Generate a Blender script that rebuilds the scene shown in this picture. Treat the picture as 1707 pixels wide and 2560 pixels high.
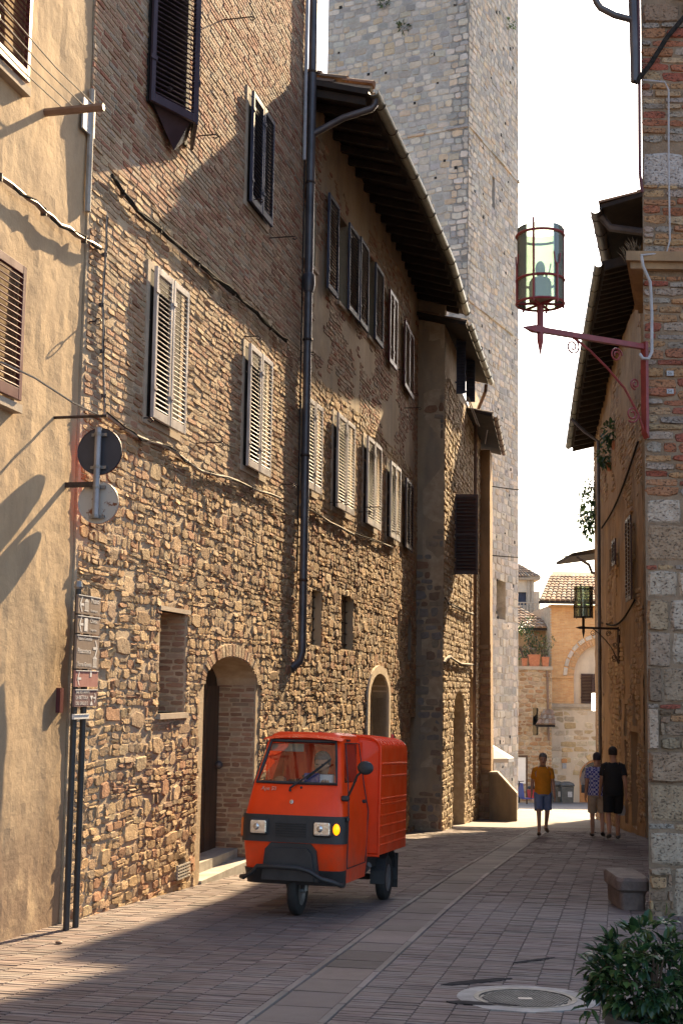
import bpy, bmesh, math, random
import numpy as np
from mathutils import Matrix, Vector, noise, Euler

rnd = random.Random(7)
R = math.radians
for o in list(bpy.data.objects):
    bpy.data.objects.remove(o)
scene = bpy.context.scene
col = scene.collection

# ------------------------------------------------------------------ camera
F, PX, PY = 3200.0, 853.5, 1379.0          # focal length and optical centre in photo pixels (1707 x 2560)
PITCH, ROLL, CAMH = R(6.0), 0.015, 1.62
fw = np.array([0, math.cos(PITCH), math.sin(PITCH)])
u0 = np.array([0, -math.sin(PITCH), math.cos(PITCH)])
r0 = np.array([1.0, 0, 0])
cr = r0*math.cos(ROLL)+u0*math.sin(ROLL)
cu = u0*math.cos(ROLL)-r0*math.sin(ROLL)
CAM = np.array([0, 0, CAMH])
cam = bpy.data.cameras.new('camera')
cam.sensor_width = 36.0
cam.sensor_fit = 'AUTO'
cam.lens = 36.0*F/2560.0
cam.shift_y = (PY-1280.0)/2560.0
cam.clip_end = 4000
camo = bpy.data.objects.new('camera', cam)
col.objects.link(camo)
camo.matrix_world = Matrix(((cr[0], cu[0], -fw[0], 0), (cr[1], cu[1], -fw[1], 0), (cr[2], cu[2], -fw[2], CAMH), (0, 0, 0, 1)))
scene.camera = camo

# ------------------------------------------------------------------ light
SUN_AZ, SUN_EL = R(24.0), R(34.2)          # azimuth from +Y towards +X
world = bpy.data.worlds.new('World')
scene.world = world
world.use_nodes = True
wn = world.node_tree.nodes
bg = wn['Background']
sky = wn.new('ShaderNodeTexSky')
sky.sky_type = 'NISHITA'
sky.sun_disc = False
sky.sun_elevation = SUN_EL
sky.sun_rotation = SUN_AZ
sky.air_density = 1.0
sky.dust_density = 2.5
sky.ozone_density = 1.0
world.node_tree.links.new(sky.outputs[0], bg.inputs[0])
bg.inputs[1].default_value = 0.10
sun = bpy.data.lights.new('sun', 'SUN')
sun.energy = 4.7
sun.angle = R(0.55)
sun.color = (1.0, 0.75, 0.45)
suno = bpy.data.objects.new('sun', sun)
col.objects.link(suno)
sd = Vector((math.sin(SUN_AZ)*math.cos(SUN_EL), math.cos(SUN_AZ)*math.cos(SUN_EL), math.sin(SUN_EL)))
suno.location = sd*80
suno.rotation_euler = sd.to_track_quat('Z', 'Y').to_euler()
scene.view_settings.view_transform = 'Standard'
scene.view_settings.look = 'None'
scene.view_settings.gamma = 1.0
scene.view_settings.use_curve_mapping = False
scene.view_settings.exposure = 2.05

# ------------------------------------------------------------------ helpers
GY = [-50, 13, 17, 26, 30, 36, 64, 80, 2500]
GZ = [2.25, -.585, -.80, -1.39, -1.67, -2.06, -3.88, -4.5, -30]
def gh(y): return float(np.interp(y, GY, GZ))
def ray(x, y): return fw*F+cr*(x-PX)+cu*(PY-y)
def proj(P):
    d = np.asarray(P, float)-CAM
    w = max(d@fw, .01)
    return PX+F*(d@cr)/w, PY-F*(d@cu)/w, w
def at(x, y, Y):
    """point seen at photo pixel (x, y) on the frontal plane at distance Y"""
    d = ray(x, y)
    return CAM+d/d[1]*Y
def ground(x, y):
    d = ray(x, y); lo, hi = 2.0, 95.0
    for _ in range(50):
        m = (lo+hi)/2; P = CAM+d/d[1]*m
        if P[2] > gh(m): lo = m
        else: hi = m
    return CAM+d/d[1]*lo

class Wall:
    """vertical plane: s along, z up, n outwards (to the right of the s direction)"""
    def __init__(s, x, y, phi):
        a = R(phi); s.phi = a
        s.o = np.array([x, y, 0.0])
        s.s = np.array([math.sin(a), math.cos(a), 0])
        s.n = np.array([math.cos(a), -math.sin(a), 0])
    def pt(s, a, z, n=0.0): return tuple(s.o+s.s*a+s.n*n+np.array([0, 0, z]))
    def hit(s, x, y, n=0.0):
        d = ray(x, y); t = ((s.o+s.n*n-CAM)@s.n)/(d@s.n); P = CAM+d*t
        return float((P-s.o)@s.s), float(P[2])
    def mat(s, a, z, n=0.0):
        p = s.pt(a, z, n)
        return Matrix(((s.s[0], -s.n[0], 0, p[0]), (s.s[1], -s.n[1], 0, p[1]), (0, 0, 1, p[2]), (0, 0, 0, 1)))
    # local frame: +x along s, -y outwards, +z up
    def rect(s, xl, yt, xr, yb, n=0.0):
        """s0, s1, z0, z1 of a feature from its photo pixels (left, top-left, right, bottom-left)"""
        a, z1 = s.hit(xl, yt, n); b, z0 = s.hit(xl, yb, n); c, _ = s.hit(xr, (yt+yb)/2, n)
        return (a+b)/2, c, z0, z1

class MB:
    def __init__(s): s.v = []; s.f = []; s.c = []; s.cc = None
    def add(s, vs, fs):
        k = len(s.v); s.v += [tuple(v) for v in vs]; s.f += [tuple(i+k for i in f) for f in fs]
        if s.cc is not None: s.c += [s.cc]*len(vs)
        return s
    def box(s, x0, x1, y0, y1, z0, z1, M=None):
        vs = [(x, y, z) for z in (z0, z1) for y in (y0, y1) for x in (x0, x1)]
        if M is not None: vs = [tuple(M @ Vector(v)) for v in vs]
        return s.add(vs, [(0, 2, 3, 1), (4, 5, 7, 6), (0, 1, 5, 4), (2, 6, 7, 3), (0, 4, 6, 2), (1, 3, 7, 5)])
    def wbox(s, W, a, b, z0, z1, n0, n1):
        vs = [W.pt(x, z, n) for z in (z0, z1) for n in (n0, n1) for x in (a, b)]
        return s.add(vs, [(0, 2, 3, 1), (4, 5, 7, 6), (0, 1, 5, 4), (2, 6, 7, 3), (0, 4, 6, 2), (1, 3, 7, 5)])
    def bev(s, x0, x1, y0, y1, z0, z1, b=.01, M=None):
        """chamfered box"""
        vs = []
        for x, sx in ((x0, 1), (x1, -1)):
            for y, sy in ((y0, 1), (y1, -1)):
                for z, sz in ((z0, 1), (z1, -1)):
                    vs += [(x, y+sy*b, z+sz*b), (x+sx*b, y, z+sz*b), (x+sx*b, y+sy*b, z)]
        bm = bmesh.new()
        for v in vs: bm.verts.new(v)
        bmesh.ops.convex_hull(bm, input=bm.verts)
        bm.verts.index_update()
        out = [tuple(M @ v.co) if M is not None else tuple(v.co) for v in bm.verts]
        s.add(out, [tuple(v.index for v in f.verts) for f in bm.faces]); bm.free()
        return s
    def tube(s, pts, r, n=8, cap=True, closed=False):
        pts = [Vector(p) for p in pts]; m = len(pts)
        rs = r if isinstance(r, (list, tuple)) else [r]*m
        T = []
        for i in range(m):
            if closed: t = pts[(i+1) % m]-pts[i-1]
            else: t = pts[min(i+1, m-1)]-pts[max(i-1, 0)]
            T.append(t.normalized() if t.length > 1e-9 else Vector((0, 0, 1)))
        ref = Vector((0, 0, 1)) if abs(T[0].z) < .9 else Vector((1, 0, 0))
        A = T[0].cross(ref).normalized(); vs = []
        for i in range(m):
            A = (A-T[i]*A.dot(T[i])).normalized(); B = T[i].cross(A)
            for k in range(n):
                q = 2*math.pi*k/n
                vs.append(tuple(pts[i]+(A*math.cos(q)+B*math.sin(q))*rs[i]))
        fs = []
        for i in range(m if closed else m-1):
            j = (i+1) % m
            for k in range(n):
                l = (k+1) % n
                fs.append((i*n+k, i*n+l, j*n+l, j*n+k))
        if cap and not closed:
            fs.append(tuple(range(n-1, -1, -1))); fs.append(tuple((m-1)*n+k for k in range(n)))
        return s.add(vs, fs)
    def lathe(s, prof, n=20, M=None, cap=True):
        vs = []; m = len(prof)
        for r, z in prof:
            for k in range(n):
                q = 2*math.pi*k/n; v = Vector((r*math.cos(q), r*math.sin(q), z))
                vs.append(tuple(M @ v) if M is not None else tuple(v))
        fs = [(i*n+k, i*n+(k+1) % n, (i+1)*n+(k+1) % n, (i+1)*n+k) for i in range(m-1) for k in range(n)]
        if cap: fs += [tuple(range(n-1, -1, -1)), tuple((m-1)*n+k for k in range(n))]
        return s.add(vs, fs)
    def loft(s, rings, closed=True, cap=True, skip=None):
        n = len(rings[0]); vs = [p for r in rings for p in r]; fs = []
        for i in range(len(rings)-1):
            for k in range(n if closed else n-1):
                if skip and skip(i, k): continue
                l = (k+1) % n
                fs.append((i*n+k, i*n+l, (i+1)*n+l, (i+1)*n+k))
        if cap: fs += [tuple(range(n-1, -1, -1)), tuple((len(rings)-1)*n+k for k in range(n))]
        return s.add(vs, fs)
    def prism(s, poly, y0, y1, M=None):
        """polygon in x,z extruded along y"""
        n = len(poly); vs = [(x, y0, z) for x, z in poly]+[(x, y1, z) for x, z in poly]
        if M is not None: vs = [tuple(M @ Vector(v)) for v in vs]
        fs = [tuple(range(n)), tuple(range(2*n-1, n-1, -1))]+[(k, k+n, (k+1) % n+n, (k+1) % n) for k in range(n)]
        return s.add(vs, fs)
    def ellipsoid(s, c, r, n=14, m=9, M=None):
        c = Vector(c); vs = []; fs = []
        for i in range(m+1):
            t = math.pi*i/m
            for k in range(n):
                q = 2*math.pi*k/n
                v = Vector((r[0]*math.sin(t)*math.cos(q), r[1]*math.sin(t)*math.sin(q), r[2]*math.cos(t)))
                if M is not None: v = M @ v
                vs.append(tuple(c+v))
        for i in range(m):
            for k in range(n): fs.append((i*n+k, (i+1)*n+k, (i+1)*n+(k+1) % n, i*n+(k+1) % n))
        return s.add(vs, fs)
    def build(s, name, mat, parent=None, smooth=False, local=False, kind=None, loc=None):
        me = bpy.data.meshes.new(name)
        off = Vector((0, 0, 0))
        if not local:
            if parent is not None: off = worldloc(parent)
            elif loc is not None: off = Vector(loc)
        if off.length > 0: vs = [(v[0]-off[0], v[1]-off[1], v[2]-off[2]) for v in s.v]
        else: vs = s.v
        me.from_pydata(vs, [], s.f)
        if s.c and len(s.c) == len(s.v):
            a = me.attributes.new('col', 'FLOAT_COLOR', 'POINT')
            a.data.foreach_set('color', np.array([(c[0], c[1], c[2], 1) for c in s.c], dtype=np.float32).ravel())
        if smooth:
            me.polygons.foreach_set('use_smooth', [True]*len(me.polygons))
            try: me.set_sharp_from_angle(angle=R(38))
            except Exception: pass
        me.materials.append(mat)
        me.validate()
        o = bpy.data.objects.new(name, me); col.objects.link(o)
        if parent is not None: o.parent = parent
        elif loc is not None: o.location = loc
        if kind: o['kind'] = kind
        return o

def worldloc(o):
    v = Vector((0, 0, 0))
    while o is not None:
        v += o.location; o = o.parent
    return v
def thing(name, label, cat, loc=(0, 0, 0), rz=0.0, group=None):
    o = bpy.data.objects.new(name, None); col.objects.link(o)
    o.empty_display_size = .2; o.location = loc; o.rotation_euler = (0, 0, rz)
    return tag(o, label, cat, group)
def tag(o, label, cat, group=None):
    o['label'] = label; o['category'] = cat
    if group: o['group'] = group
    return o
def place(o, parent, M):
    """o under an unrotated parent, at world matrix M"""
    o.parent = parent
    o.matrix_basis = Matrix.Translation(-worldloc(parent)) @ M
    return o
def inst(mesh, name, parent, M):
    o = bpy.data.objects.new(name, mesh); col.objects.link(o); o.parent = parent; o.matrix_basis = M
    return o
def text_mb(txt, size, M, ext=.001, align='LEFT'):
    cu_ = bpy.data.curves.new('lettering', 'FONT'); cu_.body = txt; cu_.size = size; cu_.extrude = ext
    cu_.align_x = align; cu_.resolution_u = 2
    o = bpy.data.objects.new('lettering', cu_); col.objects.link(o)
    bpy.context.view_layer.update()
    me = o.to_mesh(); mb = MB()
    mb.add([tuple(M @ v.co) for v in me.vertices], [tuple(p.vertices) for p in me.polygons])
    o.to_mesh_clear(); bpy.data.objects.remove(o); bpy.data.curves.remove(cu_)
    return mb

# ------------------------------------------------------------------ materials
def nd(nt, t, **kw):
    n = nt.nodes.new(t)
    for k, v in kw.items(): setattr(n, k, v)
    return n
def base(name, rough=.8, metal=0.0, spec=.5):
    m = bpy.data.materials.new(name); m.use_nodes = True
    b = m.node_tree.nodes['Principled BSDF']
    b.inputs['Roughness'].default_value = rough; b.inputs['Metallic'].default_value = metal
    b.inputs['Specular IOR Level'].default_value = spec
    return m, m.node_tree, b
def noise_n(nt, scale, detail=4, rough=.6, obj=False, vec=None, stretch=None):
    n = nd(nt, 'ShaderNodeTexNoise'); n.inputs['Scale'].default_value = scale
    n.inputs['Detail'].default_value = detail; n.inputs['Roughness'].default_value = rough
    if vec is None:
        if obj: vec = nd(nt, 'ShaderNodeTexCoord').outputs['Object']
        else: vec = nd(nt, 'ShaderNodeNewGeometry').outputs['Position']
    if stretch:
        mp = nd(nt, 'ShaderNodeMapping'); mp.inputs['Scale'].default_value = stretch
        nt.links.new(vec, mp.inputs['Vector']); vec = mp.outputs[0]
    nt.links.new(vec, n.inputs['Vector'])
    return n.outputs['Fac']
def ramp(nt, fac, stops):
    r = nd(nt, 'ShaderNodeValToRGB'); e = r.color_ramp.elements
    while len(e) < len(stops): e.new(.5)
    for k, (p, c) in enumerate(stops):
        e[k].position = p; e[k].color = (c[0], c[1], c[2], 1) if not isinstance(c, (int, float)) else (c, c, c, 1)
    nt.links.new(fac, r.inputs[0]); return r.outputs[0]
def mixc(nt, fac, a, b, mode='MIX'):
    m = nd(nt, 'ShaderNodeMix', data_type='RGBA', blend_type=mode)
    for sock, v in ((m.inputs[0], fac), (m.inputs[6], a), (m.inputs[7], b)):
        if isinstance(v, (int, float)): sock.default_value = v
        elif isinstance(v, tuple): sock.default_value = (*v, 1)
        else: nt.links.new(v, sock)
    return m.outputs[2]
def bump(nt, b, h, strength=.4, dist=.01, prev=None):
    n = nd(nt, 'ShaderNodeBump'); n.inputs['Strength'].default_value = strength; n.inputs['Distance'].default_value = dist
    nt.links.new(h, n.inputs['Height'])
    if prev is not None: nt.links.new(prev, n.inputs['Normal'])
    nt.links.new(n.outputs[0], b.inputs['Normal']); return n.outputs[0]
def pmat(name, c1, c2, scale=6, rough=.8, bs=60, bst=.3, bd=.004, metal=0.0, spec=.5, obj=False, lo=.35, hi=.65, stretch=None, rvar=0):
    m, nt, b = base(name, rough, metal, spec)
    f = noise_n(nt, scale, 5, .65, obj, stretch=stretch)
    nt.links.new(ramp(nt, f, [(lo, c1), (hi, c2)]), b.inputs['Base Color'])
    if rvar:
        r = ramp(nt, f, [(lo, rough-rvar), (hi, rough+rvar)]); nt.links.new(r, b.inputs['Roughness'])
    if bst: bump(nt, b, noise_n(nt, bs, 4, .6, obj), bst, bd)
    return m
def masonry_mat(name, tint=(1, 1, 1), bs=55, bst=.6, bd=.008, var=.35, dirt=(.16, .12, .09), rough=.92, pits=False, wear=0):
    m, nt, b = base(name, rough, 0, .25)
    a = nd(nt, 'ShaderNodeAttribute'); a.attribute_name = 'col'
    n1 = noise_n(nt, 9, 6, .7); n2 = noise_n(nt, 1.1, 4, .6)
    c = mixc(nt, 1.0, a.outputs['Color'], tint, 'MULTIPLY')
    c = mixc(nt, ramp(nt, n1, [(.3, 0.0), (.75, var*1.6)]), c, mixc(nt, 1.0, c, (.48, .43, .38), 'MULTIPLY'))
    c = mixc(nt, ramp(nt, n2, [(.45, 0.0), (.75, .42)]), c, dirt)
    c = mixc(nt, ramp(nt, noise_n(nt, .42, 5, .65), [(.45, 0.0), (.7, wear)]), c, (.27, .235, .215)) if wear else c
    p = None
    if pits:
        pf = noise_n(nt, 34, 3, .55, stretch=(1, 1, 1.6)); c = mixc(nt, ramp(nt, pf, [(.34, .8), (.42, 0.0)]), c, (.09, .065, .05))
        p = bump(nt, b, ramp(nt, pf, [(.32, 0.0), (.46, 1.0)]), .9, .012)
    nt.links.new(c, b.inputs['Base Color'])
    p = bump(nt, b, noise_n(nt, bs*.33, 3, .6), bst*.8, bd*2, p)
    bump(nt, b, noise_n(nt, bs, 5, .7), bst, bd, p)
    return m
def glass_mat(name, tint=(.8, .9, .85), refl=.12, rough=.02, opac=0.0, ocol=(.05, .05, .05)):
    m = bpy.data.materials.new(name); m.use_nodes = True; nt = m.node_tree
    nt.nodes.remove(nt.nodes['Principled BSDF']); out = nt.nodes['Material Output']
    tr = nd(nt, 'ShaderNodeBsdfTransparent'); tr.inputs[0].default_value = (*tint, 1)
    gl = nd(nt, 'ShaderNodeBsdfGlossy'); gl.inputs['Roughness'].default_value = rough
    fr = nd(nt, 'ShaderNodeFresnel'); fr.inputs[0].default_value = 1.5
    ad = nd(nt, 'ShaderNodeMath', operation='ADD'); ad.inputs[1].default_value = refl; ad.use_clamp = True
    nt.links.new(fr.outputs[0], ad.inputs[0])
    mx = nd(nt, 'ShaderNodeMixShader'); nt.links.new(ad.outputs[0], mx.inputs[0])
    src = tr.outputs[0]
    if opac:
        df = nd(nt, 'ShaderNodeBsdfDiffuse'); df.inputs[0].default_value = (*ocol, 1)
        m2 = nd(nt, 'ShaderNodeMixShader'); m2.inputs[0].default_value = opac
        nt.links.new(tr.outputs[0], m2.inputs[1]); nt.links.new(df.outputs[0], m2.inputs[2]); src = m2.outputs[0]
    nt.links.new(src, mx.inputs[1]); nt.links.new(gl.outputs[0], mx.inputs[2]); nt.links.new(mx.outputs[0], out.inputs[0])
    return m

M = {}
M['brick'] = masonry_mat('brick', bst=.5, bd=.006)
M['rubble'] = masonry_mat('rubble', bst=.9, bd=.012, var=.45)
M['ashlar'] = masonry_mat('ashlar', bst=.6, bd=.01, var=.35, dirt=(.17, .165, .15))
M['paver'] = masonry_mat('paver', bs=70, bst=.3, bd=.003, var=.3, dirt=(.10, .08, .072), rough=.72, wear=.4)
M['mortar'] = pmat('mortar', (.36, .27, .18), (.50, .40, .28), 5, .95, 50, .8, .012, spec=.2)
M['mortar_grey'] = pmat('mortar_grey', (.28, .26, .23), (.42, .40, .36), 4, .95, 50, .7, .01, spec=.2)
M['mortar_dark'] = pmat('mortar_dark', (.19, .135, .09), (.30, .22, .15), 5, .95, 40, .9, .015, spec=.2)
M['joint'] = pmat('joint', (.06, .05, .046), (.11, .095, .088), 9, .95, 60, .5, .004, spec=.2)
M['wood'] = pmat('wood', (.045, .026, .016), (.10, .058, .034), 7, .7, 90, .4, .004, stretch=(1, 1, .12))
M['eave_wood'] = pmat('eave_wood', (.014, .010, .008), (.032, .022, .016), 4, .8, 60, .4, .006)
M['gutter'] = pmat('gutter', (.17, .185, .165), (.26, .27, .24), 3, .45, 30, .15, .003, metal=.35)
M['pipe'] = pmat('pipe', (.055, .05, .055), (.10, .092, .095), 3, .4, 30, .15, .003, metal=.25)
M['pipe_brown'] = pmat('pipe_brown', (.13, .075, .05), (.2, .12, .08), 4, .5, 30, .2, .003)
M['iron'] = pmat('iron', (.03, .022, .018), (.07, .045, .035), 20, .6, 80, .3, .002, metal=.4)
M['cable'] = pmat('cable', (.12, .105, .09), (.3, .27, .23), 30, .6, 90, .2, .002)
M['cable_dark'] = pmat('cable_dark', (.015, .015, .015), (.04, .036, .033), 30, .95, 90, .2, .002, spec=.05)
M['rope'] = pmat('rope', (.22, .185, .14), (.36, .31, .25), 30, .9, 120, .4, .003)
def shutter_mat(name, c, rough=.42):
    c2 = tuple(min(1, x*1.7) for x in c)
    return pmat(name, c, c2, 5, rough, 80, .15, .002, stretch=(1, 1, .3), rvar=.08, spec=.35)
M['sh_sunlit_grey'] = shutter_mat('shutter_sunlit_grey', (.30, .27, .245), .38)  # the dark shutters in sun: grazing glare put into a paler colour
M['sh_shade_navy'] = shutter_mat('shutter_shade_navy', (.034, .038, .060), .65)  # the dark shutters out of the sun: blue shade put into the colour
M['sh_plum'] = shutter_mat('shutter_plum', (.032, .022, .032), .36)
M['sh_red'] = shutter_mat('shutter_oxblood', (.075, .022, .024), .42)
M['sh_brown'] = shutter_mat('shutter_dark_brown', (.045, .022, .018), .45)
M['dark'] = pmat('deep_shade_black', (.008, .007, .006), (.016, .013, .011), 3, .9, 30, 0)  # near-black: the shade inside windows, holes and slots as colour; also eyes
M['glass_dark'] = pmat('window_glass', (.012, .014, .016), (.03, .032, .035), 2, .08, 10, .03, .002, spec=.7)
M['tile'] = masonry_mat('roof_tile', bs=40, bst=.5, bd=.006, var=.5, dirt=(.13, .10, .075))
M['red_iron'] = pmat('red_painted_iron', (.15, .018, .020), (.23, .030, .032), 8, .42, 70, .25, .002)
M['white_pipe'] = pmat('pale_conduit', (.30, .30, .31), (.40, .40, .41), 10, .5, 40, .1, .002)
M['terracotta'] = pmat('terracotta', (.38, .13, .06), (.48, .19, .09), 8, .8, 60, .3, .004)
M['kstone'] = masonry_mat('pitted_stone', bs=24, bst=1.0, bd=.02, var=.5, pits=True)
M['leaf'] = None

# ------------------------------------------------------------------ masonry generators
def pick(pal, w=.12):
    c = pal[rnd.randrange(len(pal))]; k = 1+rnd.uniform(-w, w)
    return (c[0]*k*(1+rnd.uniform(-.04, .04)), c[1]*k, c[2]*k*(1+rnd.uniform(-.04, .04)))
def hole_span(h, z):
    """s-interval a hole takes at height z, or None"""
    if z < h['z0'] or z > h['z1']: return None
    a, b = h['s0'], h['s1']
    if h.get('arch') is not None and z > h['arch']:
        k = (z-h['arch'])/(h['z1']-h['arch']); hw = (b-a)/2*math.sqrt(max(0, 1-k*k)); c = (a+b)/2
        return c-hw, c+hw
    return a, b
def free_spans(s0, s1, z, holes):
    sp = [(s0, s1)]
    for h in holes:
        q = hole_span(h, z)
        if q is None: continue
        out = []
        for a, b in sp:
            if q[1] <= a or q[0] >= b: out.append((a, b)); continue
            if q[0] > a: out.append((a, q[0]))
            if q[1] < b: out.append((q[1], b))
        sp = out
    return sp
WARP = [0.0]
class Warped:
    """wall whose courses wander up and down"""
    def __init__(s, W, amp): s.W, s.amp = W, amp
    def pt(s, a, z, n=0.0):
        v = Vector((a*1.3+s.W.o[0], z*.9, s.W.o[1]))
        return s.W.pt(a+.35*s.amp*noise.noise(v*1.7), z+s.amp*noise.noise(v)+.45*s.amp*noise.noise(v*3.1), n)
def stone(W, a, b, z0, z1, d, pal, rough=True, jit=.18, n0=-.006, w=.12):
    """one bevelled, uneven stone proud of the joint: verts, faces, colour"""
    L, H = b-a, z1-z0; e = min(L, H); bv = e*(.09 if rough else .14)
    j = lambda k: rnd.uniform(-k, k)
    D = d*rnd.uniform(.2, 1.2)
    if rough:
        c = e*jit
        ring = [(a+abs(j(c)), z0+abs(j(c))), ((a+b)/2+j(L*.15), z0+j(c)*.4), (b-abs(j(c)), z0+abs(j(c))), (b+j(c)*.4, (z0+z1)/2+j(H*.15)),
                (b-abs(j(c)), z1-abs(j(c))), ((a+b)/2+j(L*.15), z1+j(c)*.4), (a+abs(j(c)), z1-abs(j(c))), (a+j(c)*.4, (z0+z1)/2+j(H*.15))]
        cs, cz = (a+b)/2, (z0+z1)/2
        tilt_s, tilt_z = j(.8)*D/L, j(.8)*D/H
        vs = [W.pt(p, q, n0) for p, q in ring]
        fr = []
        for p, q in ring:
            p2 = p+(cs-p)*min(.45, bv/L*2); q2 = q+(cz-q)*min(.45, bv/H*2)
            fr.append((p2, q2, max(.001, D*rnd.uniform(.78, 1.0)+tilt_s*(p2-cs)+tilt_z*(q2-cz))))
        vs += [W.pt(*p) for p in fr]+[W.pt(cs+j(L*.12), cz+j(H*.12), D*rnd.uniform(.85, 1.02))]
        fs = [(k, (k+1) % 8, (k+1) % 8+8, k+8) for k in range(8)]+[(k+8, (k+1) % 8+8, 16) for k in range(8)]
    else:
        c = e*jit*.5
        ring = [(a+j(c), z0+j(c)), (b+j(c), z0+j(c)), (b+j(c), z1+j(c)), (a+j(c), z1+j(c))]
        vs = [W.pt(p, q, n0) for p, q in ring]
        cs, cz = (a+b)/2, (z0+z1)/2
        vs += [W.pt(p+(cs-p)*bv/L*2, q+(cz-q)*bv/H*2, D*rnd.uniform(.75, 1.1)) for p, q in ring]
        fs = [(k, (k+1) % 4, (k+1) % 4+4, k+4) for k in range(4)]+[(4, 5, 6, 7)]
    return (vs, fs, pick(pal, w), L, H)
def masonry(W, s0, s1, z0, z1, ch, ln, d, gap, pal, holes=(), rough=True, jit=.18, w=.12, n0=-.006, miss=0.0, warp=0.0, split=0.0, mask=None):
    out = []; z = z0
    if warp: W = Warped(W, warp)
    while z < z1-ch[0]*.4:
        h = min(rnd.uniform(*ch), z1-z)
        zm = z+h/2
        for a, b in free_spans(s0, s1, zm, holes):
            s = a-rnd.uniform(0, ln[0]*.7)
            while s < b-.01:
                l = rnd.uniform(*ln); x0, x1 = max(s, a), min(s+l, b)
                if x1-x0 > gap*2.2 and rnd.random() >= miss and (mask is None or mask((x0+x1)/2, zm)):
                    dz = rnd.uniform(-.12, .12)*h if rough else 0
                    if split and rnd.random() < split:           # two thin stones in place of one
                        m_ = z+h*rnd.uniform(.35, .65)
                        out.append(stone(W, x0+gap/2, x1-gap/2, z+gap/2, m_-gap/2, d, pal, rough, jit, n0, w))
                        out.append(stone(W, x0+gap/2, x1-gap/2, m_+gap/2, z+h-gap/2, d, pal, rough, jit, n0, w))
                    else: out.append(stone(W, x0+gap/2, x1-gap/2, z+gap/2+dz, z+h-gap/2+dz, d, pal, rough, jit, n0, w))
                s += l
        z += h
    return out
def big_stones(W, n, s0, s1, z0, z1, holes, d, pal, sl=(.22, .42), sh=(.14, .24)):
    """scattered larger blocks; returns the stones and the gaps they need"""
    out, hs = [], []
    for _ in range(n*6):
        if len(hs) >= n: break
        l, h = rnd.uniform(*sl), rnd.uniform(*sh); a, z = rnd.uniform(s0+.05, s1-l-.05), rnd.uniform(z0, z1-h)
        if any(a < q['s1']+.05 and a+l > q['s0']-.05 and z < q['z1']+.05 and z+h > q['z0']-.05 for q in list(holes)+hs): continue
        hs.append(dict(s0=a, s1=a+l, z0=z, z1=z+h)); out.append(stone(W, a+.006, a+l-.006, z+.006, z+h-.006, d, pal, True, .24, w=.2))
    return out, hs
def emit(stones, parent, mat, piece, rest, nmax=300, minpx=9.0):
    """the pieces that show largest become parts of their own; the others one joined part"""
    sc = []
    for i, (vs, fs, c, L, H) in enumerate(stones):
        m = np.mean(np.array(vs), axis=0); x, y, w = proj(m)
        p = np.array([proj(v)[:2] for v in (vs[0], vs[len(fs[0])-2 if len(vs) < 12 else 4])])
        wpx = abs(p[0][0]-p[1][0]); hpx = abs(p[0][1]-p[1][1])
        ok = -10 < x < 1717 and -10 < y < 2570 and w > 1 and max(wpx, hpx) >= minpx
        sc.append((wpx*hpx if ok else -1, i))
    sc.sort(reverse=True)
    own = {i for a, i in sc[:nmax] if a > 0}
    rest_mb = MB()
    for i, (vs, fs, c, L, H) in enumerate(stones):
        if i in own:
            mb = MB(); mb.cc = c; mb.add(vs, fs); mb.build(piece, mat, parent)
        else:
            rest_mb.cc = c; rest_mb.add(vs, fs)
    if rest_mb.v: rest_mb.build(rest, mat, parent, kind='stuff')
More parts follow.
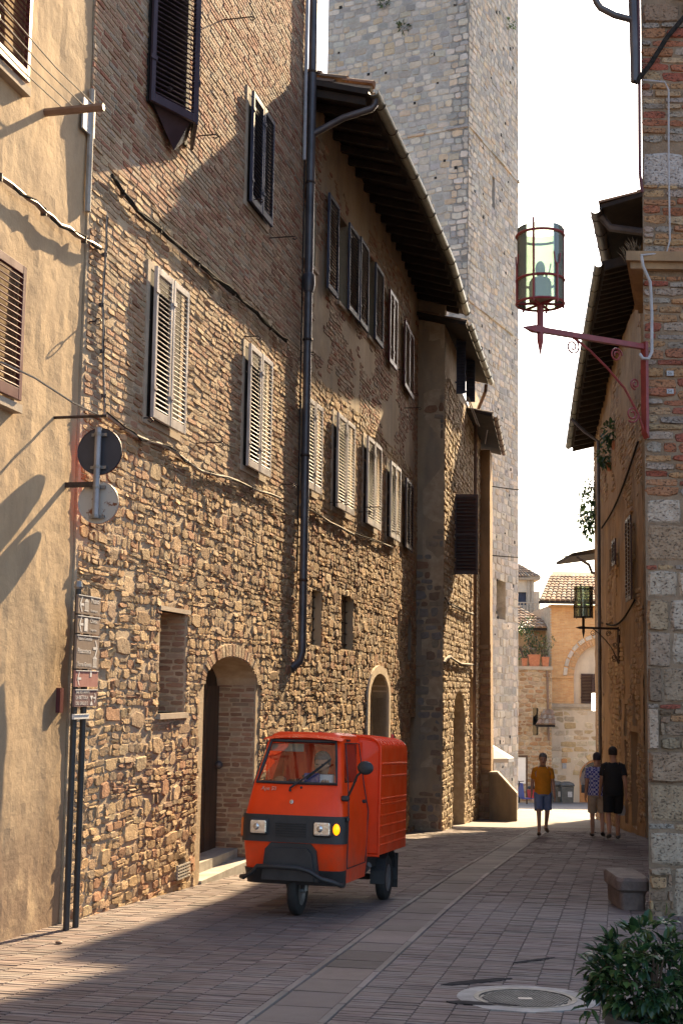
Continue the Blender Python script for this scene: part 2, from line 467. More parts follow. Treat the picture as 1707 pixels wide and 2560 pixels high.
def wall_skin(W, s0, s1, z0, z1, holes, mat, parent, name='wall', n=0.0, thick=.35, cell=None, bulge=0.0):
    """front face with openings and their reveals, closed round its edge"""
    mb = MB(); ss = {s0, s1}; zs = {z0, z1}
    for h in holes: ss |= {min(max(h['s0'], s0), s1), min(max(h['s1'], s0), s1)}; zs |= {min(max(h['z0'], z0), z1), min(max(h['z1'], z0), z1)}
    def fill(l):
        l = sorted(l)
        if not cell: return l
        out = []
        for a, b in zip(l, l[1:]):
            k = max(1, int((b-a)/cell)); out += [a+(b-a)*i/k for i in range(k)]
        return out+[l[-1]]
    ss, zs = fill(ss), fill(zs); idx = {}
    def vid(a, z):
        key = (round(a, 4), round(z, 4))
        if key not in idx:
            k = n
            if bulge:
                k += bulge*(noise.noise(Vector((a*.9, z*.9, 3.1)))+.55*noise.noise(Vector((a*3.1, z*2.3, 7.7)))+.3*noise.noise(Vector((a*9, z*7, 1.7))))
            idx[key] = len(mb.v); mb.v.append(W.pt(a, z, k))
        return idx[key]
    for a, b in zip(ss, ss[1:]):
        for c, d in zip(zs, zs[1:]):
            m, q = (a+b)/2, (c+d)/2
            if any(h['s0'] < m < h['s1'] and h['z0'] < q < h['z1'] for h in holes): continue
            mb.f.append((vid(a, c), vid(b, c), vid(b, d), vid(a, d)))
    for h in holes:
        D = h.get('depth', .25); a, b, c, d = h['s0'], h['s1'], h['z0'], h['z1']
        if h.get('arch') is not None:
            k = 12; pts = []
            for i in range(k+1):
                t = math.pi*(1-i/k); pts.append(((a+b)/2+(b-a)/2*math.cos(t), h['arch']+(d-h['arch'])*math.sin(t)))
            for (p0, q0), (p1, q1) in zip(pts, pts[1:]):
                mb.add([W.pt(p0, q0, n), W.pt(p1, q1, n), W.pt(p1, d, n), W.pt(p0, d, n)], [(0, 1, 2, 3)])
            out = [(a, c)]+pts+[(b, c)]
        else: out = [(a, c), (a, d), (b, d), (b, c)]
        m = len(out)
        mb.add([W.pt(p, q, n) for p, q in out]+[W.pt(p, q, n-D) for p, q in out], [(i, (i+1) % m, (i+1) % m+m, i+m) for i in range(m)])
    T = thick
    ring = [(s0, z0), (s1, z0), (s1, z1), (s0, z1)]
    mb.add([W.pt(p, q, n) for p, q in ring]+[W.pt(p, q, n-T) for p, q in ring], [(i, (i+1) % 4, (i+1) % 4+4, i+4) for i in range(4)])
    return mb.build(name, mat, parent)
def hole_back(W, h, mat, parent, name, n=0.0, off=0.0):
    D = h.get('depth', .25)-off
    mb = MB(); a, b = h['s0'], h['s1']
    if h.get('arch') is not None:
        k = 14; pts = [((a+b)/2+(b-a)/2*math.cos(math.pi*(1-i/k)), h['arch']+(h['z1']-h['arch'])*math.sin(math.pi*(1-i/k))) for i in range(k+1)]
        pts = [(a, h['z0'])]+pts+[(b, h['z0'])]
    else: pts = [(a, h['z0']), (a, h['z1']), (b, h['z1']), (b, h['z0'])]
    m = len(pts)
    mb.add([W.pt(p, q, n-D) for p, q in pts]+[W.pt(p, q, n-D-.05) for p, q in pts],
           [tuple(range(m)), tuple(range(2*m-1, m-1, -1))]+[(i, (i+1) % m, (i+1) % m+m, i+m) for i in range(m)])
    return mb.build(name, mat, parent)
def H(W, xl, yt, xr, yb, depth=.25, spring=None, n=0.0):
    a, b, z0, z1 = W.rect(xl, yt, xr, yb, n)
    h = dict(s0=a, s1=b, z0=z0, z1=z1, depth=depth)
    if spring is not None: h['arch'] = W.hit((xl+xr)/2, spring, n)[1]
    return h
def arch_ring(W, h, wd, pal, d=.02, n=11, n0=-.006):
    out = []; c = (h['s0']+h['s1'])/2; hw = (h['s1']-h['s0'])/2; hh = h['z1']-h['arch']
    for k in range(n):
        t0, t1 = math.pi*(k+.06)/n, math.pi*(k+.94)/n
        ring = [(c+hw*math.cos(t0), h['arch']+hh*math.sin(t0)), (c+(hw+wd)*math.cos(t0), h['arch']+(hh+wd)*math.sin(t0)),
                (c+(hw+wd)*math.cos(t1), h['arch']+(hh+wd)*math.sin(t1)), (c+hw*math.cos(t1), h['arch']+hh*math.sin(t1))]
        D = d*rnd.uniform(.6, 1.1)
        vs = [W.pt(p, q, n0) for p, q in ring]+[W.pt(p*.94+ring[(i+2) % 4][0]*.06, q*.94+ring[(i+2) % 4][1]*.06, D) for i, (p, q) in enumerate(ring)]
        out.append((vs, [(i, (i+1) % 4, (i+1) % 4+4, i+4) for i in range(4)]+[(4, 5, 6, 7)], pick(pal), wd, wd))
    return out
def grown(h, k, arch_k=None):
    g = dict(h); g['s0'] -= k; g['s1'] += k; g['z1'] += k
    return g

# ------------------------------------------------------------------ shutters
SLAT = {}
def slat_mesh(w, mat, pitch=.052):
    key = (round(w, 2), mat.name, round(pitch, 3)); hc = pitch*.5
    if key not in SLAT:
        mb = MB(); mb.box(-w/2, w/2, -hc, hc, -.005, .005, Matrix.Rotation(R(42), 4, 'X'))
        me = bpy.data.meshes.new('slat'); me.from_pydata(mb.v, [], mb.f); me.materials.append(mat); SLAT[key] = me
    return SLAT[key]
def shutter(parent, Mw, w, h, mat, pitch=.052, own=True, midrail=False, name='shutter', back=False):
    """one leaf: local x across, -y outwards, z up, origin bottom left"""
    st, rl, t = min(.055, w*.14), .075, .04
    mb = MB()
    mb.bev(0, st, -t, 0, 0, h, .004); mb.bev(w-st, w, -t, 0, 0, h, .004)
    mb.bev(st, w-st, -t+.001, -.001, 0, rl*1.3, .004); mb.bev(st, w-st, -t+.001, -.001, h-rl, h, .004)
    zr = [(rl*1.3, h-rl)]
    if midrail:
        mb.bev(st, w-st, -t+.001, -.001, h*.5-rl*.4, h*.5+rl*.4, .004); zr = [(rl*1.3, h*.5-rl*.4), (h*.5+rl*.4, h-rl)]
    if back: mb.box(st*.5, w-st*.5, -.004, .004, st, h-st)
    for z in (.18*h, .82*h): mb.box(-.03, .06, -t-.012, -t-.001, z, z+.045)
    o = mb.build(name, mat, None, local=True); place(o, parent, Mw)
    me = slat_mesh(w-2*st, mat, pitch); joined = MB()
    for a, b in zr:
        n = max(2, int((b-a)/pitch)); p = (b-a)/n
        for k in range(n):
            Mx = Matrix.Translation((w/2, -t*.5, a+p*(k+.5)))
            if own: inst(me, 'slat', o, Mx)
            else: joined.add([tuple(Mx @ v.co) for v in me.vertices], [tuple(q.vertices) for q in me.polygons])
    if not own: joined.build('slats', mat, o, local=True, kind='stuff')
    return o
def shutter_pair(parent, W, xl, yt, xr, yb, mat, n=.07, own=True, pitch=.052, gap=.012):
    a, b, z0, z1 = W.rect(xl, yt, xr, yb, n); w = (b-a-gap)/2
    shutter(parent, W.mat(a, z0, n), w, z1-z0, mat, pitch, own)
    shutter(parent, W.mat(a+w+gap, z0, n+.004), w, z1-z0, mat, pitch, own)
    mb = MB()                                                   # plaster surround and a near-black sheet for the shade behind the leaves
    for q in ((a-.06, a+.02, z0-.06, z1+.06), (b-.02, b+.06, z0-.06, z1+.06), (a+.02, b-.02, z1-.02, z1+.06), (a+.02, b-.02, z0-.06, z0+.02)): mb.wbox(W, *q, -.02, .022)
    mb.build('window_surround', M['surround'], parent)
    MB().wbox(W, a+.02, b-.02, z0+.02, z1-.02, .004, .018).build('window_pane', M['dark'], parent)
    return a, b, z0, z1
def hook(parent, W, x, y, L=.3, mat=None, n=0.0):
    a, z = W.hit(x, y, n)
    mb = MB(); mb.tube([W.pt(a, z, n-.02), W.pt(a, z, n+L), W.pt(a, z-.03, n+L+.03), W.pt(a, z-.05, n+L), W.pt(a, z-.03, n+L-.03)], .008, 6)
    mb.build('hook', mat or M['iron'], parent)
def wall_cable(name, label, W, pts, r=.018, n=.05, mat=None, twist=True, jit=.012, group=None, cat='cable'):
    P = []
    for (x0, y0), (x1, y1) in zip(pts, pts[1:]):
        k = max(2, int(math.hypot(x1-x0, y1-y0)/22))
        for i in range(k): P.append((x0+(x1-x0)*i/k, y0+(y1-y0)*i/k))
    P.append(pts[-1])
    Q = []
    for x, y in P:
        a, z = W.hit(x, y, n); Q.append(Vector(W.pt(a, z, n+rnd.uniform(0, jit)))+Vector((0, 0, rnd.uniform(-jit, jit))))
    loc = Q[0]
    t = thing(name, label, cat, loc, group=group)
    mb = MB(); mb.tube(Q, [r*rnd.uniform(.8, 1.2) for _ in Q], 6); mb.build('strand', mat or M['cable'], t)
    if twist:
        mb = MB(); Q2 = [q+Vector((0, 0, rnd.uniform(-r, r)*1.6))+Vector(W.n)*rnd.uniform(0, r) for q in Q]
        mb.tube(Q2, r*.6, 5); mb.build('strand', M['cable_dark'], t)
    mb = MB()
    for q in Q[2::5]: mb.box(q.x-.03, q.x+.02, q.y-.012, q.y+.012, q.z-r*1.5, q.z+r*1.5)
    if mb.v: mb.build('clamps', M['iron'], t, kind='stuff')
    return t
M['surround'] = pmat('window_surround', (.34, .275, .205), (.45, .37, .28), 4, .9, 60, .4, .006)

# ------------------------------------------------------------------ ground
PH = 12.3
PV = Wall(0, 0, PH)           # pavement axes: s along the street, n across to the right
def street_mat():
    m, nt, b = base('street_surface', .8, 0, .25)
    g = nd(nt, 'ShaderNodeNewGeometry'); mp = nd(nt, 'ShaderNodeMapping')
    mp.inputs['Rotation'].default_value = (0, 0, R(PH-90)); nt.links.new(g.outputs['Position'], mp.inputs['Vector'])
    br = nd(nt, 'ShaderNodeTexBrick'); br.offset = .5; br.inputs['Scale'].default_value = 1
    br.inputs['Brick Width'].default_value = .23; br.inputs['Row Height'].default_value = .066; br.inputs['Mortar Size'].default_value = .006
    sw = nd(nt, 'ShaderNodeMapping'); sw.inputs['Rotation'].default_value = (0, 0, R(90)); nt.links.new(mp.outputs[0], sw.inputs['Vector'])
    nt.links.new(sw.outputs[0], br.inputs['Vector'])
    br.inputs['Color1'].default_value = (.15, .115, .10, 1); br.inputs['Color2'].default_value = (.20, .16, .14, 1); br.inputs['Mortar'].default_value = (.06, .05, .045, 1)
    asph = ramp(nt, noise_n(nt, 14, 6, .7), [(.3, (.16, .15, .14)), (.7, (.22, .20, .185))])
    sep = nd(nt, 'ShaderNodeSeparateXYZ'); nt.links.new(g.outputs['Position'], sep.inputs[0])
    f = nd(nt, 'ShaderNodeMapRange'); f.inputs[1].default_value = 33.5; f.inputs[2].default_value = 33.6; nt.links.new(sep.outputs[1], f.inputs[0])
    c = mixc(nt, f.outputs[0], br.outputs[0], asph)
    c = mixc(nt, ramp(nt, noise_n(nt, .9, 5, .6), [(.4, 0.0), (.7, .35)]), c, (.11, .085, .07))
    nt.links.new(c, b.inputs['Base Color']); bump(nt, b, br.outputs['Fac'], -.35, .004)
    return m
mb = MB()
xs = [-900, -200, -60, -20, -10, -5, 0, 5, 10, 15, 20, 40, 90, 250, 900]
ys = [-50, -20, 0]+[3+i*1.0 for i in range(36)]+list(range(40, 66, 2))+[70, 80, 120, 200, 400, 900, 2500]
for y in ys:
    for x in xs: mb.v.append((x, y, gh(y)-.022))
nx = len(xs)
for j in range(len(ys)-1):
    for i in range(nx-1): mb.f.append((j*nx+i, j*nx+i+1, (j+1)*nx+i+1, (j+1)*nx+i))
street = mb.build('street', street_mat(), kind='structure')
# joint bed and brick pavers with real joints, laid in columns along the street
PAVE0, PAVE1 = 6.3, 31.5
QL, QR = -5.2, 1.2
B1, B2 = -2.15, -1.76                                   # slab channel between two stone strips
def gpt(t, q, dz=0.0):
    p = PV.o+PV.s*t+PV.n*q
    return (p[0], p[1], gh(p[1])+dz)
mb = MB(); nb = 60
for k in range(nb+1):
    t = PAVE0-.5+(PAVE1-PAVE0+.6)*k/nb
    mb.v += [gpt(t, QL, -.012), gpt(t, QR+.2, -.012)]
for k in range(nb): mb.f.append((2*k, 2*k+1, 2*k+3, 2*k+2))
mb.build('joint_bed', M['joint'], street)
pav_pal = [(.165, .122, .112), (.195, .152, .140), (.14, .108, .102), (.205, .168, .158), (.155, .132, .126), (.175, .132, .122)]
man_c = ground(1312, 2496); grate_c = ground(75, 2590)
def paver(t0, t1, q0, q1, pal, top=0.0):
    j = lambda k: rnd.uniform(-k, k)
    z = top+j(.0025); e = .006
    g = .0048; gq = .0012
    ring = [(t0+g+j(.0015), q0+gq), (t0+g+j(.0015), q1-gq), (t1-g+j(.0015), q1-gq), (t1-g+j(.0015), q0+gq)]
    ct, cq = (t0+t1)/2, (q0+q1)/2
    vs = [gpt(a, b, -.02) for a, b in ring]+[gpt(a+(e if a < ct else -e)*.6, b+(.0025 if b < cq else -.0025), z+j(.002)) for a, b in ring]
    return (vs, [(k, (k+1) % 4, (k+1) % 4+4, k+4) for k in range(4)]+[(4, 5, 6, 7)], pick(pal, .16), q1-q0, t1-t0)
pav = []
def columns(q0, q1, off):
    q = q0; n = int(round((q1-q0)/.222)); w = (q1-q0)/n
    for c in range(n):
        a, b = q0+c*w, q0+(c+1)*w; t = PAVE0-rnd.uniform(0, .06)
        while t < PAVE1:
            l = .064+rnd.uniform(-.003, .003)
            p = gpt(t+l/2, (a+b)/2)
            x, y, _ = proj(p)
            if -120 < x < 1800 and y < 2660 and math.hypot(p[0]-man_c[0], p[1]-man_c[1]) > .40 and not (abs(p[0]-grate_c[0]) < .42 and abs(p[1]-grate_c[1]) < .28):
                pav.append(paver(t, t+l, a, b, pav_pal))
            t += l
columns(QL, B1-.06, 0); columns(B2+.06, QR, 0)
emit(pav, street, M['paver'], 'paver', 'paving_bricks', 300, 6)
slabs = []
slab_pal = [(.135, .110, .102), (.16, .134, .124), (.12, .10, .094), (.148, .122, .112)]
for q0, q1, l0, l1, top in ((B1-.055, B1, .5, .9, .004), (B2, B2+.055, .5, .9, .004), (B1+.004, B2-.004, .28, .5, -.004)):
    t = PAVE0
    while t < 31:
        l = rnd.uniform(l0, l1); slabs.append(paver(t, t+l, q0, q1, slab_pal if q1-q0 > .1 else [(.20, .175, .16), (.24, .21, .195), (.17, .15, .14)], top)); t += l
for q in np.arange(B2+.06, QR-.1, .30):          # row of slabs across the street
    for dt in (0, .24): slabs.append(paver(20.98+dt*1.5+.03, 20.98+dt*1.5+.32, float(q), float(q)+.295, slab_pal, .008))
emit(slabs, street, M['paver'], 'paving_slab', 'paving_slabs', 200, 8)

# ------------------------------------------------------------------ left side, nearest: plastered house
WB = Wall(-2.44, 11.7, 13.2)
o_ = WB.pt(0, 0, -.02)
WA = Wall(o_[0], o_[1], 13.2)
def plaster_mat(name, c1, c2, stain, bare, zb=.35):
    m, nt, b = base(name, .93, 0, .2)
    f = noise_n(nt, 1.1, 6, .62, stretch=(1, 1, .55))
    c = ramp(nt, f, [(.32, c1), (.68, c2)])
    c = mixc(nt, ramp(nt, noise_n(nt, 2.3, 6, .7, stretch=(1, 1, .22)), [(.46, 0.0), (.74, .75)]), c, stain)
    c = mixc(nt, ramp(nt, noise_n(nt, .55, 6, .72), [(.47, 0.0), (.66, .5)]), c, (stain[0]*.75, stain[1]*.78, stain[2]*.85))
    c = mixc(nt, ramp(nt, noise_n(nt, 22, 5, .7), [(.35, .18), (.7, 0.0)]), c, stain)
    sep = nd(nt, 'ShaderNodeSeparateXYZ'); nt.links.new(nd(nt, 'ShaderNodeNewGeometry').outputs['Position'], sep.inputs[0])
    mr = nd(nt, 'ShaderNodeMapRange'); mr.inputs[1].default_value = zb+.55; mr.inputs[2].default_value = zb-.35; nt.links.new(sep.outputs[2], mr.inputs[0])
    ad = nd(nt, 'ShaderNodeMath', operation='MULTIPLY'); nt.links.new(mr.outputs[0], ad.inputs[0])
    nt.links.new(ramp(nt, noise_n(nt, 3.0, 6, .7), [(.38, 0.0), (.52, .85)]), ad.inputs[1])
    c = mixc(nt, ad.outputs[0], c, bare)
    nt.links.new(c, b.inputs['Base Color'])
    p = bump(nt, b, noise_n(nt, 7, 5, .65), .5, .02); bump(nt, b, noise_n(nt, 70, 4, .7), .5, .005, p)
    return m
M['plasterA'] = plaster_mat('ochre_plaster', (.40, .285, .17), (.50, .37, .23), (.31, .225, .145), (.22, .15, .10))
M['plasterC'] = plaster_mat('old_ochre_plaster', (.36, .27, .17), (.47, .37, .25), (.22, .19, .16), (.3, .2, .13), -9)
M['plasterR'] = plaster_mat('brown_ochre_plaster', (.32, .205, .11), (.46, .31, .17), (.17, .115, .075), (.3, .2, .13), -9)
M['plaster_pale'] = plaster_mat('cream_plaster', (.60, .49, .36), (.68, .56, .42), (.5, .4, .29), (.5, .4, .3), -9)

A = thing('plastered_house', 'ochre plastered house at the far left with oxblood shutters', 'house', WA.pt(-1.5, gh(10), 0))
wall_skin(WA, -9.5, -.02, -1.2, 15.0, [], M['plasterA'], A, thick=.4, cell=.09, bulge=.018)
MB().wbox(WA, -9.5, -.02, -1.2, 15.0, -6, -.42).build('house_core', M['mortar'], A)
# shutters (only their right halves reach into the picture)
for xr, yt, yb, own in ((82, -260, 226, True), (58, 600, 1010, True)):
    sr, zt = WA.hit(xr, yt+ (70 if own else 0), .06); _, zb = WA.hit(xr, yb, .06)
    for k in (0, 1): shutter(A, WA.mat(sr-.62*(k+1)-.008*k, zb, .06), .62, zt-zb, M['sh_red'], .052, True)
    MB().wbox(WA, sr-1.34, sr+.06, zb-.09, zb-.02, -.03, .08).build('window_sill', M['surround'], A)
    MB().wbox(WA, sr+.004, sr+.05, zb-.02, zt+.03, -.02, .03).build('window_surround', M['surround'], A)
# clothes drying bracket and its lines
s_, z_ = WA.hit(95, 268); s2, z2 = WA.hit(205, 250, .35)
t = thing('clothes_line', 'clothes line strung to a rusty wooden bracket on the plaster wall', 'clothes line', WA.pt(s_, z_, 0))
MB().tube([WA.pt(s_+.15, z_+.02, -.03), WA.pt(s_+.15, z_+.02, .55)], .035, 6).build('bracket_arm', M['pipe_brown'], t)
mb = MB()
for k in range(4):
    n_ = .15+.1*k
    mb.tube([WA.pt(s_+.15, z_+.06, n_), WA.pt(s_-.6, z_+.06-.03, n_), WA.pt(s_-2.6, z_+.1, n_)], .006, 5)
mb.build('line', M['rope'], t)
s_, z_ = WA.hit(150, 1050)
t = thing('clothes_rod', 'thin iron drying rod with white cord below the lower plaster-wall window', 'rod', WA.pt(s_, z_, 0))
MB().tube([WA.pt(s_-.1, z_, -.03), WA.pt(s_-.1, z_, .5)], .014, 6).build('rod', M['iron'], t)
MB().tube([WA.pt(s_-.1, z_+.02, .4), WA.pt(s_-.5, z_+.04, .35), WA.pt(s_-.9, z_+.16, .2), WA.pt(s_-1.3, z_+.2, .1)], .008, 5).build('cord', M['rope'], t)
t = thing('wall_ring', 'small iron ring bolted to the plaster wall below the cable', 'ring', WA.pt(*WA.hit(217, 805), 0))
a_, z_ = WA.hit(217, 805)
MB().tube([WA.pt(a_, z_+.03*math.sin(q), .12+.03*math.cos(q)) for q in [k*math.pi/5 for k in range(10)]], .007, 5, closed=True).build('ring', M['iron'], t)
MB().tube([WA.pt(a_, z_, -.02), WA.pt(a_, z_, .09)], .009, 5).build('stem', M['iron'], t)
wall_cable('wall_cable', 'brown cable bundle sloping across the plaster wall', WA, [(-40, 420), (0, 446), (70, 495), (150, 560), (250, 622)], .022, .06, M['pipe_brown'])
s_, z_ = WA.hit(252, 335)
t = thing('wall_plate', 'pale rectangular name plate at the corner beside the brick house', 'plate', WB.pt(.0, z_, .02))
MB().wbox(WB, -.24, .02, z_-.16, z_+.14, .012, .03).build('plate', M['white_pipe'], t)
MB().tube([WB.pt(-.05, z_+.3, .02), WB.pt(-.05, z_-.9, .02)], .03, 6).build('backing_strip', M['mortar_grey'], t)

# ------------------------------------------------------------------ brick and rubble house
B = thing('brick_house', 'tall brick and rubble house with four shuttered windows and an arched door', 'house', WB.pt(3.5, gh(15), 0))
BEND = WB.hit(735, 1700)[0]
door = H(WB, 505, 1636, 636, 2190, .55, spring=1712)
door['z0'] = gh(WB.pt(door['s0'], 0)[1])-.3
nich = H(WB, 398, 1525, 464, 1784, .32)
vent = H(WB, 440, 2150, 462, 2185, .12)
holesB = [door, nich, vent]
wall_skin(WB, 0, BEND, -1.4, 14.5, holesB, M['mortar'], B, thick=.5)
MB().wbox(WB, 0, BEND, -1.4, 14.5, -7, -.6).build('house_core', M['mortar'], B)
bk_pal = [(.40, .25, .17), (.44, .32, .22), (.37, .20, .14), (.47, .37, .27), (.42, .30, .21), (.33, .15, .10), (.40, .33, .26), (.45, .28, .19)]
md_pal = [(.46, .33, .21), (.42, .27, .17), (.50, .38, .25), (.38, .22, .14), (.47, .36, .25)]
rb_pal = [(.46, .32, .185), (.50, .36, .21), (.40, .275, .16), (.44, .295, .16), (.37, .21, .125), (.52, .395, .25), (.35, .255, .17)]
ringh = grown(door, .17)
hB = [ringh, grown(nich, .02), vent]
bgB, hbB = big_stones(WB, 48, .06, BEND-.1, -.6, 4.0, hB, .02, rb_pal)
sB = bgB+masonry(WB, .05, BEND, -1.0, 4.15, (.055, .125), (.07, .23), .021, .006, rb_pal, hB+hbB, True, .24, miss=.02, warp=.03, split=.25, w=.24)
sB += masonry(WB, .04, BEND, 4.15, 6.75, (.056, .082), (.13, .29), .014, .011, md_pal, [], True, .2, warp=.035, w=.2, miss=.02)
sB += masonry(WB, -.015, BEND, 6.75, 13.0, (.056, .066), (.16, .30), .011, .011, bk_pal, [], False, .25, w=.2)
sB += arch_ring(WB, door, .165, md_pal, .026, 27)
emit(sB, B, M['rubble'], 'stone', 'masonry')
# arched door: recessed leaf on the left, brick jamb
pn = MB(); s0, s1 = door['s0'], door['s1']
hole_back(WB, door, M['wood'], B, 'door')
for k in range(4):
    a = s0+.03+(s1-s0-.06)*k/4
    pn.wbox(WB, a+.02, a+(s1-s0-.06)/4-.02, door['z0'], door['arch']-.02, -.552, -.50)
pn.build('door_planks', M['wood'], B)
MB().ellipsoid(WB.pt(s1-.12, .55, -.46), (.055, .055, .055)).build('door_knob', M['pipe'], B, smooth=True)
st = MB(); zg = gh(WB.pt(s0, 0)[1])
st.wbox(WB, s0+.01, s1-.01, zg-.4, zg+.04, -.5, .03); st.wbox(WB, s0+.02, s1-.02, zg-.4, zg+.16, -.5, -.2)
st.build('door_step', M['mortar_grey'], B)
rv = []
for h_, zt2 in ((nich, nich['z1']), (door, door['arch'])):
    Wr = Wall(*WB.pt(h_['s1'], 0, -h_['depth'])[:2], 103.2)
    rv += masonry(Wr, .0, h_['depth']-.01, h_['z0'], zt2, (.06, .072), (.12, .27), .010, .010, [(.34, .2, .13), (.40, .26, .17), (.36, .26, .18), (.30, .17, .11)], [], True, .2, w=.2)
emit(rv, B, M['brick'], 'reveal_brick', 'reveal_bricks', 160, 6)
hole_back(WB, nich, M['mortar'], B, 'niche_infill')
sN = masonry(Wall(*WB.pt(0, 0, -.318)[:2], 13.2), nich['s0'], nich['s1'], nich['z0'], nich['z1'], (.06, .07), (.2, .28), .012, .012, [(.30, .16, .11), (.34, .2, .14), (.27, .17, .13)], [], False, .2)
emit(sN, B, M['brick'], 'brick', 'niche_bricks', 60)
MB().wbox(WB, nich['s0']-.03, nich['s1']+.03, nich['z0']-.06, nich['z0'], -.30, .045).build('window_sill', M['surround'], B)
MB().wbox(WB, nich['s0']-.06, nich['s1']+.06, nich['z1'], nich['z1']+.05, -.1, .03).build('lintel', M['surround'], B)
hole_back(WB, vent, M['dark'], B, 'vent_back')
g = MB()
for k in range(5): g.wbox(WB, vent['s0']-.06, vent['s1']+.06, vent['z0']-.06+k*.035, vent['z0']-.045+k*.035, .03, .05)
for k in range(5): g.wbox(WB, vent['s0']-.06+k*.07, vent['s0']-.045+k*.07, vent['z0']-.06, vent['z0']+.1, .029, .048)
g.build('vent_grille', M['mortar_grey'], B)
M['sh_lit'] = M['sh_sunlit_grey']
for px in ((381, 659, 463, 1046), (618, 855, 674, 1166)):
    shutter_pair(B, WB, *px, M['sh_sunlit_grey'], .068)
shutter_pair(B, WB, 626, 221, 680, 507, M['sh_shade_navy'], .06)
a, b, z0, z1 = WB.rect(393, -330, 497, 262, .10)
MB().wbox(WB, a+.03, b-.03, z0+.02, z1, .0, .03).build('window_pane', M['dark'], B)  # dark board coloured as the shade behind the half-open leaves
th = R(24); lw = (b-a)/2/math.cos(th)
shutter(B, WB.mat(a, z0, .05) @ Matrix.Rotation(-th, 4, 'Z'), lw, z1-z0, M['sh_plum'], .056, True)
shutter(B, WB.mat((a+b)/2, z0, .05+lw*math.sin(th)) @ Matrix.Rotation(th, 4, 'Z'), lw, z1-z0, M['sh_plum'], .056, True)
mb = MB(); mb.add([WB.pt(a+.05, z0+.1, .03), WB.pt(b-.05, z0+.1, .03), WB.pt((a+b)/2, z0-.28, .10), WB.pt((a+b)/2, z0+.1, .04+lw*math.sin(th))], [(0, 1, 2), (0, 2, 3), (1, 3, 2), (0, 3, 1)])
mb.build('gap_shade_wedge', M['sh_plum'], B)  # solid dark wedge added where the shaded gap under the leaves shows
for x, y, l in ((495, 340, .22), (555, 50, .4), (672, 595, .38), (490, 1108, .32), (700, 1212, .2), (610, 842, .2), (383, 222, .2), (618, 500, .2), (355, 1045, .1)):
    hook(B, WB, x, y, l)
wall_cable('wall_cable', 'dark cable bundle sagging across the upper brick wall', WB, [(278, 436), (340, 525), (440, 610), (530, 690), (620, 765), (714, 855)], .022, .05, M['cable_dark'])
wall_cable('wall_cable', 'pale cable sagging across the brick wall under the lower shutters', WB, [(262, 1038), (330, 1085), (420, 1120), (500, 1175), (590, 1200), (650, 1228), (700, 1245)], .018, .05, M['rope'])
wall_cable('wall_cable', 'thin cables running up the corner of the brick house', WB, [(262, 1036), (258, 900), (256, 760), (262, 640), (268, 540)], .012, .03, M['cable'])
# downpipe between the brick house and the next
def path_tube(name, mat, parent, P, r, n=10): return MB().tube(P, r, n).build(name, mat, parent, smooth=True)
sP = BEND+.02
t = thing('downpipe', 'long dark rain downpipe between the brick house and the deep-eaved house', 'downpipe', WB.pt(sP, 1.6, .1))
z1_ = WB.hit(727, 1670)[1]
MB().tube([WB.pt(sP, 14, .11), WB.pt(sP, 7.9, .11)], .068, 12).build('upper_pipe', M['pipe'], t, smooth=True)
MB().lathe([(.07, .3), (.10, .26), (.10, .12), (.075, 0)], 14, Matrix.Translation(WB.pt(sP, 7.65, .11))).build('socket', M['pipe'], t, smooth=True)
MB().tube([WB.pt(sP, 7.8, .11), WB.pt(sP, z1_+.25, .11), WB.pt(sP-.05, z1_+.1, .08), WB.pt(sP-.2, z1_-.02, .0)], .062, 12).build('lower_pipe', M['pipe'], t, smooth=True)
for z in (3.2, 5.1, 6.9, 9.4, 11.2):
    MB().lathe([(.074, -.02), (.08, 0), (.074, .02)], 12, Matrix.Translation(WB.pt(sP, z, .11))).build('bracket', M['iron'], t)
MB().tube([WB.pt(sP-.17, 9.7, .05), WB.pt(sP-.17, 14, .05)], .028, 8).build('pale_conduit', M['white_pipe'], t)
MB().tube([WB.pt(sP-.15, 9.7, .05), WB.pt(sP-.15, 3.3, .05)], .013, 6).build('thin_conduit', M['cable_dark'], t)

# ------------------------------------------------------------------ deep-eaved stone house (facade bends slightly)
Cb = WB.pt(BEND, 0, 0)
WC1 = Wall(Cb[0], Cb[1], 14.0); e = WC1.pt(4.0, 0)
WC2 = Wall(e[0], e[1], 13.0); e = WC2.pt(4.0, 0)
WC3 = Wall(e[0], e[1], 10.5); e = WC3.pt(5.0, 0)
C = thing('deep_eaved_house', 'rubble stone house with deep dark eaves and two rows of shuttered windows', 'house', (WC2.o[0], WC2.o[1], gh(WC2.o[1])))
ZE = 10.72
c_open = H(WC1, 757, 458, 790, 640, .22)
c_o1 = H(WC1, 845, 530, 868, 755, .22); c_o2 = H(WC2, 919, 625, 935, 840, .22)
c_s1 = H(WC1, 777, 1472, 803, 1612, .25); c_s2 = H(WC1, 852, 1482, 882, 1622, .25)
c_arch = H(WC2, 917, 1682, 965, 2110, .3, spring=1745)
c_sl1 = H(WC3, 990, 1525, 999, 1645, .2); c_sl2 = H(WC3, 1018, 1545, 1027, 1650, .2)
c_dr = H(WC3, 1022, 1790, 1038, 2075, .25, spring=1810)
HC = {0: [c_open, c_o1, c_s1, c_s2], 1: [c_o2, c_arch], 2: [c_sl1, c_sl2, c_dr]}
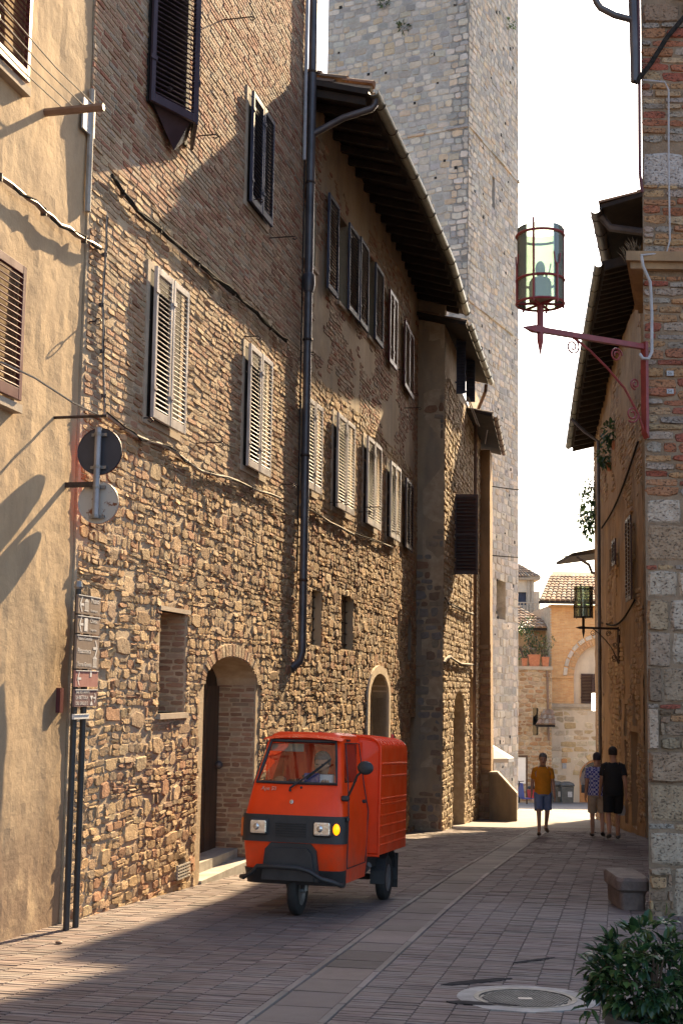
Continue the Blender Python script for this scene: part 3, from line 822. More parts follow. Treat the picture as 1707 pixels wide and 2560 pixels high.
for i, (W, L) in enumerate(((WC1, 4.0), (WC2, 4.0), (WC3, 5.0))):
    wall_skin(W, 0, L, -2.6, 11.3, HC[i], M['mortar'] if False else M['plasterC'], C, thick=.4)
    MB().wbox(W, 0, L, -2.6, 11.3, -7, -.45).build('house_core', M['mortar'], C)
    hm = [grown(h, .09) if h is c_arch else h for h in HC[i]]
    bgC, hbC = big_stones(W, 40, .05, L-.05, -1.6, 4.1, hm, .022, rb_pal)
    sC = masonry(W, 0, L, -2.4, 4.3, (.075, .15), (.09, .26), .021, .008, rb_pal, hm+hbC, True, .24, warp=.03, split=.25, w=.24, miss=.02)+bgC
    sC += masonry(W, 0, L, 4.3, 6.6, (.07, .12), (.12, .28), .016, .009, rb_pal, hm, True, .24, miss=.05, warp=.05, w=.2)
    sC += masonry(W, 0, L, 6.6, 10.6, (.06, .085), (.14, .28), .014, .012, bk_pal, hm, True, .2, miss=.06, warp=.03, w=.2, mask=lambda s, z: noise.noise(Vector((s*.9+W.o[1], z*.9, 5.5)))+.4*noise.noise(Vector((s*3, z*3, 2))) > -.12+.09*max(0, z-8.2))
    emit(sC, C, M['rubble'], 'stone', 'masonry', 100)
for h, W in ((c_open, WC1), (c_o1, WC1), (c_o2, WC2), (c_s1, WC1), (c_s2, WC1), (c_sl1, WC3), (c_sl2, WC3)):
    hole_back(W, h, M['glass_dark'] if h not in (c_s1, c_s2) else M['dark'], C, 'window_pane')
    if h in (c_s1, c_s2):
        g = MB()
        for k in range(5): z = h['z0']+(h['z1']-h['z0'])*(k+.5)/5; g.wbox(W, h['s0'], h['s1'], z-.008, z+.008, -.12, -.104)
        for k in range(3): a = h['s0']+(h['s1']-h['s0'])*(k+.5)/3; g.wbox(W, a-.008, a+.008, h['z0'], h['z1'], -.119, -.105)
        g.build('window_bars', M['iron'], C)
    if h in (c_open, c_o1, c_o2):
        g = MB(); m = (h['s0']+h['s1'])/2
        g.wbox(W, h['s0'], h['s0']+.06, h['z0'], h['z1'], -.21, -.15); g.wbox(W, h['s1']-.06, h['s1'], h['z0'], h['z1'], -.21, -.15)
        g.wbox(W, m-.03, m+.03, h['z0'], h['z1'], -.209, -.151); g.wbox(W, h['s0']+.06, h['s1']-.06, h['z1']-.06, h['z1'], -.208, -.152)
        g.build('window_frame', M['surround'], C)
        MB().wbox(W, h['s0']-.05, h['s1']+.05, h['z0']-.06, h['z0'], -.2, .05).build('window_sill', M['surround'], C)
hole_back(WC3, c_dr, M['wood'], C, 'door')
hole_back(WC2, c_arch, M['plaster_pale'], C, 'door')
mb = MB(); c0 = (c_arch['s0']+c_arch['s1'])/2; hw = (c_arch['s1']-c_arch['s0'])/2; hh = c_arch['z1']-c_arch['arch']
pin = [(c0-hw, c_arch['z0'])]+[(c0-hw*math.cos(math.pi*k/16), c_arch['arch']+hh*math.sin(math.pi*k/16)) for k in range(17)]+[(c0+hw, c_arch['z0'])]
pou = [(c0-hw-.18, c_arch['z0'])]+[(c0-(hw+.18)*math.cos(math.pi*k/16), c_arch['arch']+(hh+.16)*math.sin(math.pi*k/16)) for k in range(17)]+[(c0+hw+.18, c_arch['z0'])]
m_ = len(pin)
vs = [WC2.pt(p, q, .05) for p, q in pin]+[WC2.pt(p, q, .05) for p, q in pou]+[WC2.pt(p, q, -.28) for p, q in pin]+[WC2.pt(p, q, -.02) for p, q in pou]
mb.add(vs, [f for k in range(m_-1) for f in ((k, k+1, m_+k+1, m_+k), (k, 2*m_+k, 2*m_+k+1, k+1), (m_+k, m_+k+1, 3*m_+k+1, 3*m_+k))])
mb.build('door_surround', M['plaster_pale'], C)
# shutters: open leaves flat on the wall above, closed pairs below
for W, xl, yt, xr, yb, mt in ((WC1, 818, 478, 843, 722, 'sh_shade_navy'), (WC1, 869, 553, 894, 775, 'sh_shade_navy'), (WC2, 897, 588, 918, 808, 'sh_shade_navy'), (WC2, 935, 653, 955, 848, 'sh_shade_navy')):
    a, b, z0, z1 = W.rect(xl, yt, xr, yb, .07); shutter(C, W.mat(a, z0, .07), b-a, z1-z0, M[mt], .056, True)
for W, xl, yt, xr, yb, mt in ((WC2, 971, 720, 990, 905, 'sh_red'), (WC3, 1009, 797, 1031, 965, 'sh_red'), (WC3, 1012, 1192, 1029, 1368, 'sh_plum')):
    a, b, z0, z1 = W.rect(xl, yt, xr, yb, .07); w = (b-a)/2
    shutter(C, W.mat(a, z0, .07), w-.006, z1-z0, M[mt], .06, False); shutter(C, W.mat(a+w, z0, .07), w-.006, z1-z0, M[mt], .06, False)
shutter_pair(C, WC1, 763, 988, 801, 1218, M['sh_sunlit_grey'], .07)
shutter_pair(C, WC1, 840, 1029, 882, 1268, M['sh_sunlit_grey'], .07)
shutter_pair(C, WC2, 915, 1087, 949, 1308, M['sh_sunlit_grey'], .07, own=False)
shutter_pair(C, WC2, 973, 1150, 997, 1342, M['sh_sunlit_grey'], .07, own=False)
for W, x, y, l in ((WC1, 752, 882, .2), (WC1, 905, 1268, .35), (WC1, 822, 1256, .3), (WC2, 985, 925, .2), (WC3, 1020, 985, .2), (WC3, 1010, 1020, .35), (WC1, 896, 1280, .2), (WC2, 955, 1330, .3)): hook(C, W, x, y, l)
wall_cable('wall_cable', 'pale cable under the lower shutters of the deep-eaved house', WC1, [(750, 1262), (800, 1290), (850, 1318), (884, 1335)], .016, .04, M['rope'])
wall_cable('wall_cable', 'short cable beneath the last pale shutter of the deep-eaved house', WC2, [(886, 1336), (930, 1352), (980, 1368)], .016, .04, M['rope'])
# roof with deep eaves
def eave(W, L, n): return [W.pt(L*k/4, 0, n) for k in range(5)]
line_o = eave(WC1, 4.0, 1.02)+eave(WC2, 4.0, 1.02)[1:]+eave(WC3, 3.9, 1.02)[1:]
line_o[0] = WC1.pt(.02, 0, 1.02)
line_i = eave(WC1, 4.0, -6)+eave(WC2, 4.0, -6)[1:]+eave(WC3, 3.9, -6)[1:]
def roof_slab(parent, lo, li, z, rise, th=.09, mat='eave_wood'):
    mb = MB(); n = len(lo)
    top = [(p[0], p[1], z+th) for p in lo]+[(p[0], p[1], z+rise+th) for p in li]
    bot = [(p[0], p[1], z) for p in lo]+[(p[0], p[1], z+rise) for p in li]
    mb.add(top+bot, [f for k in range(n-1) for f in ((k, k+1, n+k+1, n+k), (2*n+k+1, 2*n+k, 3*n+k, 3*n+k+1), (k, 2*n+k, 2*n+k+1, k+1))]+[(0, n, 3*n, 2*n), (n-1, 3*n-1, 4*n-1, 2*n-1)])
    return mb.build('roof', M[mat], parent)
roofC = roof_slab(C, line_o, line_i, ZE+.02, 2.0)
def tiles(parent, p0, p1, q0, q1, z0, z1, nt, nr, mat='tile', r=.1, own=True):
    """rows of half-round tiles from eave p0-p1 up to q0-q1"""
    pal = [(.36, .22, .14), (.30, .2, .14), (.42, .29, .19), (.25, .18, .13), (.38, .31, .24)]
    P0, P1 = np.array([*p0[:2], z0]), np.array([*p1[:2], z0]); Q0, Q1 = np.array([*q0[:2], z1]), np.array([*q1[:2], z1])
    rest = MB()
    for i in range(nt):
        for j in range(nr):
            u = (i+.5)/nt
            a = P0+(P1-P0)*u; b = Q0+(Q1-Q0)*u
            s, e_ = a+(b-a)*j/nr, a+(b-a)*(j+1.12)/nr
            ax = (P1-P0)/np.linalg.norm(P1-P0); up = np.cross(ax, (b-a)); up = up/np.linalg.norm(up)
            if up[2] < 0: up = -up
            rr = r*rnd.uniform(.92, 1.08); vs = []
            tw = rnd.uniform(-.012, .012)
            for c, k_, lift in ((s, 1.0, .03), (e_, .82, .0)):
                for m in range(6):
                    t_ = math.pi*m/5; vs.append(tuple(c+ax*(math.cos(t_)*rr*k_+tw)+up*(math.sin(t_)*rr*k_*.8+lift)))
            fs = [(m, m+1, 7+m, 6+m) for m in range(5)]+[(5, 4, 3, 2, 1, 0)]
            mb = MB() if own else rest
            mb.cc = pick(pal); mb.add(vs, fs)
            if own: mb.build('tile', M[mat], parent)
    if not own: rest.build('tiles', M[mat], parent, kind='stuff')
for k, (i, j) in enumerate(((0, 4), (4, 8), (8, 12))):
    tiles(roofC, line_o[i], line_o[j], line_i[i], line_i[j], ZE+.10, ZE+2.1, 17, 12, own=False)
tiles(roofC, WC1.pt(.02, 0, 1.06), WC1.pt(.25, 0, 1.06), WC1.pt(.02, 0, -1.5), WC1.pt(.25, 0, -1.5), ZE+.17, ZE+.97, 1, 6)
for W, L in ((WC1, 4), (WC2, 4), (WC3, 3.9)):
    k = 0.15
    while k < L:
        Mx = W.mat(k, ZE+.02, 0) @ Matrix.Rotation(math.atan2(2.0, 7.02), 4, 'X')
        zr = 2.0*(1.02)/7.02
        mb = MB(); mb.add([W.pt(k-.04, ZE-.10, .95), W.pt(k+.04, ZE-.10, .95), W.pt(k+.04, ZE-.10+zr, -.1), W.pt(k-.04, ZE-.10+zr, -.1),
                           W.pt(k-.04, ZE+.025, .95), W.pt(k+.04, ZE+.025, .95), W.pt(k+.04, ZE+.025+zr, -.1), W.pt(k-.04, ZE+.025+zr, -.1)],
                          [(3, 2, 1, 0), (4, 5, 6, 7), (0, 1, 5, 4), (1, 2, 6, 5), (2, 3, 7, 6), (3, 0, 4, 7)])
        mb.build('rafter', M['eave_wood'], C); k += .55
def gutter(name, label, P, z, r=.085, group=None, mat='gutter', rings=6):
    P = [Vector((p[0], p[1], p[2] if z is None else z)) for p in P]
    t = thing(name, label, 'gutter', P[0], group=group)
    mb = MB(); rgs = []
    for i, p in enumerate(P):
        d = (P[min(i+1, len(P)-1)]-P[max(i-1, 0)]).normalized(); sd_ = Vector((d.y, -d.x, 0))
        ring = []
        for rr in (r, r-.008):
            for k in range(9):
                q = math.pi*k/8*(1 if rr == r else 1)
                ang = math.pi+q if rr == r else 2*math.pi-q
                ring.append(tuple(p+sd_*math.cos(ang)*rr+Vector((0, 0, math.sin(ang)*rr))))
        rgs.append(ring)
    mb.loft(rgs); mb.build('trough', M[mat], t, smooth=True)
    L = [0]
    for a, b in zip(P, P[1:]): L.append(L[-1]+(b-a).length)
    k = .5
    while k < L[-1]:
        i = max(j for j in range(len(P)-1) if L[j] <= k); p = P[i].lerp(P[i+1], (k-L[i])/(L[i+1]-L[i]))
        d = (P[i+1]-P[i]).normalized(); sd_ = Vector((d.y, -d.x, 0))
        mb = MB(); mb.tube([p+sd_*math.cos(math.pi+math.pi*m/8)*(r+.006)+Vector((0, 0, math.sin(math.pi+math.pi*m/8)*(r+.006))) for m in range(9)], .009, 5)
        mb.build('bracket', M['iron'], t); k += .95
    return t
gl = [WC1.pt(-.02, 0, 1.10)]+[W.pt(L*k/4, 0, 1.10) for W, L in ((WC1, 4), (WC2, 4), (WC3, 3.9)) for k in range(1, 5)]
gC = gutter('gutter', 'long grey half-round gutter along the deep eaves', gl, ZE+.06)
p0 = Vector((*WC1.pt(.12, 0, 1.10)[:2], ZE)); p3 = Vector(WB.pt(sP, ZE-.55, .11))
MB().tube([p0, p0+Vector((0, 0, -.1)), p0+Vector((-.05, 0, -.17)), p0.lerp(p3, .5)+Vector((0, 0, -.02)), p3+Vector((.1, 0, .06)), p3], .055, 10).build('outlet_pipe', M['pipe'], gC, smooth=True)

# ------------------------------------------------------------------ projecting narrow house
WD = Wall(2.40, 30.0, 11.6)
WDf = Wall(*WD.pt(0, 0, -8)[:2], 101.6)            # face towards the camera; s runs to the street corner at s=8
D = thing('projecting_house', 'narrow house standing proud of the row with an open dark shutter', 'house', (2.4, 30.0, gh(30)))
ZD = 10.1
d_arch = H(WD, 1131, 1726, 1160, 2060, .5, spring=1800); d_arch['z0'] = -3.0
d_win = H(WD, 1173, 1690, 1181, 1812, .3)
LD = WD.hit(1198, 1700)[0]
wall_skin(WD, 0, LD, -3.2, ZD+.3, [d_arch, d_win], M['mortar'], D, thick=.5)
wall_skin(WDf, 0, 8, -3.2, ZD+1.2, [], M['plasterC'], D, thick=.3, cell=.25, bulge=.03)
MB().wbox(WD, .02, LD, -3.2, ZD+.3, -8, -.6).build('house_core', M['mortar'], D)
dpal = [(.50, .39, .25), (.46, .35, .22), (.54, .43, .29), (.42, .31, .20)]
sD = masonry(WD, 0, LD, -3.0, 9.2, (.11, .19), (.14, .42), .03, .02, dpal, [d_arch, d_win], True, .24)
emit(sD, D, M['rubble'], 'stone', 'masonry', 60)
gp = [(.34, .29, .23), (.30, .22, .16), (.38, .31, .23), (.28, .26, .24), (.33, .2, .13)]
sD = masonry(WDf, 5.6, 7.99, -3.0, 8.6, (.12, .26), (.16, .45), .03, .012, gp, [], True, .2, n0=-.05, warp=.04, mask=lambda s, z: noise.noise(Vector((s*1.1, z*.8, 8.5)))+.5*noise.noise(Vector((s*3, z*3, 2))) > -.12+.05*max(0, z-2))
emit(sD, D, M['rubble'], 'stone', 'masonry', 60)
hole_back(WD, d_arch, M['wood'], D, 'door'); hole_back(WD, d_win, M['glass_dark'], D, 'window_pane')
lo = [WD.pt(-.35, 0, .54), WD.pt(LD*.5, 0, .54), WD.pt(LD*.62, 0, .54)]
li = [WD.pt(-.35, 0, -6), WD.pt(LD*.5, 0, -6), WD.pt(LD*.62, 0, -6)]
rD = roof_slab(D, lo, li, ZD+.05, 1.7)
tiles(rD, lo[0], lo[2], li[0], li[2], ZD+.13, ZD+1.83, 20, 10, own=False)
gD = gutter('gutter', 'shorter weathered gutter on the projecting house', [WD.pt(-.4, 0, .62), WD.pt(LD*.3, 0, .62), WD.pt(LD*.62, 0, .62)], ZD+.1, .075)
p0 = Vector((*WD.pt(LD*.60, 0, .5)[:2], ZD)); s5 = LD*.72
MB().tube([p0, p0+Vector((-.02, 0, -.2)), Vector(WD.pt(s5, ZD-.6, .12)), Vector(WD.pt(s5, ZD-1.0, .1)), Vector(WD.pt(s5, 3, .1)), Vector(WD.pt(s5, -1.2, .1))], .05, 8).build('outlet_pipe', M['pipe_brown'], gD, smooth=True)
# open shutter leaves on the projecting house
a, z1 = WD.hit(1136, 1236, .0); s6 = WD.hit(1150, 1300, 0)[0]
def perp_leaf(xl, yt, xr, yb, Y, mt, mid, ang=0, pitch=.06):
    p = at(xl, yb, Y); q = at(xr, yt, Y); q2 = at(xl, yt, Y)
    Mx = Matrix.Translation(Vector(p)) @ Matrix.Rotation(R(ang), 4, 'Z')
    shutter(D, Mx, (q[0]-p[0]), q2[2]-p[2], M[mt], pitch, True, mid, back=True)
perp_leaf(1134, 1236, 1194, 1436, 32.2, 'sh_brown', True, -4, .085)
perp_leaf(1140, 842, 1164, 985, 31.2, 'sh_shade_navy', False, -6, .07)
perp_leaf(1164, 880, 1187, 1005, 33.0, 'sh_shade_navy', False, 0, .08)
s7, z7 = WD.hit(1180, 1100, 0)
MB().wbox(WD, LD*.30, LD*.58, WD.hit(1165, 1010)[1], WD.hit(1165, 860)[1], -.02, .03).build('window_pane', M['glass_dark'], D)
wall_cable('wall_cable', 'upper pale cable looping over the sunlit side of the projecting house', WD, [(1108, 1498), (1130, 1515), (1160, 1530), (1182, 1534)], .03, .06, M['rope'])
wall_cable('wall_cable', 'lower pale cable looping over the sunlit side of the projecting house', WD, [(1108, 1655), (1122, 1640), (1150, 1660), (1184, 1662)], .03, .06, M['rope'])
t = thing('clothes_poles', 'two white clothes poles leaning out from the projecting house', 'pole', WD.pt(LD*.35, 8, 0))
for x0, y0, x1, y1 in ((1165, 990, 1192, 1062), (1170, 992, 1198, 1066), (1218, 1075, 1212, 1110)):
    p, q = at(x0, y0, 31.5), at(x1, y1, 31.5)
    MB().tube([tuple(p), tuple(q)], .014, 6).build('pole', M['rope'], t)
# ------------------------------------------------------------------ last low wing before the tower
WE = Wall(*WD.pt(LD-.1, 0, .30)[:2], 10.5)
WEf = Wall(*WE.pt(0, 0, -6)[:2], 100.5)
E_ = thing('end_wing', 'slim brown end wing of the row in front of the tower', 'house', WE.pt(0, gh(38), 0))
bt = MB(); ze = 8.9
prof = [(-3.6, .10), (0, .06), (4, .02), (ze, 0)]
rg = []
for z, k in prof: rg.append([WE.pt(0, z, k), WE.pt(1.1, z, k), WE.pt(1.1, z, -6), WE.pt(0, z, -6)])
bt.loft(rg); bt.build('wall', M['plasterR'], E_)
sE = masonry(WEf, 5.2, 6.05, -3.4, 3.0, (.14, .2), (.25, .4), .03, .015, [(.42, .26, .16), (.36, .22, .14), (.45, .32, .2)], [], False, .2)
emit(sE, E_, M['brick'], 'brick', 'brickwork', 60, 6)
ea, eb = at(1230, 972, 34.6), at(1252, 1138, 40.4); ze = float(min(ea[2], eb[2])); lo = [tuple(ea), tuple(eb)]; li = [(ea[0]-5.5, ea[1]+1.1), (eb[0]-5.5, eb[1]+1.1)]
rE = roof_slab(E_, lo, li, ze, 1.5)
tiles(rE, lo[0], lo[1], li[0], li[1], ze+.09, ze+1.59, 11, 8, own=False)
gutter('gutter', 'short rusty brown gutter over the end wing', [(ea[0]+.08, ea[1]), (eb[0]+.08, eb[1])], ze+.06, .075, mat='pipe_brown')

# ------------------------------------------------------------------ medieval tower
tc = at(1166, 1200, 44.0)
WT2 = Wall(tc[0], tc[1], 26.0)                       # street side face, s away from the near corner
TW = 5.7
tl = WT2.pt(0, 0, 0)
WT1 = Wall(tl[0]-TW*math.cos(R(26)), tl[1]+TW*math.sin(R(26)), 116.0)   # face towards the camera, near corner at s=TW
T = thing('stone_tower', 'tall square grey stone tower rising behind the houses', 'tower', (tc[0], tc[1], gh(44)))
t_w = H(WT2, 1240, 1440, 1263, 1546, .6); t_s = H(WT2, 1229, 438, 1236, 522, .4); t_d = H(WT2, 1228, 1450, 1229, 1451, .1)
for W, a, b, hs in ((WT1, 0, TW, []), (WT2, 0, TW, [t_w, t_s])):
    wall_skin(W, a, b, -4.5, 29.3, hs, M['mortar_grey'], T, thick=.7)
mb = MB(); pts = [WT1.pt(0, 0, -.75), WT1.pt(TW-.75, 0, -.75), WT2.pt(TW, 0, -.75)]
bl = WT1.pt(0, 0, -TW)
mb.add([(p[0], p[1], z) for z in (-4.5, 29.3) for p in (WT1.pt(.02, 0, -.65), WT2.pt(.4, 0, -.65), WT2.pt(TW-.02, 0, -.65), WT1.pt(.02, 0, -TW+.02))],
       [(0, 1, 5, 4), (1, 2, 6, 5), (2, 3, 7, 6), (3, 0, 4, 7), (4, 5, 6, 7)])
mb.build('tower_core', M['mortar_grey'], T)
tp = [(.52, .47, .39), (.57, .51, .42), (.43, .41, .37), (.62, .55, .45), (.56, .45, .32), (.38, .365, .34), (.57, .49, .38), (.48, .45, .39), (.59, .54, .46)]
tpl = [(.52, .47, .40), (.56, .51, .43), (.43, .41, .375), (.38, .37, .35), (.60, .54, .46)]
sT = []
for W, hs in ((WT1, []), (WT2, [t_w, t_s])):
    sT += masonry(W, .0, TW, -4.4, 8.5, (.24, .36), (.28, .62), .022, .018, tpl, hs, True, .12, warp=.05, w=.16)
    sT += masonry(W, .0, TW, 8.5, 29.2, (.19, .29), (.22, .52), .022, .018, tp, hs, True, .16, miss=.012, warp=.05, w=.16)
for k, (zc) in enumerate((15.2, 21.6)):                     # string courses
    for W in (WT1, WT2):
        s = 0
        while s < TW-.05:
            l = min(rnd.uniform(.5, 1.0), TW-s); sT.append(stone(W, s+.01, s+l-.01, zc, zc+.11, .085, tp, False, .1)); s += l
emit(sT, T, M['ashlar'], 'stone_block', 'stonework')
hole_back(WT2, t_w, M['ashlar_plain'] if 'ashlar_plain' in M else M['mortar_grey'], T, 'window_infill'); hole_back(WT2, t_s, M['mortar_grey'], T, 'slit_infill')
mb = MB()
for W in (WT1, WT2):
    for k in range(65):
        a, z = rnd.uniform(.4, TW-.4), rnd.uniform(-2, 28)
        r_ = rnd.uniform(.03, .075); mb.wbox(W, a-r_, a+r_*rnd.uniform(.6, 1), z-r_, z+r_*rnd.uniform(.5, 1.1), -.02, .024)
mb.build('putlog_shade_blocks', M['dark'], T, kind='stuff')  # dark blocks on the face, the shade of small holes put into colour

# ------------------------------------------------------------------ leaves
def leaf_mat(name, c1, c2, rough=.45):
    m, nt, b = base(name, rough, 0, .5)
    a = nd(nt, 'ShaderNodeAttribute'); a.attribute_name = 'col'
    nt.links.new(a.outputs['Color'], b.inputs['Base Color'])
    b.inputs['Subsurface Weight'].default_value = 0.0
    tr = nd(nt, 'ShaderNodeBsdfTranslucent'); nt.links.new(a.outputs['Color'], tr.inputs[0])
    mx = nd(nt, 'ShaderNodeMixShader'); mx.inputs[0].default_value = .25
    nt.links.new(b.outputs[0], mx.inputs[1]); nt.links.new(tr.outputs[0], mx.inputs[2]); nt.links.new(mx.outputs[0], nt.nodes['Material Output'].inputs[0])
    return m
M['leaf'] = leaf_mat('leaf', None, None, .4)
LP = [(.035, .075, .022), (.05, .10, .03), (.03, .06, .02), (.07, .12, .035), (.04, .085, .03)]
def leaf(mb, p, d, up, L, w, pal=LP):
    """pointed oval leaf folded along its midrib"""
    d = d.normalized(); sd_ = d.cross(up)
    sd_ = sd_.normalized() if sd_.length > 1e-4 else Vector((1, 0, 0)); nn = sd_.cross(d)
    mb.cc = pick(pal, .25)
    c = [p, p+d*L*.3, p+d*L*.65-nn*L*.04, p+d*L-nn*L*.14]
    l = [p+d*L*.28+sd_*w*.5+nn*w*.16, p+d*L*.62+sd_*w*.44+nn*w*.12]; r_ = [p+d*L*.28-sd_*w*.5+nn*w*.16, p+d*L*.62-sd_*w*.44+nn*w*.12]
    mb.add([tuple(x) for x in (*c, *l, *r_)], [(0, 1, 4), (1, 2, 5, 4), (2, 3, 5), (0, 6, 1), (1, 6, 7, 2), (2, 7, 3)])
def rdir():
    while True:
        v = Vector((rnd.uniform(-1, 1), rnd.uniform(-1, 1), rnd.uniform(-1, 1)))
        if .05 < v.length < 1: return v.normalized()
def clump(mb, c, r, n, L, w, pal=LP, droop=0.0):
    c = Vector(c)
    for _ in range(n):
        v = rdir(); p = c+Vector((v.x*r[0], v.y*r[1], v.z*r[2]))*rnd.uniform(.45, 1.0)
        d = (v+rdir()*.8+Vector((0, 0, -droop))).normalized()
        leaf(mb, p, d, Vector((0, 0, 1)), L*rnd.uniform(.7, 1.25), w*rnd.uniform(.7, 1.2), pal)
for x, y, W, lab in ((1010, 70, WT1, 'tuft of green weeds growing high on the tower face near its centre'), (962, 8, WT1, 'green weed tuft at the top left edge of the tower face'), (1268, 60, WT2, 'weeds on the street side of the tower at the very top'), (1000, 545, WT1, None)):
    if lab is None: continue
    a, z = W.hit(x, y); t = thing('weed_tuft', lab, 'plant', W.pt(a, z, 0), group='weeds on the tower')
    mb = MB(); clump(mb, W.pt(a, z, .06), (.28, .1, .22), 60, .13, .06); mb.build('foliage', M['leaf'], t)
    MB().tube([W.pt(a, z-.1, -.05), W.pt(a, z, .05)], .012, 5).build('stem', M['wood'], t)

# ------------------------------------------------------------------ right: near corner house with the lantern
KY = 12.9
WK = Wall(at(1608, 1700, KY)[0], KY, 90.0)            # face towards the camera, s to the right
K = thing('corner_house', 'corner house of mixed bricks and big pitted stones at right edge', 'house', (WK.o[0], KY, gh(KY)))
zled = WK.hit(1650, 655)[1]
k_lo = WK.hit(1614, 1500)[0]; k_up = WK.hit(1603, 300)[0]
def kbox(s0, z0, z1, n0, n1, slope=.285, s1=6.0):
    q = [(s0-n1*slope, n1), (s1, n1), (s1, n0), (s0-n0*slope, n0)]
    mb = MB(); mb.loft([[WK.pt(a, z, n) for a, n in q] for z in (z0, z1)]); return mb
kbox(k_lo, -1.5, zled, -3.2, 0).build('lower_wall', M['mortar_dark'], K)
kbox(k_up, zled, 13, -3.2, 0).build('upper_wall', M['mortar_dark'], K)
def zk(y): return WK.hit(1655, y)[1]
kb = [(.50, .29, .15), (.54, .37, .21), (.42, .17, .095), (.46, .24, .13), (.38, .33, .28), (.56, .42, .27), (.36, .12, .08), (.44, .36, .29)]
ks = [(.56, .45, .34), (.50, .39, .28), (.60, .50, .39), (.42, .31, .21)]
kd = [(.34, .25, .17), (.40, .30, .2), (.30, .22, .15)]
def kband(y0, y1, s0, ch, ln, d, gap, pal, rough=True, jit=.14, cnt=None):
    return masonry(WK, s0, 1.1, zk(y1), zk(y0), ch, ln, d, gap, pal, [], rough, jit)
sK = kband(-200, 55, k_up, (.2, .3), (.3, .5), .04, .02, kd)+kband(55, 358, k_up, (.07, .125), (.16, .38), .025, .009, kb, True, .2)
sK += kband(358, 462, k_up, (.40, .42), (.6, .7), .03, .01, [(.52, .49, .46)], True, .06)+kband(462, 640, k_up, (.07, .13), (.16, .38), .025, .009, kb, True, .2)
sK += kband(690, 1245, k_lo, (.065, .125), (.14, .40), .028, .010, kb, True, .22)
for y0, y1, kind in ((1245, 1310, 0), (1310, 1408, 0), (1408, 1425, 2), (1425, 1495, 1), (1495, 1580, 1), (1580, 1668, 0), (1668, 1758, 1), (1758, 1772, 2), (1772, 1875, 1), (1875, 1958, 0), (1958, 2058, 0), (2058, 2075, 2), (2075, 2165, 0), (2165, 2330, 1), (2330, 2520, 1)):
    z0, z1 = zk(y1), zk(y0)
    if kind == 2: sK += masonry(WK, k_lo, 1.1, z0, z1, (.06, .07), (.14, .3), .02, .008, kb, [], True, .2); continue
    s = k_lo-(rnd.uniform(0, .1) if kind else 0)
    while s < 1.1:
        l = rnd.uniform(.22, .55) if kind == 0 else rnd.uniform(.14, .40)
        a_, b_ = max(s, k_lo), s+l
        if kind == 1 and rnd.random() < .55:                 # smaller stones and bricks filling the course
            sK += masonry(WK, a_, b_, z0, z1, (.07, .16), (.12, .3), .04, .008, kd+ks[3:]+kb[:2], [], True, .2, warp=.02)
        else: sK.append(stone(WK, a_+.005, b_-.005, z0+.005+rnd.uniform(-.01, .01), z1-.005+rnd.uniform(-.015, .01), .055, ks if kind == 0 else ks+kd, True, .07, w=.18))
        s += l
emit(sK, K, M['kstone'] if 'kstone' in M else M['rubble'], 'stone', 'masonry', 300, 6)
# ledge between the storeys, edge pilaster
mb = MB(); lx = WK.hit(1566, 655)[0]
for z, k in ((-.16, .0), (-.09, .05), (0, .10), (.05, .10)):
    pass
for a_, b_ in ((kbox(lx, zled-.03, zled+.07, -1.6, .13), 0), (kbox(lx+.04, zled-.10, zled-.031, -1.5, .08), 0)): mb.add(a_.v, a_.f)
mb.build('ledge', M['kledge'] if 'kledge' in M else M['plasterR'], K)
mb = MB()
for k in range(40):
    p = WK.pt(rnd.uniform(lx+.02, lx+.14), zled+.07, rnd.uniform(-.3, .1)); d = Vector((rnd.uniform(-.5, .5), rnd.uniform(-.5, .5), 1))
    leaf(mb, Vector(p), d, Vector((1, 0, .3)), rnd.uniform(.1, .22), .012, [(.12, .10, .07), (.16, .13, .09)])
tag(mb.build('dry_grass', M['leaf'], None, loc=WK.pt(lx+.08, zled+.07, 0)), 'dry grass tuft sprouting on the stone ledge of the corner house', 'grass')
# pipes, gutter and cables of the corner house
t = thing('downpipe', 'slim dark downpipe and gutter end on the corner house beside the sky', 'downpipe', WK.pt(k_up, 7, 0))
P = lambda x, y, dy=0: tuple(at(x, y, KY-.05+dy))
MB().tube([P(1578, -60), P(1582, 60), P(1586, 200), P(1585, 205)], .045, 10).build('pipe', M['pipe'], t, smooth=True)
MB().tube([P(1594, -60), P(1597, 200), P(1598, 430), P(1604, 480)], .018, 8).build('brown_conduit', M['sh_red'], t)
MB().tube([P(1580, 50), P(1535, 38), P(1500, 20), P(1490, 5), P(1480, -30)], .036, 10).build('gutter_outlet', M['pipe'], t, smooth=True)
t = thing('wall_cable', 'thick dark cable slanting over the bricks of the corner house', 'cable', P(1600, 200))
MB().tube([P(1587, 208, -.02), P(1625, 160, -.05), P(1665, 95, -.05), P(1707, 45, -.05), P(1760, -10, -.05)], .026, 8).build('strand', M['cable_dark'], t, smooth=True)
t = thing('wall_conduit', 'thin grey conduit dropping down the bricks above the ledge', 'conduit', P(1670, 400))
MB().tube([P(1605, 200, -.05), P(1660, 205, -.05), P(1670, 225, -.05), P(1670, 400, -.05), P(1673, 600, -.05), P(1665, 632, -.05), P(1600, 638, -.1)], .010, 6).build('strand', M['white_pipe'], t)
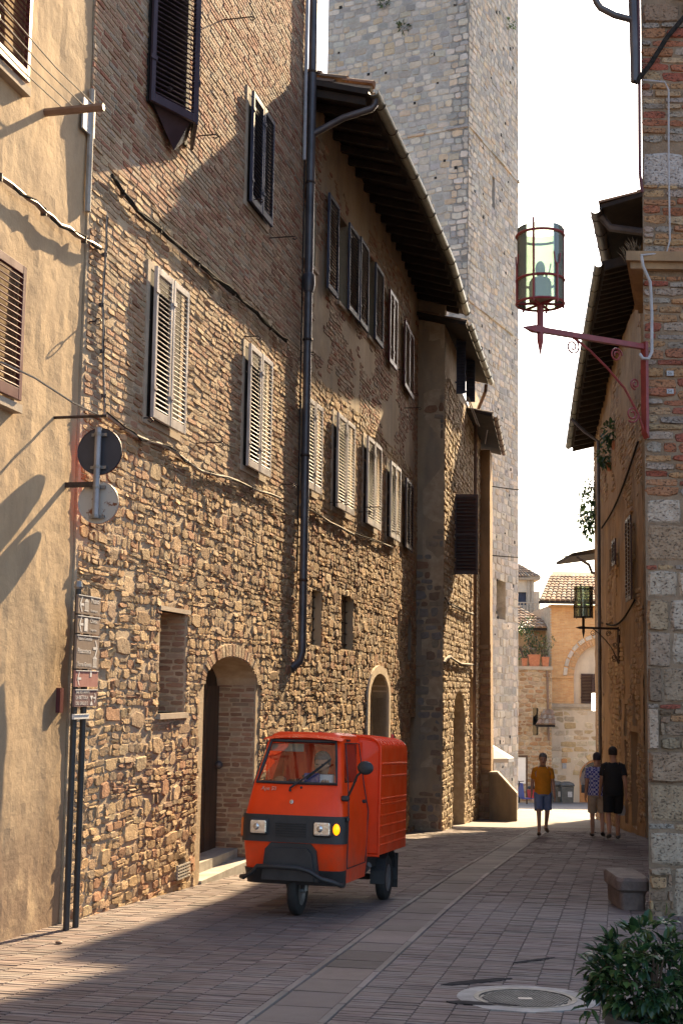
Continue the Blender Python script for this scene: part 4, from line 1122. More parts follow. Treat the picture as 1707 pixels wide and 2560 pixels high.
# wall lantern
def lantern(label, arm0, arm1, base_c, scale, M_arm):
    pass
def spiral(c, ex, ez, r0, r1, turns, a0, n=26):
    return [Vector(c)+ex*(r0+(r1-r0)*k/n)*math.cos(a0+turns*2*math.pi*k/n)+ez*(r0+(r1-r0)*k/n)*math.sin(a0+turns*2*math.pi*k/n) for k in range(n+1)]
M['lamp_glass'] = glass_mat('greenish_lamp_glass', (.84, .91, .78), .03, .05, .22, (.62, .72, .58))
M['bulb'] = pmat('frosted_bulb', (.6, .62, .55), (.66, .68, .6), 4, .2, 20, 0)
def make_lantern(label, wall_p, tip_p, s, mat, plate):
    """bracket from the wall to the tip, lantern drum standing on it"""
    wp, tp_ = Vector(wall_p), Vector(tip_p)
    t = thing('wall_lantern', label, 'lantern', wp, group='wrought iron street lanterns')
    ex = Vector((tp_.x-wp.x, tp_.y-wp.y, 0)); L = ex.length; ex.normalize(); ez = Vector((0, 0, 1)); ey = ez.cross(ex)
    Q = lambda a, z, b=0: wp+ex*a*1.0+ez*z+ey*b
    r = .026*s; a1 = L-.10*s
    mb = MB()
    for sgn in (1,):
        mb.add([tuple(Q(a, z, b)) for a in (0, L-.30*s) for b in (-r, r) for z in (-r, r)], [(0, 1, 3, 2), (4, 6, 7, 5), (0, 4, 5, 1), (2, 3, 7, 6), (0, 2, 6, 4), (1, 5, 7, 3)])
        mb.add([tuple(Q(L-.30*s, z, b)) for b, z in ((-r, -r), (r, -r), (r, r), (-r, r))]+[tuple(Q(L-.14*s, z, b)) for b, z in ((-r*1.3, -r*1.3), (r*1.3, -r*1.3), (r*1.3, r*1.3), (-r*1.3, r*1.3))]+[tuple(Q(L, 0))],
               [(0, 1, 5, 4), (1, 2, 6, 5), (2, 3, 7, 6), (3, 0, 4, 7), (4, 5, 8), (5, 6, 8), (6, 7, 8), (7, 4, 8)])
    mb.build('arm', mat, t)
    mb = MB(); c = L-.22*s
    mb.tube([Q(c, -.26*s), Q(c, -.10*s), Q(c, -.02*s)], [.002, .034*s, .034*s], 8); mb.tube([Q(c, -.02*s), Q(c, .26*s)], .034*s, 8)
    mb.build('stem', mat, t)
    mb = MB(); k = plate
    mb.add([tuple(Q(a, z, b)) for b in (-.04*s, .04*s) for a, z in ((-.005, .05*s), (.03, .05*s), (.03, -k+.06*s), (-.005, -k))], [(0, 1, 2, 3), (7, 6, 5, 4), (0, 4, 5, 1), (1, 5, 6, 2), (2, 6, 7, 3), (3, 7, 4, 0)])
    mb.build('wall_plate', mat, t)
    mb = MB()
    brace = [Q(L*.58, -.03*s), Q(L*.46, -.13*s), Q(L*.32, -.28*s), Q(L*.18, -.46*s), Q(L*.07, -.70*s), Q(.03, -.86*s*min(1, k/.9))]
    mb.tube(brace, .012*s, 6); mb.build('brace', mat, t)
    for c_, r1, a0, tn in (((L*.60, -.115*s), .085*s, math.pi*.5, 1.6), ((L*.245, -.13*s), .075*s, math.pi, -1.6), ((L*.09, -.40*s), .06*s, -math.pi*.5, 1.5), ((L*.115, -.72*s), .085*s, -math.pi*.3, -1.7)):
        mb = MB(); mb.tube(spiral(Q(*c_), ex, ez, r1, r1*.28, tn, a0), .009*s, 6); mb.build('scroll', mat, t)
    cb = Q(c, .26*s); rr, hh = .225*s, .78*s
    Tm = Matrix.Translation(cb)
    for z in (0, .30*hh, .88*hh):
        mb = MB(); mb.tube([cb+Vector((math.cos(q)*rr*1.03, math.sin(q)*rr*1.03, z)) for q in [2*math.pi*i/28 for i in range(28)]], .013*s, 6, closed=True)
        mb.build('hoop', mat, t)
    for i, (q, z1) in enumerate(((-2.0, 1.03), (-.95, .44), (.1, 1.0), (1.15, .46), (2.2, 1.0), (3.25, .46))):
        d = Vector((math.cos(q), math.sin(q), 0)); mb = MB()
        mb.tube([cb+d*rr*1.04+Vector((0, 0, -.03*s)), cb+d*rr*1.04+Vector((0, 0, hh*z1))], .012*s, 6)
        if z1 < .6:
            tg = Vector((-d.y, d.x, 0)); top = cb+d*rr*1.04+Vector((0, 0, hh*z1))
            for sg in (-1, 1): mb.tube([top, top+tg*sg*.03*s+Vector((0, 0, .03*s)), top+tg*sg*.045*s+Vector((0, 0, .12*s))], .007*s, 5)
        mb.build('upright', mat, t)
    mb = MB(); mb.lathe([(rr, 0), (rr, hh*.97), (rr*.97, hh*.97), (rr*.97, 0)], 32, Tm, cap=False); mb.build('glass', M['lamp_glass'], t, smooth=True)
    mb = MB()
    for q in range(3): d = Vector((math.cos(q*1.047), math.sin(q*1.047), 0)); mb.tube([cb-d*rr, cb+d*rr], .014*s, 5)
    mb.build('base_spokes', mat, t)
    mb = MB(); mb.lathe([(.0, .03*s), (.11*s, .03*s), (.11*s, .21*s), (.09*s, .25*s), (.0, .25*s)], 16, Tm, cap=False); mb.build('lamp_holder', M['surround'], t, smooth=True)
    mb = MB(); mb.ellipsoid(cb+Vector((0, 0, .35*s)), (.05*s, .05*s, .085*s)); mb.build('bulb', M['bulb'], t, smooth=True)
    return t
p_w = at(1612, 868, KY-.06)
tipY = None
d = ray(1303, 817); tipk = (p_w[2]-CAMH)/d[2]; p_t = CAM+d*tipk
make_lantern('large red wrought iron lantern on a bracket at the near corner house', tuple(p_w), tuple(p_t), 1.0, M['red_iron'], .95)
t = thing('lamp_conduit', 'pale conduit hooking down to the red lantern bracket', 'conduit', P(1625, 700))
MB().tube([P(1602, 640, -.16), P(1606, 665, -.16), P(1624, 705, -.1), P(1628, 780, -.1), P(1628, 880, -.12), P(1620, 897, -.14), P(1606, 896, -.14), P(1598, 885, -.12)], .017, 8).build('conduit', M['white_pipe'], t, smooth=True)
for y in (935, 980):
    a, z = WK.hit(1672, y); b = thing('wall_tag', 'small grey numbered tag on the bricks, %s of two' % ('upper' if y < 950 else 'lower'), 'tag', WK.pt(a, z, .03))
    MB().wbox(WK, a-.035, a+.035, z-.025, z+.025, .02, .036).build('plate', M['white_pipe'], b)
    text_mb('56' if y < 950 else '54', .04, Matrix.Translation(WK.pt(a-.024, z-.014, .0365)) @ Matrix.Rotation(R(90), 4, 'X')).build('lettering', M['iron'], b)

# ------------------------------------------------------------------ right row beyond the corner
rb = ground(1613, 2094)
RSL, RLN = .112, 12.4
RA = math.degrees(math.atan2(RSL, 1))
WR = Wall(rb[0]+RSL*RLN, rb[1]+RLN, RA+180)           # far end at s=0, s runs towards the camera, n into the street
LRr = RLN/math.cos(R(RA))
Rr = thing('long_right_house', 'long brown house in shade along the right side with overhanging eaves', 'house', (rb[0]+1.5, rb[1]+10, gh(38)))
ZR = 10.35
r_h = []
for xl, yt, xr, yb, dep in ((1580, 1735, 1589, 1815, .2), (1578, 1830, 1593, 2070, .3), (1560, 1760, 1567, 1840, .2), (1561, 1850, 1569, 2060, .25), (1548, 1750, 1553, 1800, .2), (1522, 1370, 1530, 1430, .2)):
    b_, z1 = WR.hit(xl, yt); a_, z0 = WR.hit(xr, yb); s0, s1 = sorted((WR.hit(xl, (yt+yb)/2)[0], WR.hit(xr, (yt+yb)/2)[0]))
    r_h.append(dict(s0=s0, s1=s1, z0=WR.hit((xl+xr)/2, yb)[1], z1=WR.hit((xl+xr)/2, yt)[1], depth=dep))
wall_skin(WR, 0, LRr, -4, ZR+.25, r_h, M['plasterR'], Rr, thick=.4, cell=.3, bulge=.05)
MB().wbox(WR, .02, LRr, -4, ZR+.25, -8, -.45).build('house_core', M['mortar'], Rr)
for i, h in enumerate(r_h): hole_back(WR, h, M['wood'] if i in (1, 3) else M['glass_dark'], Rr, 'door' if i in (1, 3) else 'window_pane')
rp = [(.50, .35, .20), (.46, .31, .18), (.54, .40, .24), (.44, .28, .17), (.48, .34, .2)]
sR = masonry(WR, 0, LRr, -3.5, 10, (.08, .16), (.2, .45), .03, .014, rp, r_h, True, .2, n0=-.08, warp=.04, mask=lambda s, z: noise.noise(Vector((s*.6, z*.45, 1.5)))+.4*noise.noise(Vector((s*2, z*2, 4))) > .08)
emit(sR, Rr, M['rubble'], 'stone', 'masonry', 120, 8)
# shuttered window seen edge-on, plaster pilasters
for xl, xr, yt, yb in ((1576, 1590, 1285, 1498), (1541, 1549, 1345, 1410)):
    s0 = WR.hit(xr, (yt+yb)/2)[0]; s1 = WR.hit(xl, (yt+yb)/2)[0]; s0, s1 = min(s0, s1), max(s0, s1)
    z0, z1 = WR.hit(xr, yb)[1], WR.hit(xr, yt)[1]
    shutter(Rr, WR.mat(s0, z0, .1), (s1-s0)/2-.01, z1-z0, M['sh_brown'], .09, False); shutter(Rr, WR.mat((s0+s1)/2, z0, .1), (s1-s0)/2-.01, z1-z0, M['sh_brown'], .09, False)
def roof_right(parent, P, z, n_in=7.0, rise=2.0, mat='eave_wood'):
    lo = P; li = [(p[0]+n_in, p[1]-.15*n_in) for p in P]
    r = roof_slab(parent, lo, li, z, rise); tiles(r, lo[0], lo[-1], li[0], li[-1], z+.1, z+rise+.1, 40, 10, own=False); return r
def eline(n, y0, y1): return [tuple(WR.o+WR.n*n+WR.s*((WR.o[1]-y)/math.cos(R(RA))))[:2] for y in (y0, (y0+y1)/2, y1)]
e2 = [tuple(at(x, y, Y)) for x, y, Y in ((1504, 663, 28.0), (1480, 795, 31.2), (1451, 960, 35.8), (1426, 1120, 40.6))]
mb = MB(); n_ = len(e2)
top = [(p[0], p[1], p[2]+.09) for p in e2]+[(p[0]+8, p[1]-1.1, p[2]+1.89) for p in e2]; botm = [(p[0], p[1], p[2]) for p in e2]+[(p[0]+8, p[1]-1.1, p[2]+1.8) for p in e2]
mb.add(top+botm, [f for k in range(n_-1) for f in ((k, k+1, n_+k+1, n_+k), (2*n_+k+1, 2*n_+k, 3*n_+k, 3*n_+k+1), (k, 2*n_+k, 2*n_+k+1, k+1))]+[(0, n_, 3*n_, 2*n_), (n_-1, 3*n_-1, 4*n_-1, 2*n_-1)])
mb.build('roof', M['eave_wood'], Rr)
for k in range(34):
    u = k/33*(n_-1); i_ = min(int(u), n_-2); a = np.array(e2[i_])+(np.array(e2[i_+1])-np.array(e2[i_]))*(u-i_)
    mb = MB(); mb.add([(a[0]+dx, a[1]+dy-.1375*dx, a[2]+dz+dx*.225) for dx in (.06, 1.9) for dy in (-.05, .05) for dz in (-.13, .002)], [(0, 1, 3, 2), (4, 6, 7, 5), (0, 4, 5, 1), (2, 3, 7, 6), (0, 2, 6, 4), (1, 5, 7, 3)])
    mb.build('rafter', M['eave_wood'], Rr)
gR = gutter('gutter', 'long pale green gutter along the right-hand eaves under the sky', [(p[0]-.08, p[1], p[2]+.05) for p in e2], None, .095)
e1 = [tuple(at(1497, 520, 26.6)[:2]), tuple(at(1524, 660, 30.2)[:2]), tuple(at(1545, 768, 33.6)[:2])]
zr1 = float(np.mean([at(1497, 520, 26.6)[2], at(1545, 768, 33.6)[2]]))
Rn = thing('right_gabled_house', 'house end with dark eaves and fat gutter just behind the corner house', 'house', (7.2, 28, gh(28)))
MB().add([(x, y, z) for z in (-2, zr1+.2) for x, y in ((e1[0][0]+1.0, 24.0), (14, 24.0), (14, 33), (e1[0][0]+1.9, 33))], [(0, 1, 5, 4), (1, 2, 6, 5), (2, 3, 7, 6), (3, 0, 4, 7), (4, 5, 6, 7)]).build('wall', M['plasterR'], Rn)
MB().add([(x, y, z) for z in (-2, 17.0) for x, y in ((17.0*.25, 17.0), (14, 17.0), (14, 31.0), (31.0*.258, 31.0))], [(0, 1, 5, 4), (1, 2, 6, 5), (2, 3, 7, 6), (3, 0, 4, 7), (4, 5, 6, 7)]).build('unseen_shade_block', M['plasterR'], Rn)  # unseen block added to keep sun off the near left paving
roof_right(Rn, e1, zr1, 8.0, 2.2)
gutter('gutter', 'fat dark gutter end high beside the corner house', [(p[0]-.08, p[1]) for p in e1], zr1+.03, .13, mat='pipe')
p0 = Vector((*e1[0], zr1)); MB().tube([p0+Vector((.1, .3, -.05)), p0+Vector((.3, .3, -.3)), p0+Vector((1.2, .2, -.45)), p0+Vector((1.6, .2, -.5))], .09, 8).build('outlet_pipe', M['pipe'], Rn, smooth=True)
# pipes and cables down the right row
t = thing('downpipe', 'dark downpipe running down the shaded right-hand house', 'downpipe', WR.pt(8, 0, .1))
sp = WR.hit(1505, 1400)[0]
MB().tube([WR.pt(sp, ZR-.6, .9), WR.pt(sp, ZR-1.0, .5), WR.pt(sp, ZR-1.3, .1), WR.pt(sp, 4, .1), WR.pt(sp, -1.6, .1)], .05, 8).build('pipe', M['pipe'], t, smooth=True)
for x0, y0, x1, y1, lab in ((1600, 1105, 1508, 1320, 'dark cable looping along the upper right-hand wall'), (1592, 1500, 1520, 1560, 'thin cable across the right-hand wall near the small lantern')):
    a0, zz0 = WR.hit(x0, y0); a1, zz1 = WR.hit(x1, y1)
    t = thing('wall_cable', lab, 'cable', WR.pt(a0, zz0, .05)); MB().tube([WR.pt(a0+(a1-a0)*k/10, zz0+(zz1-zz0)*k/10-.25*math.sin(math.pi*k/10), .06) for k in range(11)], .025, 6).build('strand', M['cable_dark'], t)
a0, zz0 = WR.hit(1548, 1572); pw = WR.pt(a0, zz0, .02)
dd = ray(1437, 1571); pt_ = CAM+dd/dd[1]*(pw[1]-.35); pt_[2] = zz0
make_lantern('smaller dark iron lantern farther down on the right-hand wall', pw, tuple(pt_), 1.05, M['iron'], .9)
for x, y, lab, big in ((1470, 1270, 'green ivy spilling from the far end of the right-hand wall', 1), (1528, 1085, 'potted flowers on the right-hand wall under the eaves, upper pot', 0), (1516, 1140, 'potted flowers on the right-hand wall under the eaves, lower pot', 0)):
    Yp = 40.2 if big else 34.0 if y < 1100 else 35.2
    p = at(x, y, Yp); t = thing('hanging_plant', lab, 'plant', tuple(p), group='plants on the right-hand wall')
    mb = MB(); clump(mb, p, (.35, .4, 1.0) if big else (.28, .35, .35), 420 if big else 110, .16, .09, droop=.6); mb.build('foliage', M['leaf'], t)
    if big: MB().tube([p+np.array([.3, 0, 1.0]), p+np.array([.1, 0, 0]), p+np.array([.05, 0, -.8])], .02, 5).build('stem', M['wood'], t)
    else: MB().lathe([(.09, -.42), (.13, -.2), (.14, -.2)], 12, Matrix.Translation(Vector(p)+Vector((.1, 0, 0)))).build('flower_pot', M['terracotta'] if 'terracotta' in M else M['pipe_brown'], t, smooth=True)
# far roof corner of the right row with its spout
p = at(1485, 1405, 41); mb = MB()
mb.add([tuple(p+np.array(v)) for v in ((-.72, 0, .28), (1.5, 0, .75), (1.5, 3, .75), (-.72, 3, .28), (-.72, 0, .18), (1.5, 0, .5), (1.5, 3, .5), (-.72, 3, .18))], [(0, 1, 2, 3), (7, 6, 5, 4), (0, 4, 5, 1), (3, 2, 6, 7), (0, 3, 7, 4), (1, 5, 6, 2)])
mb.build('far_eave', M['eave_wood'], Rr)
MB().tube([tuple(p+np.array(v)) for v in ((-.6, -.1, .15), (-.2, -.1, -.1), (-.1, -.1, -.35), (.1, -.1, -.4))], .05, 8).build('spout', M['pipe'], Rr, smooth=True)
# cables across the street
for k, (x0, y0, Y0, x1, y1, Y1) in enumerate(((1212, 1213, 40, 1440, 1221, 40.5), (1212, 1387, 40, 1482, 1383, 41))):
    p, q = at(x0, y0, Y0), at(x1, y1, Y1)
    t = thing('street_cable', '%s thin wire spanning the street in front of the tower' % ('upper', 'lower')[k], 'cable', tuple(p))
    MB().tube([tuple(p+(q-p)*i/16-np.array([0, 0, .12*math.sin(math.pi*i/16)])) for i in range(17)], .016, 5).build('wire', M['cable_dark'], t)

# ------------------------------------------------------------------ far end of the street
M['far_brick'] = None
def brick_mat(name, c1, c2, mortar, bw=.27, rh=.07, ang=0):
    m, nt, b = base(name, .9, 0, .2)
    mp = nd(nt, 'ShaderNodeMapping'); nt.links.new(nd(nt, 'ShaderNodeNewGeometry').outputs['Position'], mp.inputs['Vector'])
    mp.inputs['Rotation'].default_value = (R(-90), 0, R(ang))
    br = nd(nt, 'ShaderNodeTexBrick'); br.inputs['Scale'].default_value = 1; br.inputs['Brick Width'].default_value = bw; br.inputs['Row Height'].default_value = rh
    br.inputs['Mortar Size'].default_value = .008; br.inputs['Bias'].default_value = -.1
    br.inputs['Color1'].default_value = (*c1, 1); br.inputs['Color2'].default_value = (*c2, 1); br.inputs['Mortar'].default_value = (*mortar, 1)
    nt.links.new(mp.outputs[0], br.inputs['Vector'])
    c = mixc(nt, ramp(nt, noise_n(nt, 3, 6, .7), [(.4, 0.0), (.7, .4)]), br.outputs[0], (c1[0]*.6, c1[1]*.5, c1[2]*.45))
    nt.links.new(c, b.inputs['Base Color']); bump(nt, b, br.outputs['Fac'], -.5, .01)
    return m
M['far_brick'] = brick_mat('ochre_far_brick', (.62, .32, .13), (.72, .44, .20), (.60, .44, .28))  # brick made paler: the wall's bounced glow put into the colour
YB = 64.0
WF = Wall(at(1378, 1800, YB)[0], YB, 90.0)
BBh = thing('arched_brick_house', 'ochre brick house at the end of street with blind arch and pale stone base', 'house', (WF.o[0]+2, YB, gh(YB)))
def fx(x, y=1800): return WF.hit(x, y)[0]
def fz(y, x=1430): return WF.hit(x, y)[1]
ztop, zcor = fz(1512), fz(1762)
arc = dict(s0=fx(1434), s1=fx(1434)+2*(fx(1500)-fx(1434)), z0=zcor+.05, z1=fz(1612, 1495), arch=fz(1690), depth=.25)
fdoor = dict(s0=fx(1447, 1950), s1=fx(1447, 1950)+2.1, z0=gh(YB)-.3, z1=fz(1896), arch=fz(1938), depth=.3)
wall_skin(WF, 0, 8, zcor, ztop, [arc], M['far_brick'], BBh, name='upper_wall', thick=.4)
wall_skin(WF, -.02, 8, -5, zcor, [fdoor], M['plaster_pale'], BBh, name='lower_wall', thick=.4, n=.03)
MB().wbox(WF, .01, 8, -5, ztop, -8, -.45).build('house_core', M['mortar'], BBh)
hole_back(WF, arc, M['plaster_pale'], BBh, 'arch_infill')
ap = [(.60, .36, .18), (.66, .43, .24), (.55, .32, .17)]
ring = arch_ring(WF, arc, .32, ap, .03, 34)
emit(ring, BBh, M['brick'], 'arch_brick', 'arch_bricks', 40, 4)
outer = dict(arc); outer['s0'] -= .34; outer['s1'] += .34; outer['z1'] += .34
emit(arch_ring(WF, outer, .2, [(.72, .62, .5), (.68, .58, .47)], .06, 14), BBh, M['ashlar'], 'arch_stone', 'arch_stones', 40, 4)
mb = MB(); mb.wbox(WF, -.1, 8.1, zcor-.12, zcor+.06, -.1, .14); mb.wbox(WF, -.06, 8.1, zcor-.2, zcor-.121, -.1, .09)
mb.build('cornice', M['surround'], BBh)
MB().wbox(WF, -.06, arc['s0']-.02, arc['arch']-.12, arc['arch']+.02, -.05, .07).build('string_course', M['far_brick'], BBh)
ash = [(.66, .54, .37), (.72, .60, .43), (.60, .46, .28), (.75, .65, .49), (.66, .48, .26), (.56, .46, .33)]
sF = masonry(WF, -.01, 3.2, -4.3, zcor-.2, (.24, .36), (.35, .8), .05, .02, ash, [grown(fdoor, .3)], True, .12, n0=.02)
emit(sF, BBh, M['rubble'], 'stone_block', 'stonework', 150, 6)
emit(arch_ring(WF, fdoor, .32, ash, .06, 13, .02), BBh, M['ashlar'], 'arch_stone', 'arch_stones', 40, 4)
# shuttered window inside the blind arch
s0, z1 = WF.hit(1451, 1684, -.2); _, z0 = WF.hit(1451, 1762, -.2); z0 = max(z0, zcor+.08)
for k in (0, 1): shutter(BBh, WF.mat(s0+k*.62, z0, -.2), .6, z1-z0, M['sh_brown'], .07, False)
# glazed door with orange wood frame
M['orange_wood'] = pmat('orange_varnished_wood', (.42, .17, .05), (.52, .23, .07), 6, .4, 40, .1, .003)
hole_back(WF, fdoor, M['glass_dark'], BBh, 'door_glass', off=.02)
c0, hw = (fdoor['s0']+fdoor['s1'])/2, (fdoor['s1']-fdoor['s0'])/2; hh = fdoor['z1']-fdoor['arch']
pin = [(c0-hw+.12, fdoor['z0'])]+[(c0-(hw-.12)*math.cos(math.pi*k/14), fdoor['arch']+(hh-.12)*math.sin(math.pi*k/14)) for k in range(15)]+[(c0+hw-.12, fdoor['z0'])]
pou = [(c0-hw, fdoor['z0'])]+[(c0-hw*math.cos(math.pi*k/14), fdoor['arch']+hh*math.sin(math.pi*k/14)) for k in range(15)]+[(c0+hw, fdoor['z0'])]
m_ = len(pin); mb = MB()
mb.add([WF.pt(p, q, -.16) for p, q in pin]+[WF.pt(p, q, -.16) for p, q in pou]+[WF.pt(p, q, -.27) for p, q in pin], [f for k in range(m_-1) for f in ((k, k+1, m_+k+1, m_+k), (k, 2*m_+k, 2*m_+k+1, k+1))])
zg = gh(YB); mb.wbox(WF, c0-hw+.121, c0+hw-.121, zg-.1, zg+.42, -.26, -.165); mb.wbox(WF, c0-.04, c0+.04, zg+.42, fdoor['z1']-.1, -.26, -.166)
mb.build('door_frame', M['orange_wood'], BBh)
# tiled roof
lo = [WF.pt(-.75, 0, .75), WF.pt(4, 0, .75), WF.pt(9, 0, .75)]; li = [WF.pt(.9, 0, -5), WF.pt(4, 0, -5), WF.pt(9, 0, -5)]
rF = roof_slab(BBh, lo, li, ztop-.02, 2.0, .14)
tiles(rF, WF.pt(-.72, 0, .78), WF.pt(4.2, 0, .78), WF.pt(.6, 0, -4), WF.pt(4.2, 0, -4), ztop+.12, ztop+1.8, 19, 10, r=.13)
mb = MB(); mb.wbox(WF, -.14, 8, ztop-.16, ztop-.03, -.1, .14); mb.build('eave_course', M['far_brick'], BBh)
# lit wall lamp box, notice, bins
M['lit_sign'] = None
m, nt, b = base('lit_sign', .5); b.inputs['Base Color'].default_value = (.8, .78, .7, 1); b.inputs['Emission Color'].default_value = (1, .95, .8, 1); b.inputs['Emission Strength'].default_value = 2.0; M['lit_sign'] = m
p = at(1487, 1755, 41.2); t = thing('lit_wall_sign', 'small lit white sign on the far end of right-hand wall', 'sign', tuple(p))
MB().bev(-.11, .11, -.04, .04, -.28, .28, .02, Matrix.Translation(p)).build('panel', M['lit_sign'], t)
MB().bev(-.13, .5, -.02, .02, .28, .33, .01, Matrix.Translation(p)).build('bracket', M['iron'], t)
a, z = WF.hit(1409, 1908); t = thing('wall_notice', 'small orange and white notice on the pale stone wall', 'notice', WF.pt(a, z, .05))
MB().wbox(WF, a-.13, a+.13, z+.02, z+.22, .04, .09).build('orange_panel', M['orange_wood'], t)
MB().wbox(WF, a-.10, a+.10, z-.26, z+.0, .04, .08).build('white_panel', M['white_pipe'], t)
M['bin'] = pmat('grey_bin', (.05, .052, .05), (.085, .085, .08), 5, .5, 30, .1, .003)
for k, (x, lab) in enumerate(((1392, 'left-hand grey litter bin beside the arched shop door'), (1416, 'right-hand grey litter bin next to the arched shop door'))):
    Yk = 61.5-.4*k; p = at(x, 2008, Yk); p[2] = gh(Yk)
    t = thing('litter_bin', lab, 'bin', tuple(p), group='grey litter bins')
    mb = MB(); rg = []
    for z, w, d_ in ((.04, .26, .24), (.78, .29, .27)): rg.append([(p[0]+sx*w, p[1]+sy*d_, p[2]+z) for sx, sy in ((-1, -1), (1, -1), (1, 1), (-1, 1))])
    mb.loft(rg); mb.build('body', M['bin'], t)
    mb = MB(); rg = []
    for z, w, d_ in ((.80, .31, .29), (.86, .32, .30), (.95, .26, .24), (1.0, .12, .1)): rg.append([(p[0]+sx*w, p[1]+sy*d_, p[2]+z) for sx, sy in ((-1, -1), (1, -1), (1, 1), (-1, 1))])
    mb.loft(rg); mb.build('lid', M['bin'], t)
    MB().box(p[0]-.2, p[0]+.2, p[1]-.262, p[1]-.258, p[2]+.62, p[2]+.74).build('slot', M['dark'], t)
    MB().box(p[0]+.0, p[0]+.2, p[1]-.268, p[1]-.262, p[2]+.3, p[2]+.55).build('sticker', M['white_pipe'], t)
# terrace wall with plants, and the house behind it
YL = 62.0
WL = Wall(at(1240, 1800, YL)[0], YL, 90.0); sr = WL.hit(1379, 1800)[0]
TL = thing('terrace_wall', 'tall ochre rubble wall with a planted terrace on top', 'wall', (WL.o[0]+1, YL, gh(YL)))
zt = WL.hit(1340, 1669)[1]
slit = H(WL, 1331, 1770, 1345, 1838, .3)
wall_skin(WL, 0, sr, -5, zt, [slit], M['mortar'], TL, thick=.5)
MB().wbox(WL, 0, sr, -5, zt-.02, -6, -.52).build('wall_core', M['mortar'], TL)
hole_back(WL, slit, M['glass_dark'], TL, 'window_pane')
op = [(.52, .34, .19), (.46, .27, .14), (.58, .42, .26), (.42, .25, .14), (.5, .36, .24)]
emit(masonry(WL, 0, sr, -4.6, zt-.1, (.14, .26), (.2, .5), .05, .03, op, [slit], True, .28, warp=.06), TL, M['rubble'], 'stone', 'masonry', 150, 8)
MB().wbox(WL, 0, sr+.03, zt-.1, zt+.06, -.5, .08).build('coping', M['surround'], TL)
# little tiled canopy on the wall
p0, p1 = WL.hit(1335, 1812), WL.hit(1378, 1812)
CN = thing('tiled_canopy', 'little tiled canopy jutting from the wall beside the slit window', 'canopy', WL.pt(p0[0], p0[1], 0))
a0, a1, zc = p0[0], sr, p0[1]
mb = MB(); mb.add([WL.pt(a0-.1, zc, .9), WL.pt(a1, zc, .9), WL.pt(a1, zc+.62, 0), WL.pt(a0+.4, zc+.62, 0), WL.pt(a0-.1, zc-.07, .9), WL.pt(a1, zc-.07, .9), WL.pt(a1, zc+.5, 0), WL.pt(a0+.4, zc+.5, 0)], [(0, 1, 2, 3), (7, 6, 5, 4), (0, 4, 5, 1), (0, 3, 7, 4)])
mb.build('roof_board', M['eave_wood'], CN)
tiles(CN, WL.pt(a0-.05, 0, .95), WL.pt(a1, 0, .95), WL.pt(a0+.45, 0, .05), WL.pt(a1, 0, .05), zc+.02, zc+.66, 5, 3, r=.12)
TH = thing('tiled_house', 'low house with a broad tiled roof behind the planted terrace', 'house', (WL.o[0]+1, 66, gh(66)))
WH = Wall(at(1240, 1800, 66)[0], 66.0, 90.0); sh = WH.hit(1376, 1600)[0]; zh = WH.hit(1330, 1576)[1]
MB().wbox(WH, 0, sh, -4, zh, -6, 0).build('wall', M['plasterR'], TH)
lo = [WH.pt(-.5, 0, .6), WH.pt(sh+.2, 0, .6)]; li = [WH.pt(-2.5, 0, -4.5), WH.pt(sh-1.6, 0, -4.5)]
rH = roof_slab(TH, lo, li, zh-.02, 1.65, .1)
tiles(rH, lo[0], lo[1], li[0], li[1], zh+.08, zh+1.75, 14, 10, r=.13)
tp_ = thing('downpipe', 'rusty brown downpipe at the corner of the terrace wall', 'downpipe', WL.pt(sr-.15, 0, .1))
MB().tube([WH.pt(sh-.1, zh, .5), WH.pt(sh-.35, zh-.4, .3), WH.pt(sh-.4, zh-1.0, .1), WL.pt(sr-.25, zt-.2, .1), WL.pt(sr-.18, -.8, .1)], .05, 8).build('pipe', M['pipe_brown'], tp_, smooth=True)
for k, (x, w, h, lab) in enumerate(((1310, .26, .32, 'small terracotta planter at the left end of the terrace'), (1334, .55, .5, 'big square terracotta planter in the middle of the terrace'), (1362, .35, .4, 'terracotta planter at the right end of the terrace'))):
    p = at(x, 1668, YL+.25); p[2] = zt+.06
    t = thing('terracotta_planter', lab, 'planter', tuple(p), group='terrace planters')
    mb = MB(); mb.loft([[(p[0]+sx*w*q, p[1]+sy*w*q*.6, p[2]+z) for sx, sy in ((-1, -1), (1, -1), (1, 1), (-1, 1))] for z, q in ((0, .42), (h, .5), (h, .54), (h+.07, .54))]); mb.build('pot', M['terracotta'], t)
    t2 = thing('potted_shrub', ('small green shrub at the left of the terrace', 'tall dark green shrub growing above the terracotta planter', 'wispy pale shrub at the right of the terrace')[k], 'shrub', (p[0], p[1], p[2]+h))
    mb = MB()
    pal = LP if k < 2 else [(.16, .17, .07), (.2, .2, .09), (.12, .14, .05)]
    for q in range((3, 9, 5)[k]):
        clump(mb, (p[0]+rnd.uniform(-.3, .3)*(2 if k == 1 else 1), p[1]+.4, p[2]+h+rnd.uniform(.2, (.5, 2.0, .8)[k])), (.34, .34, .34), 45, .14, .07, pal)
    mb.build('crown', M['leaf'], t2)
    mb = MB()
    for q in range(4): mb.tube([(p[0]+rnd.uniform(-.05, .05), p[1], p[2]+h*.9), (p[0]+rnd.uniform(-.3, .3), p[1]+.3, p[2]+h+rnd.uniform(.4, .9))], .02, 5)
    mb.build('trunk', M['wood'], t2)
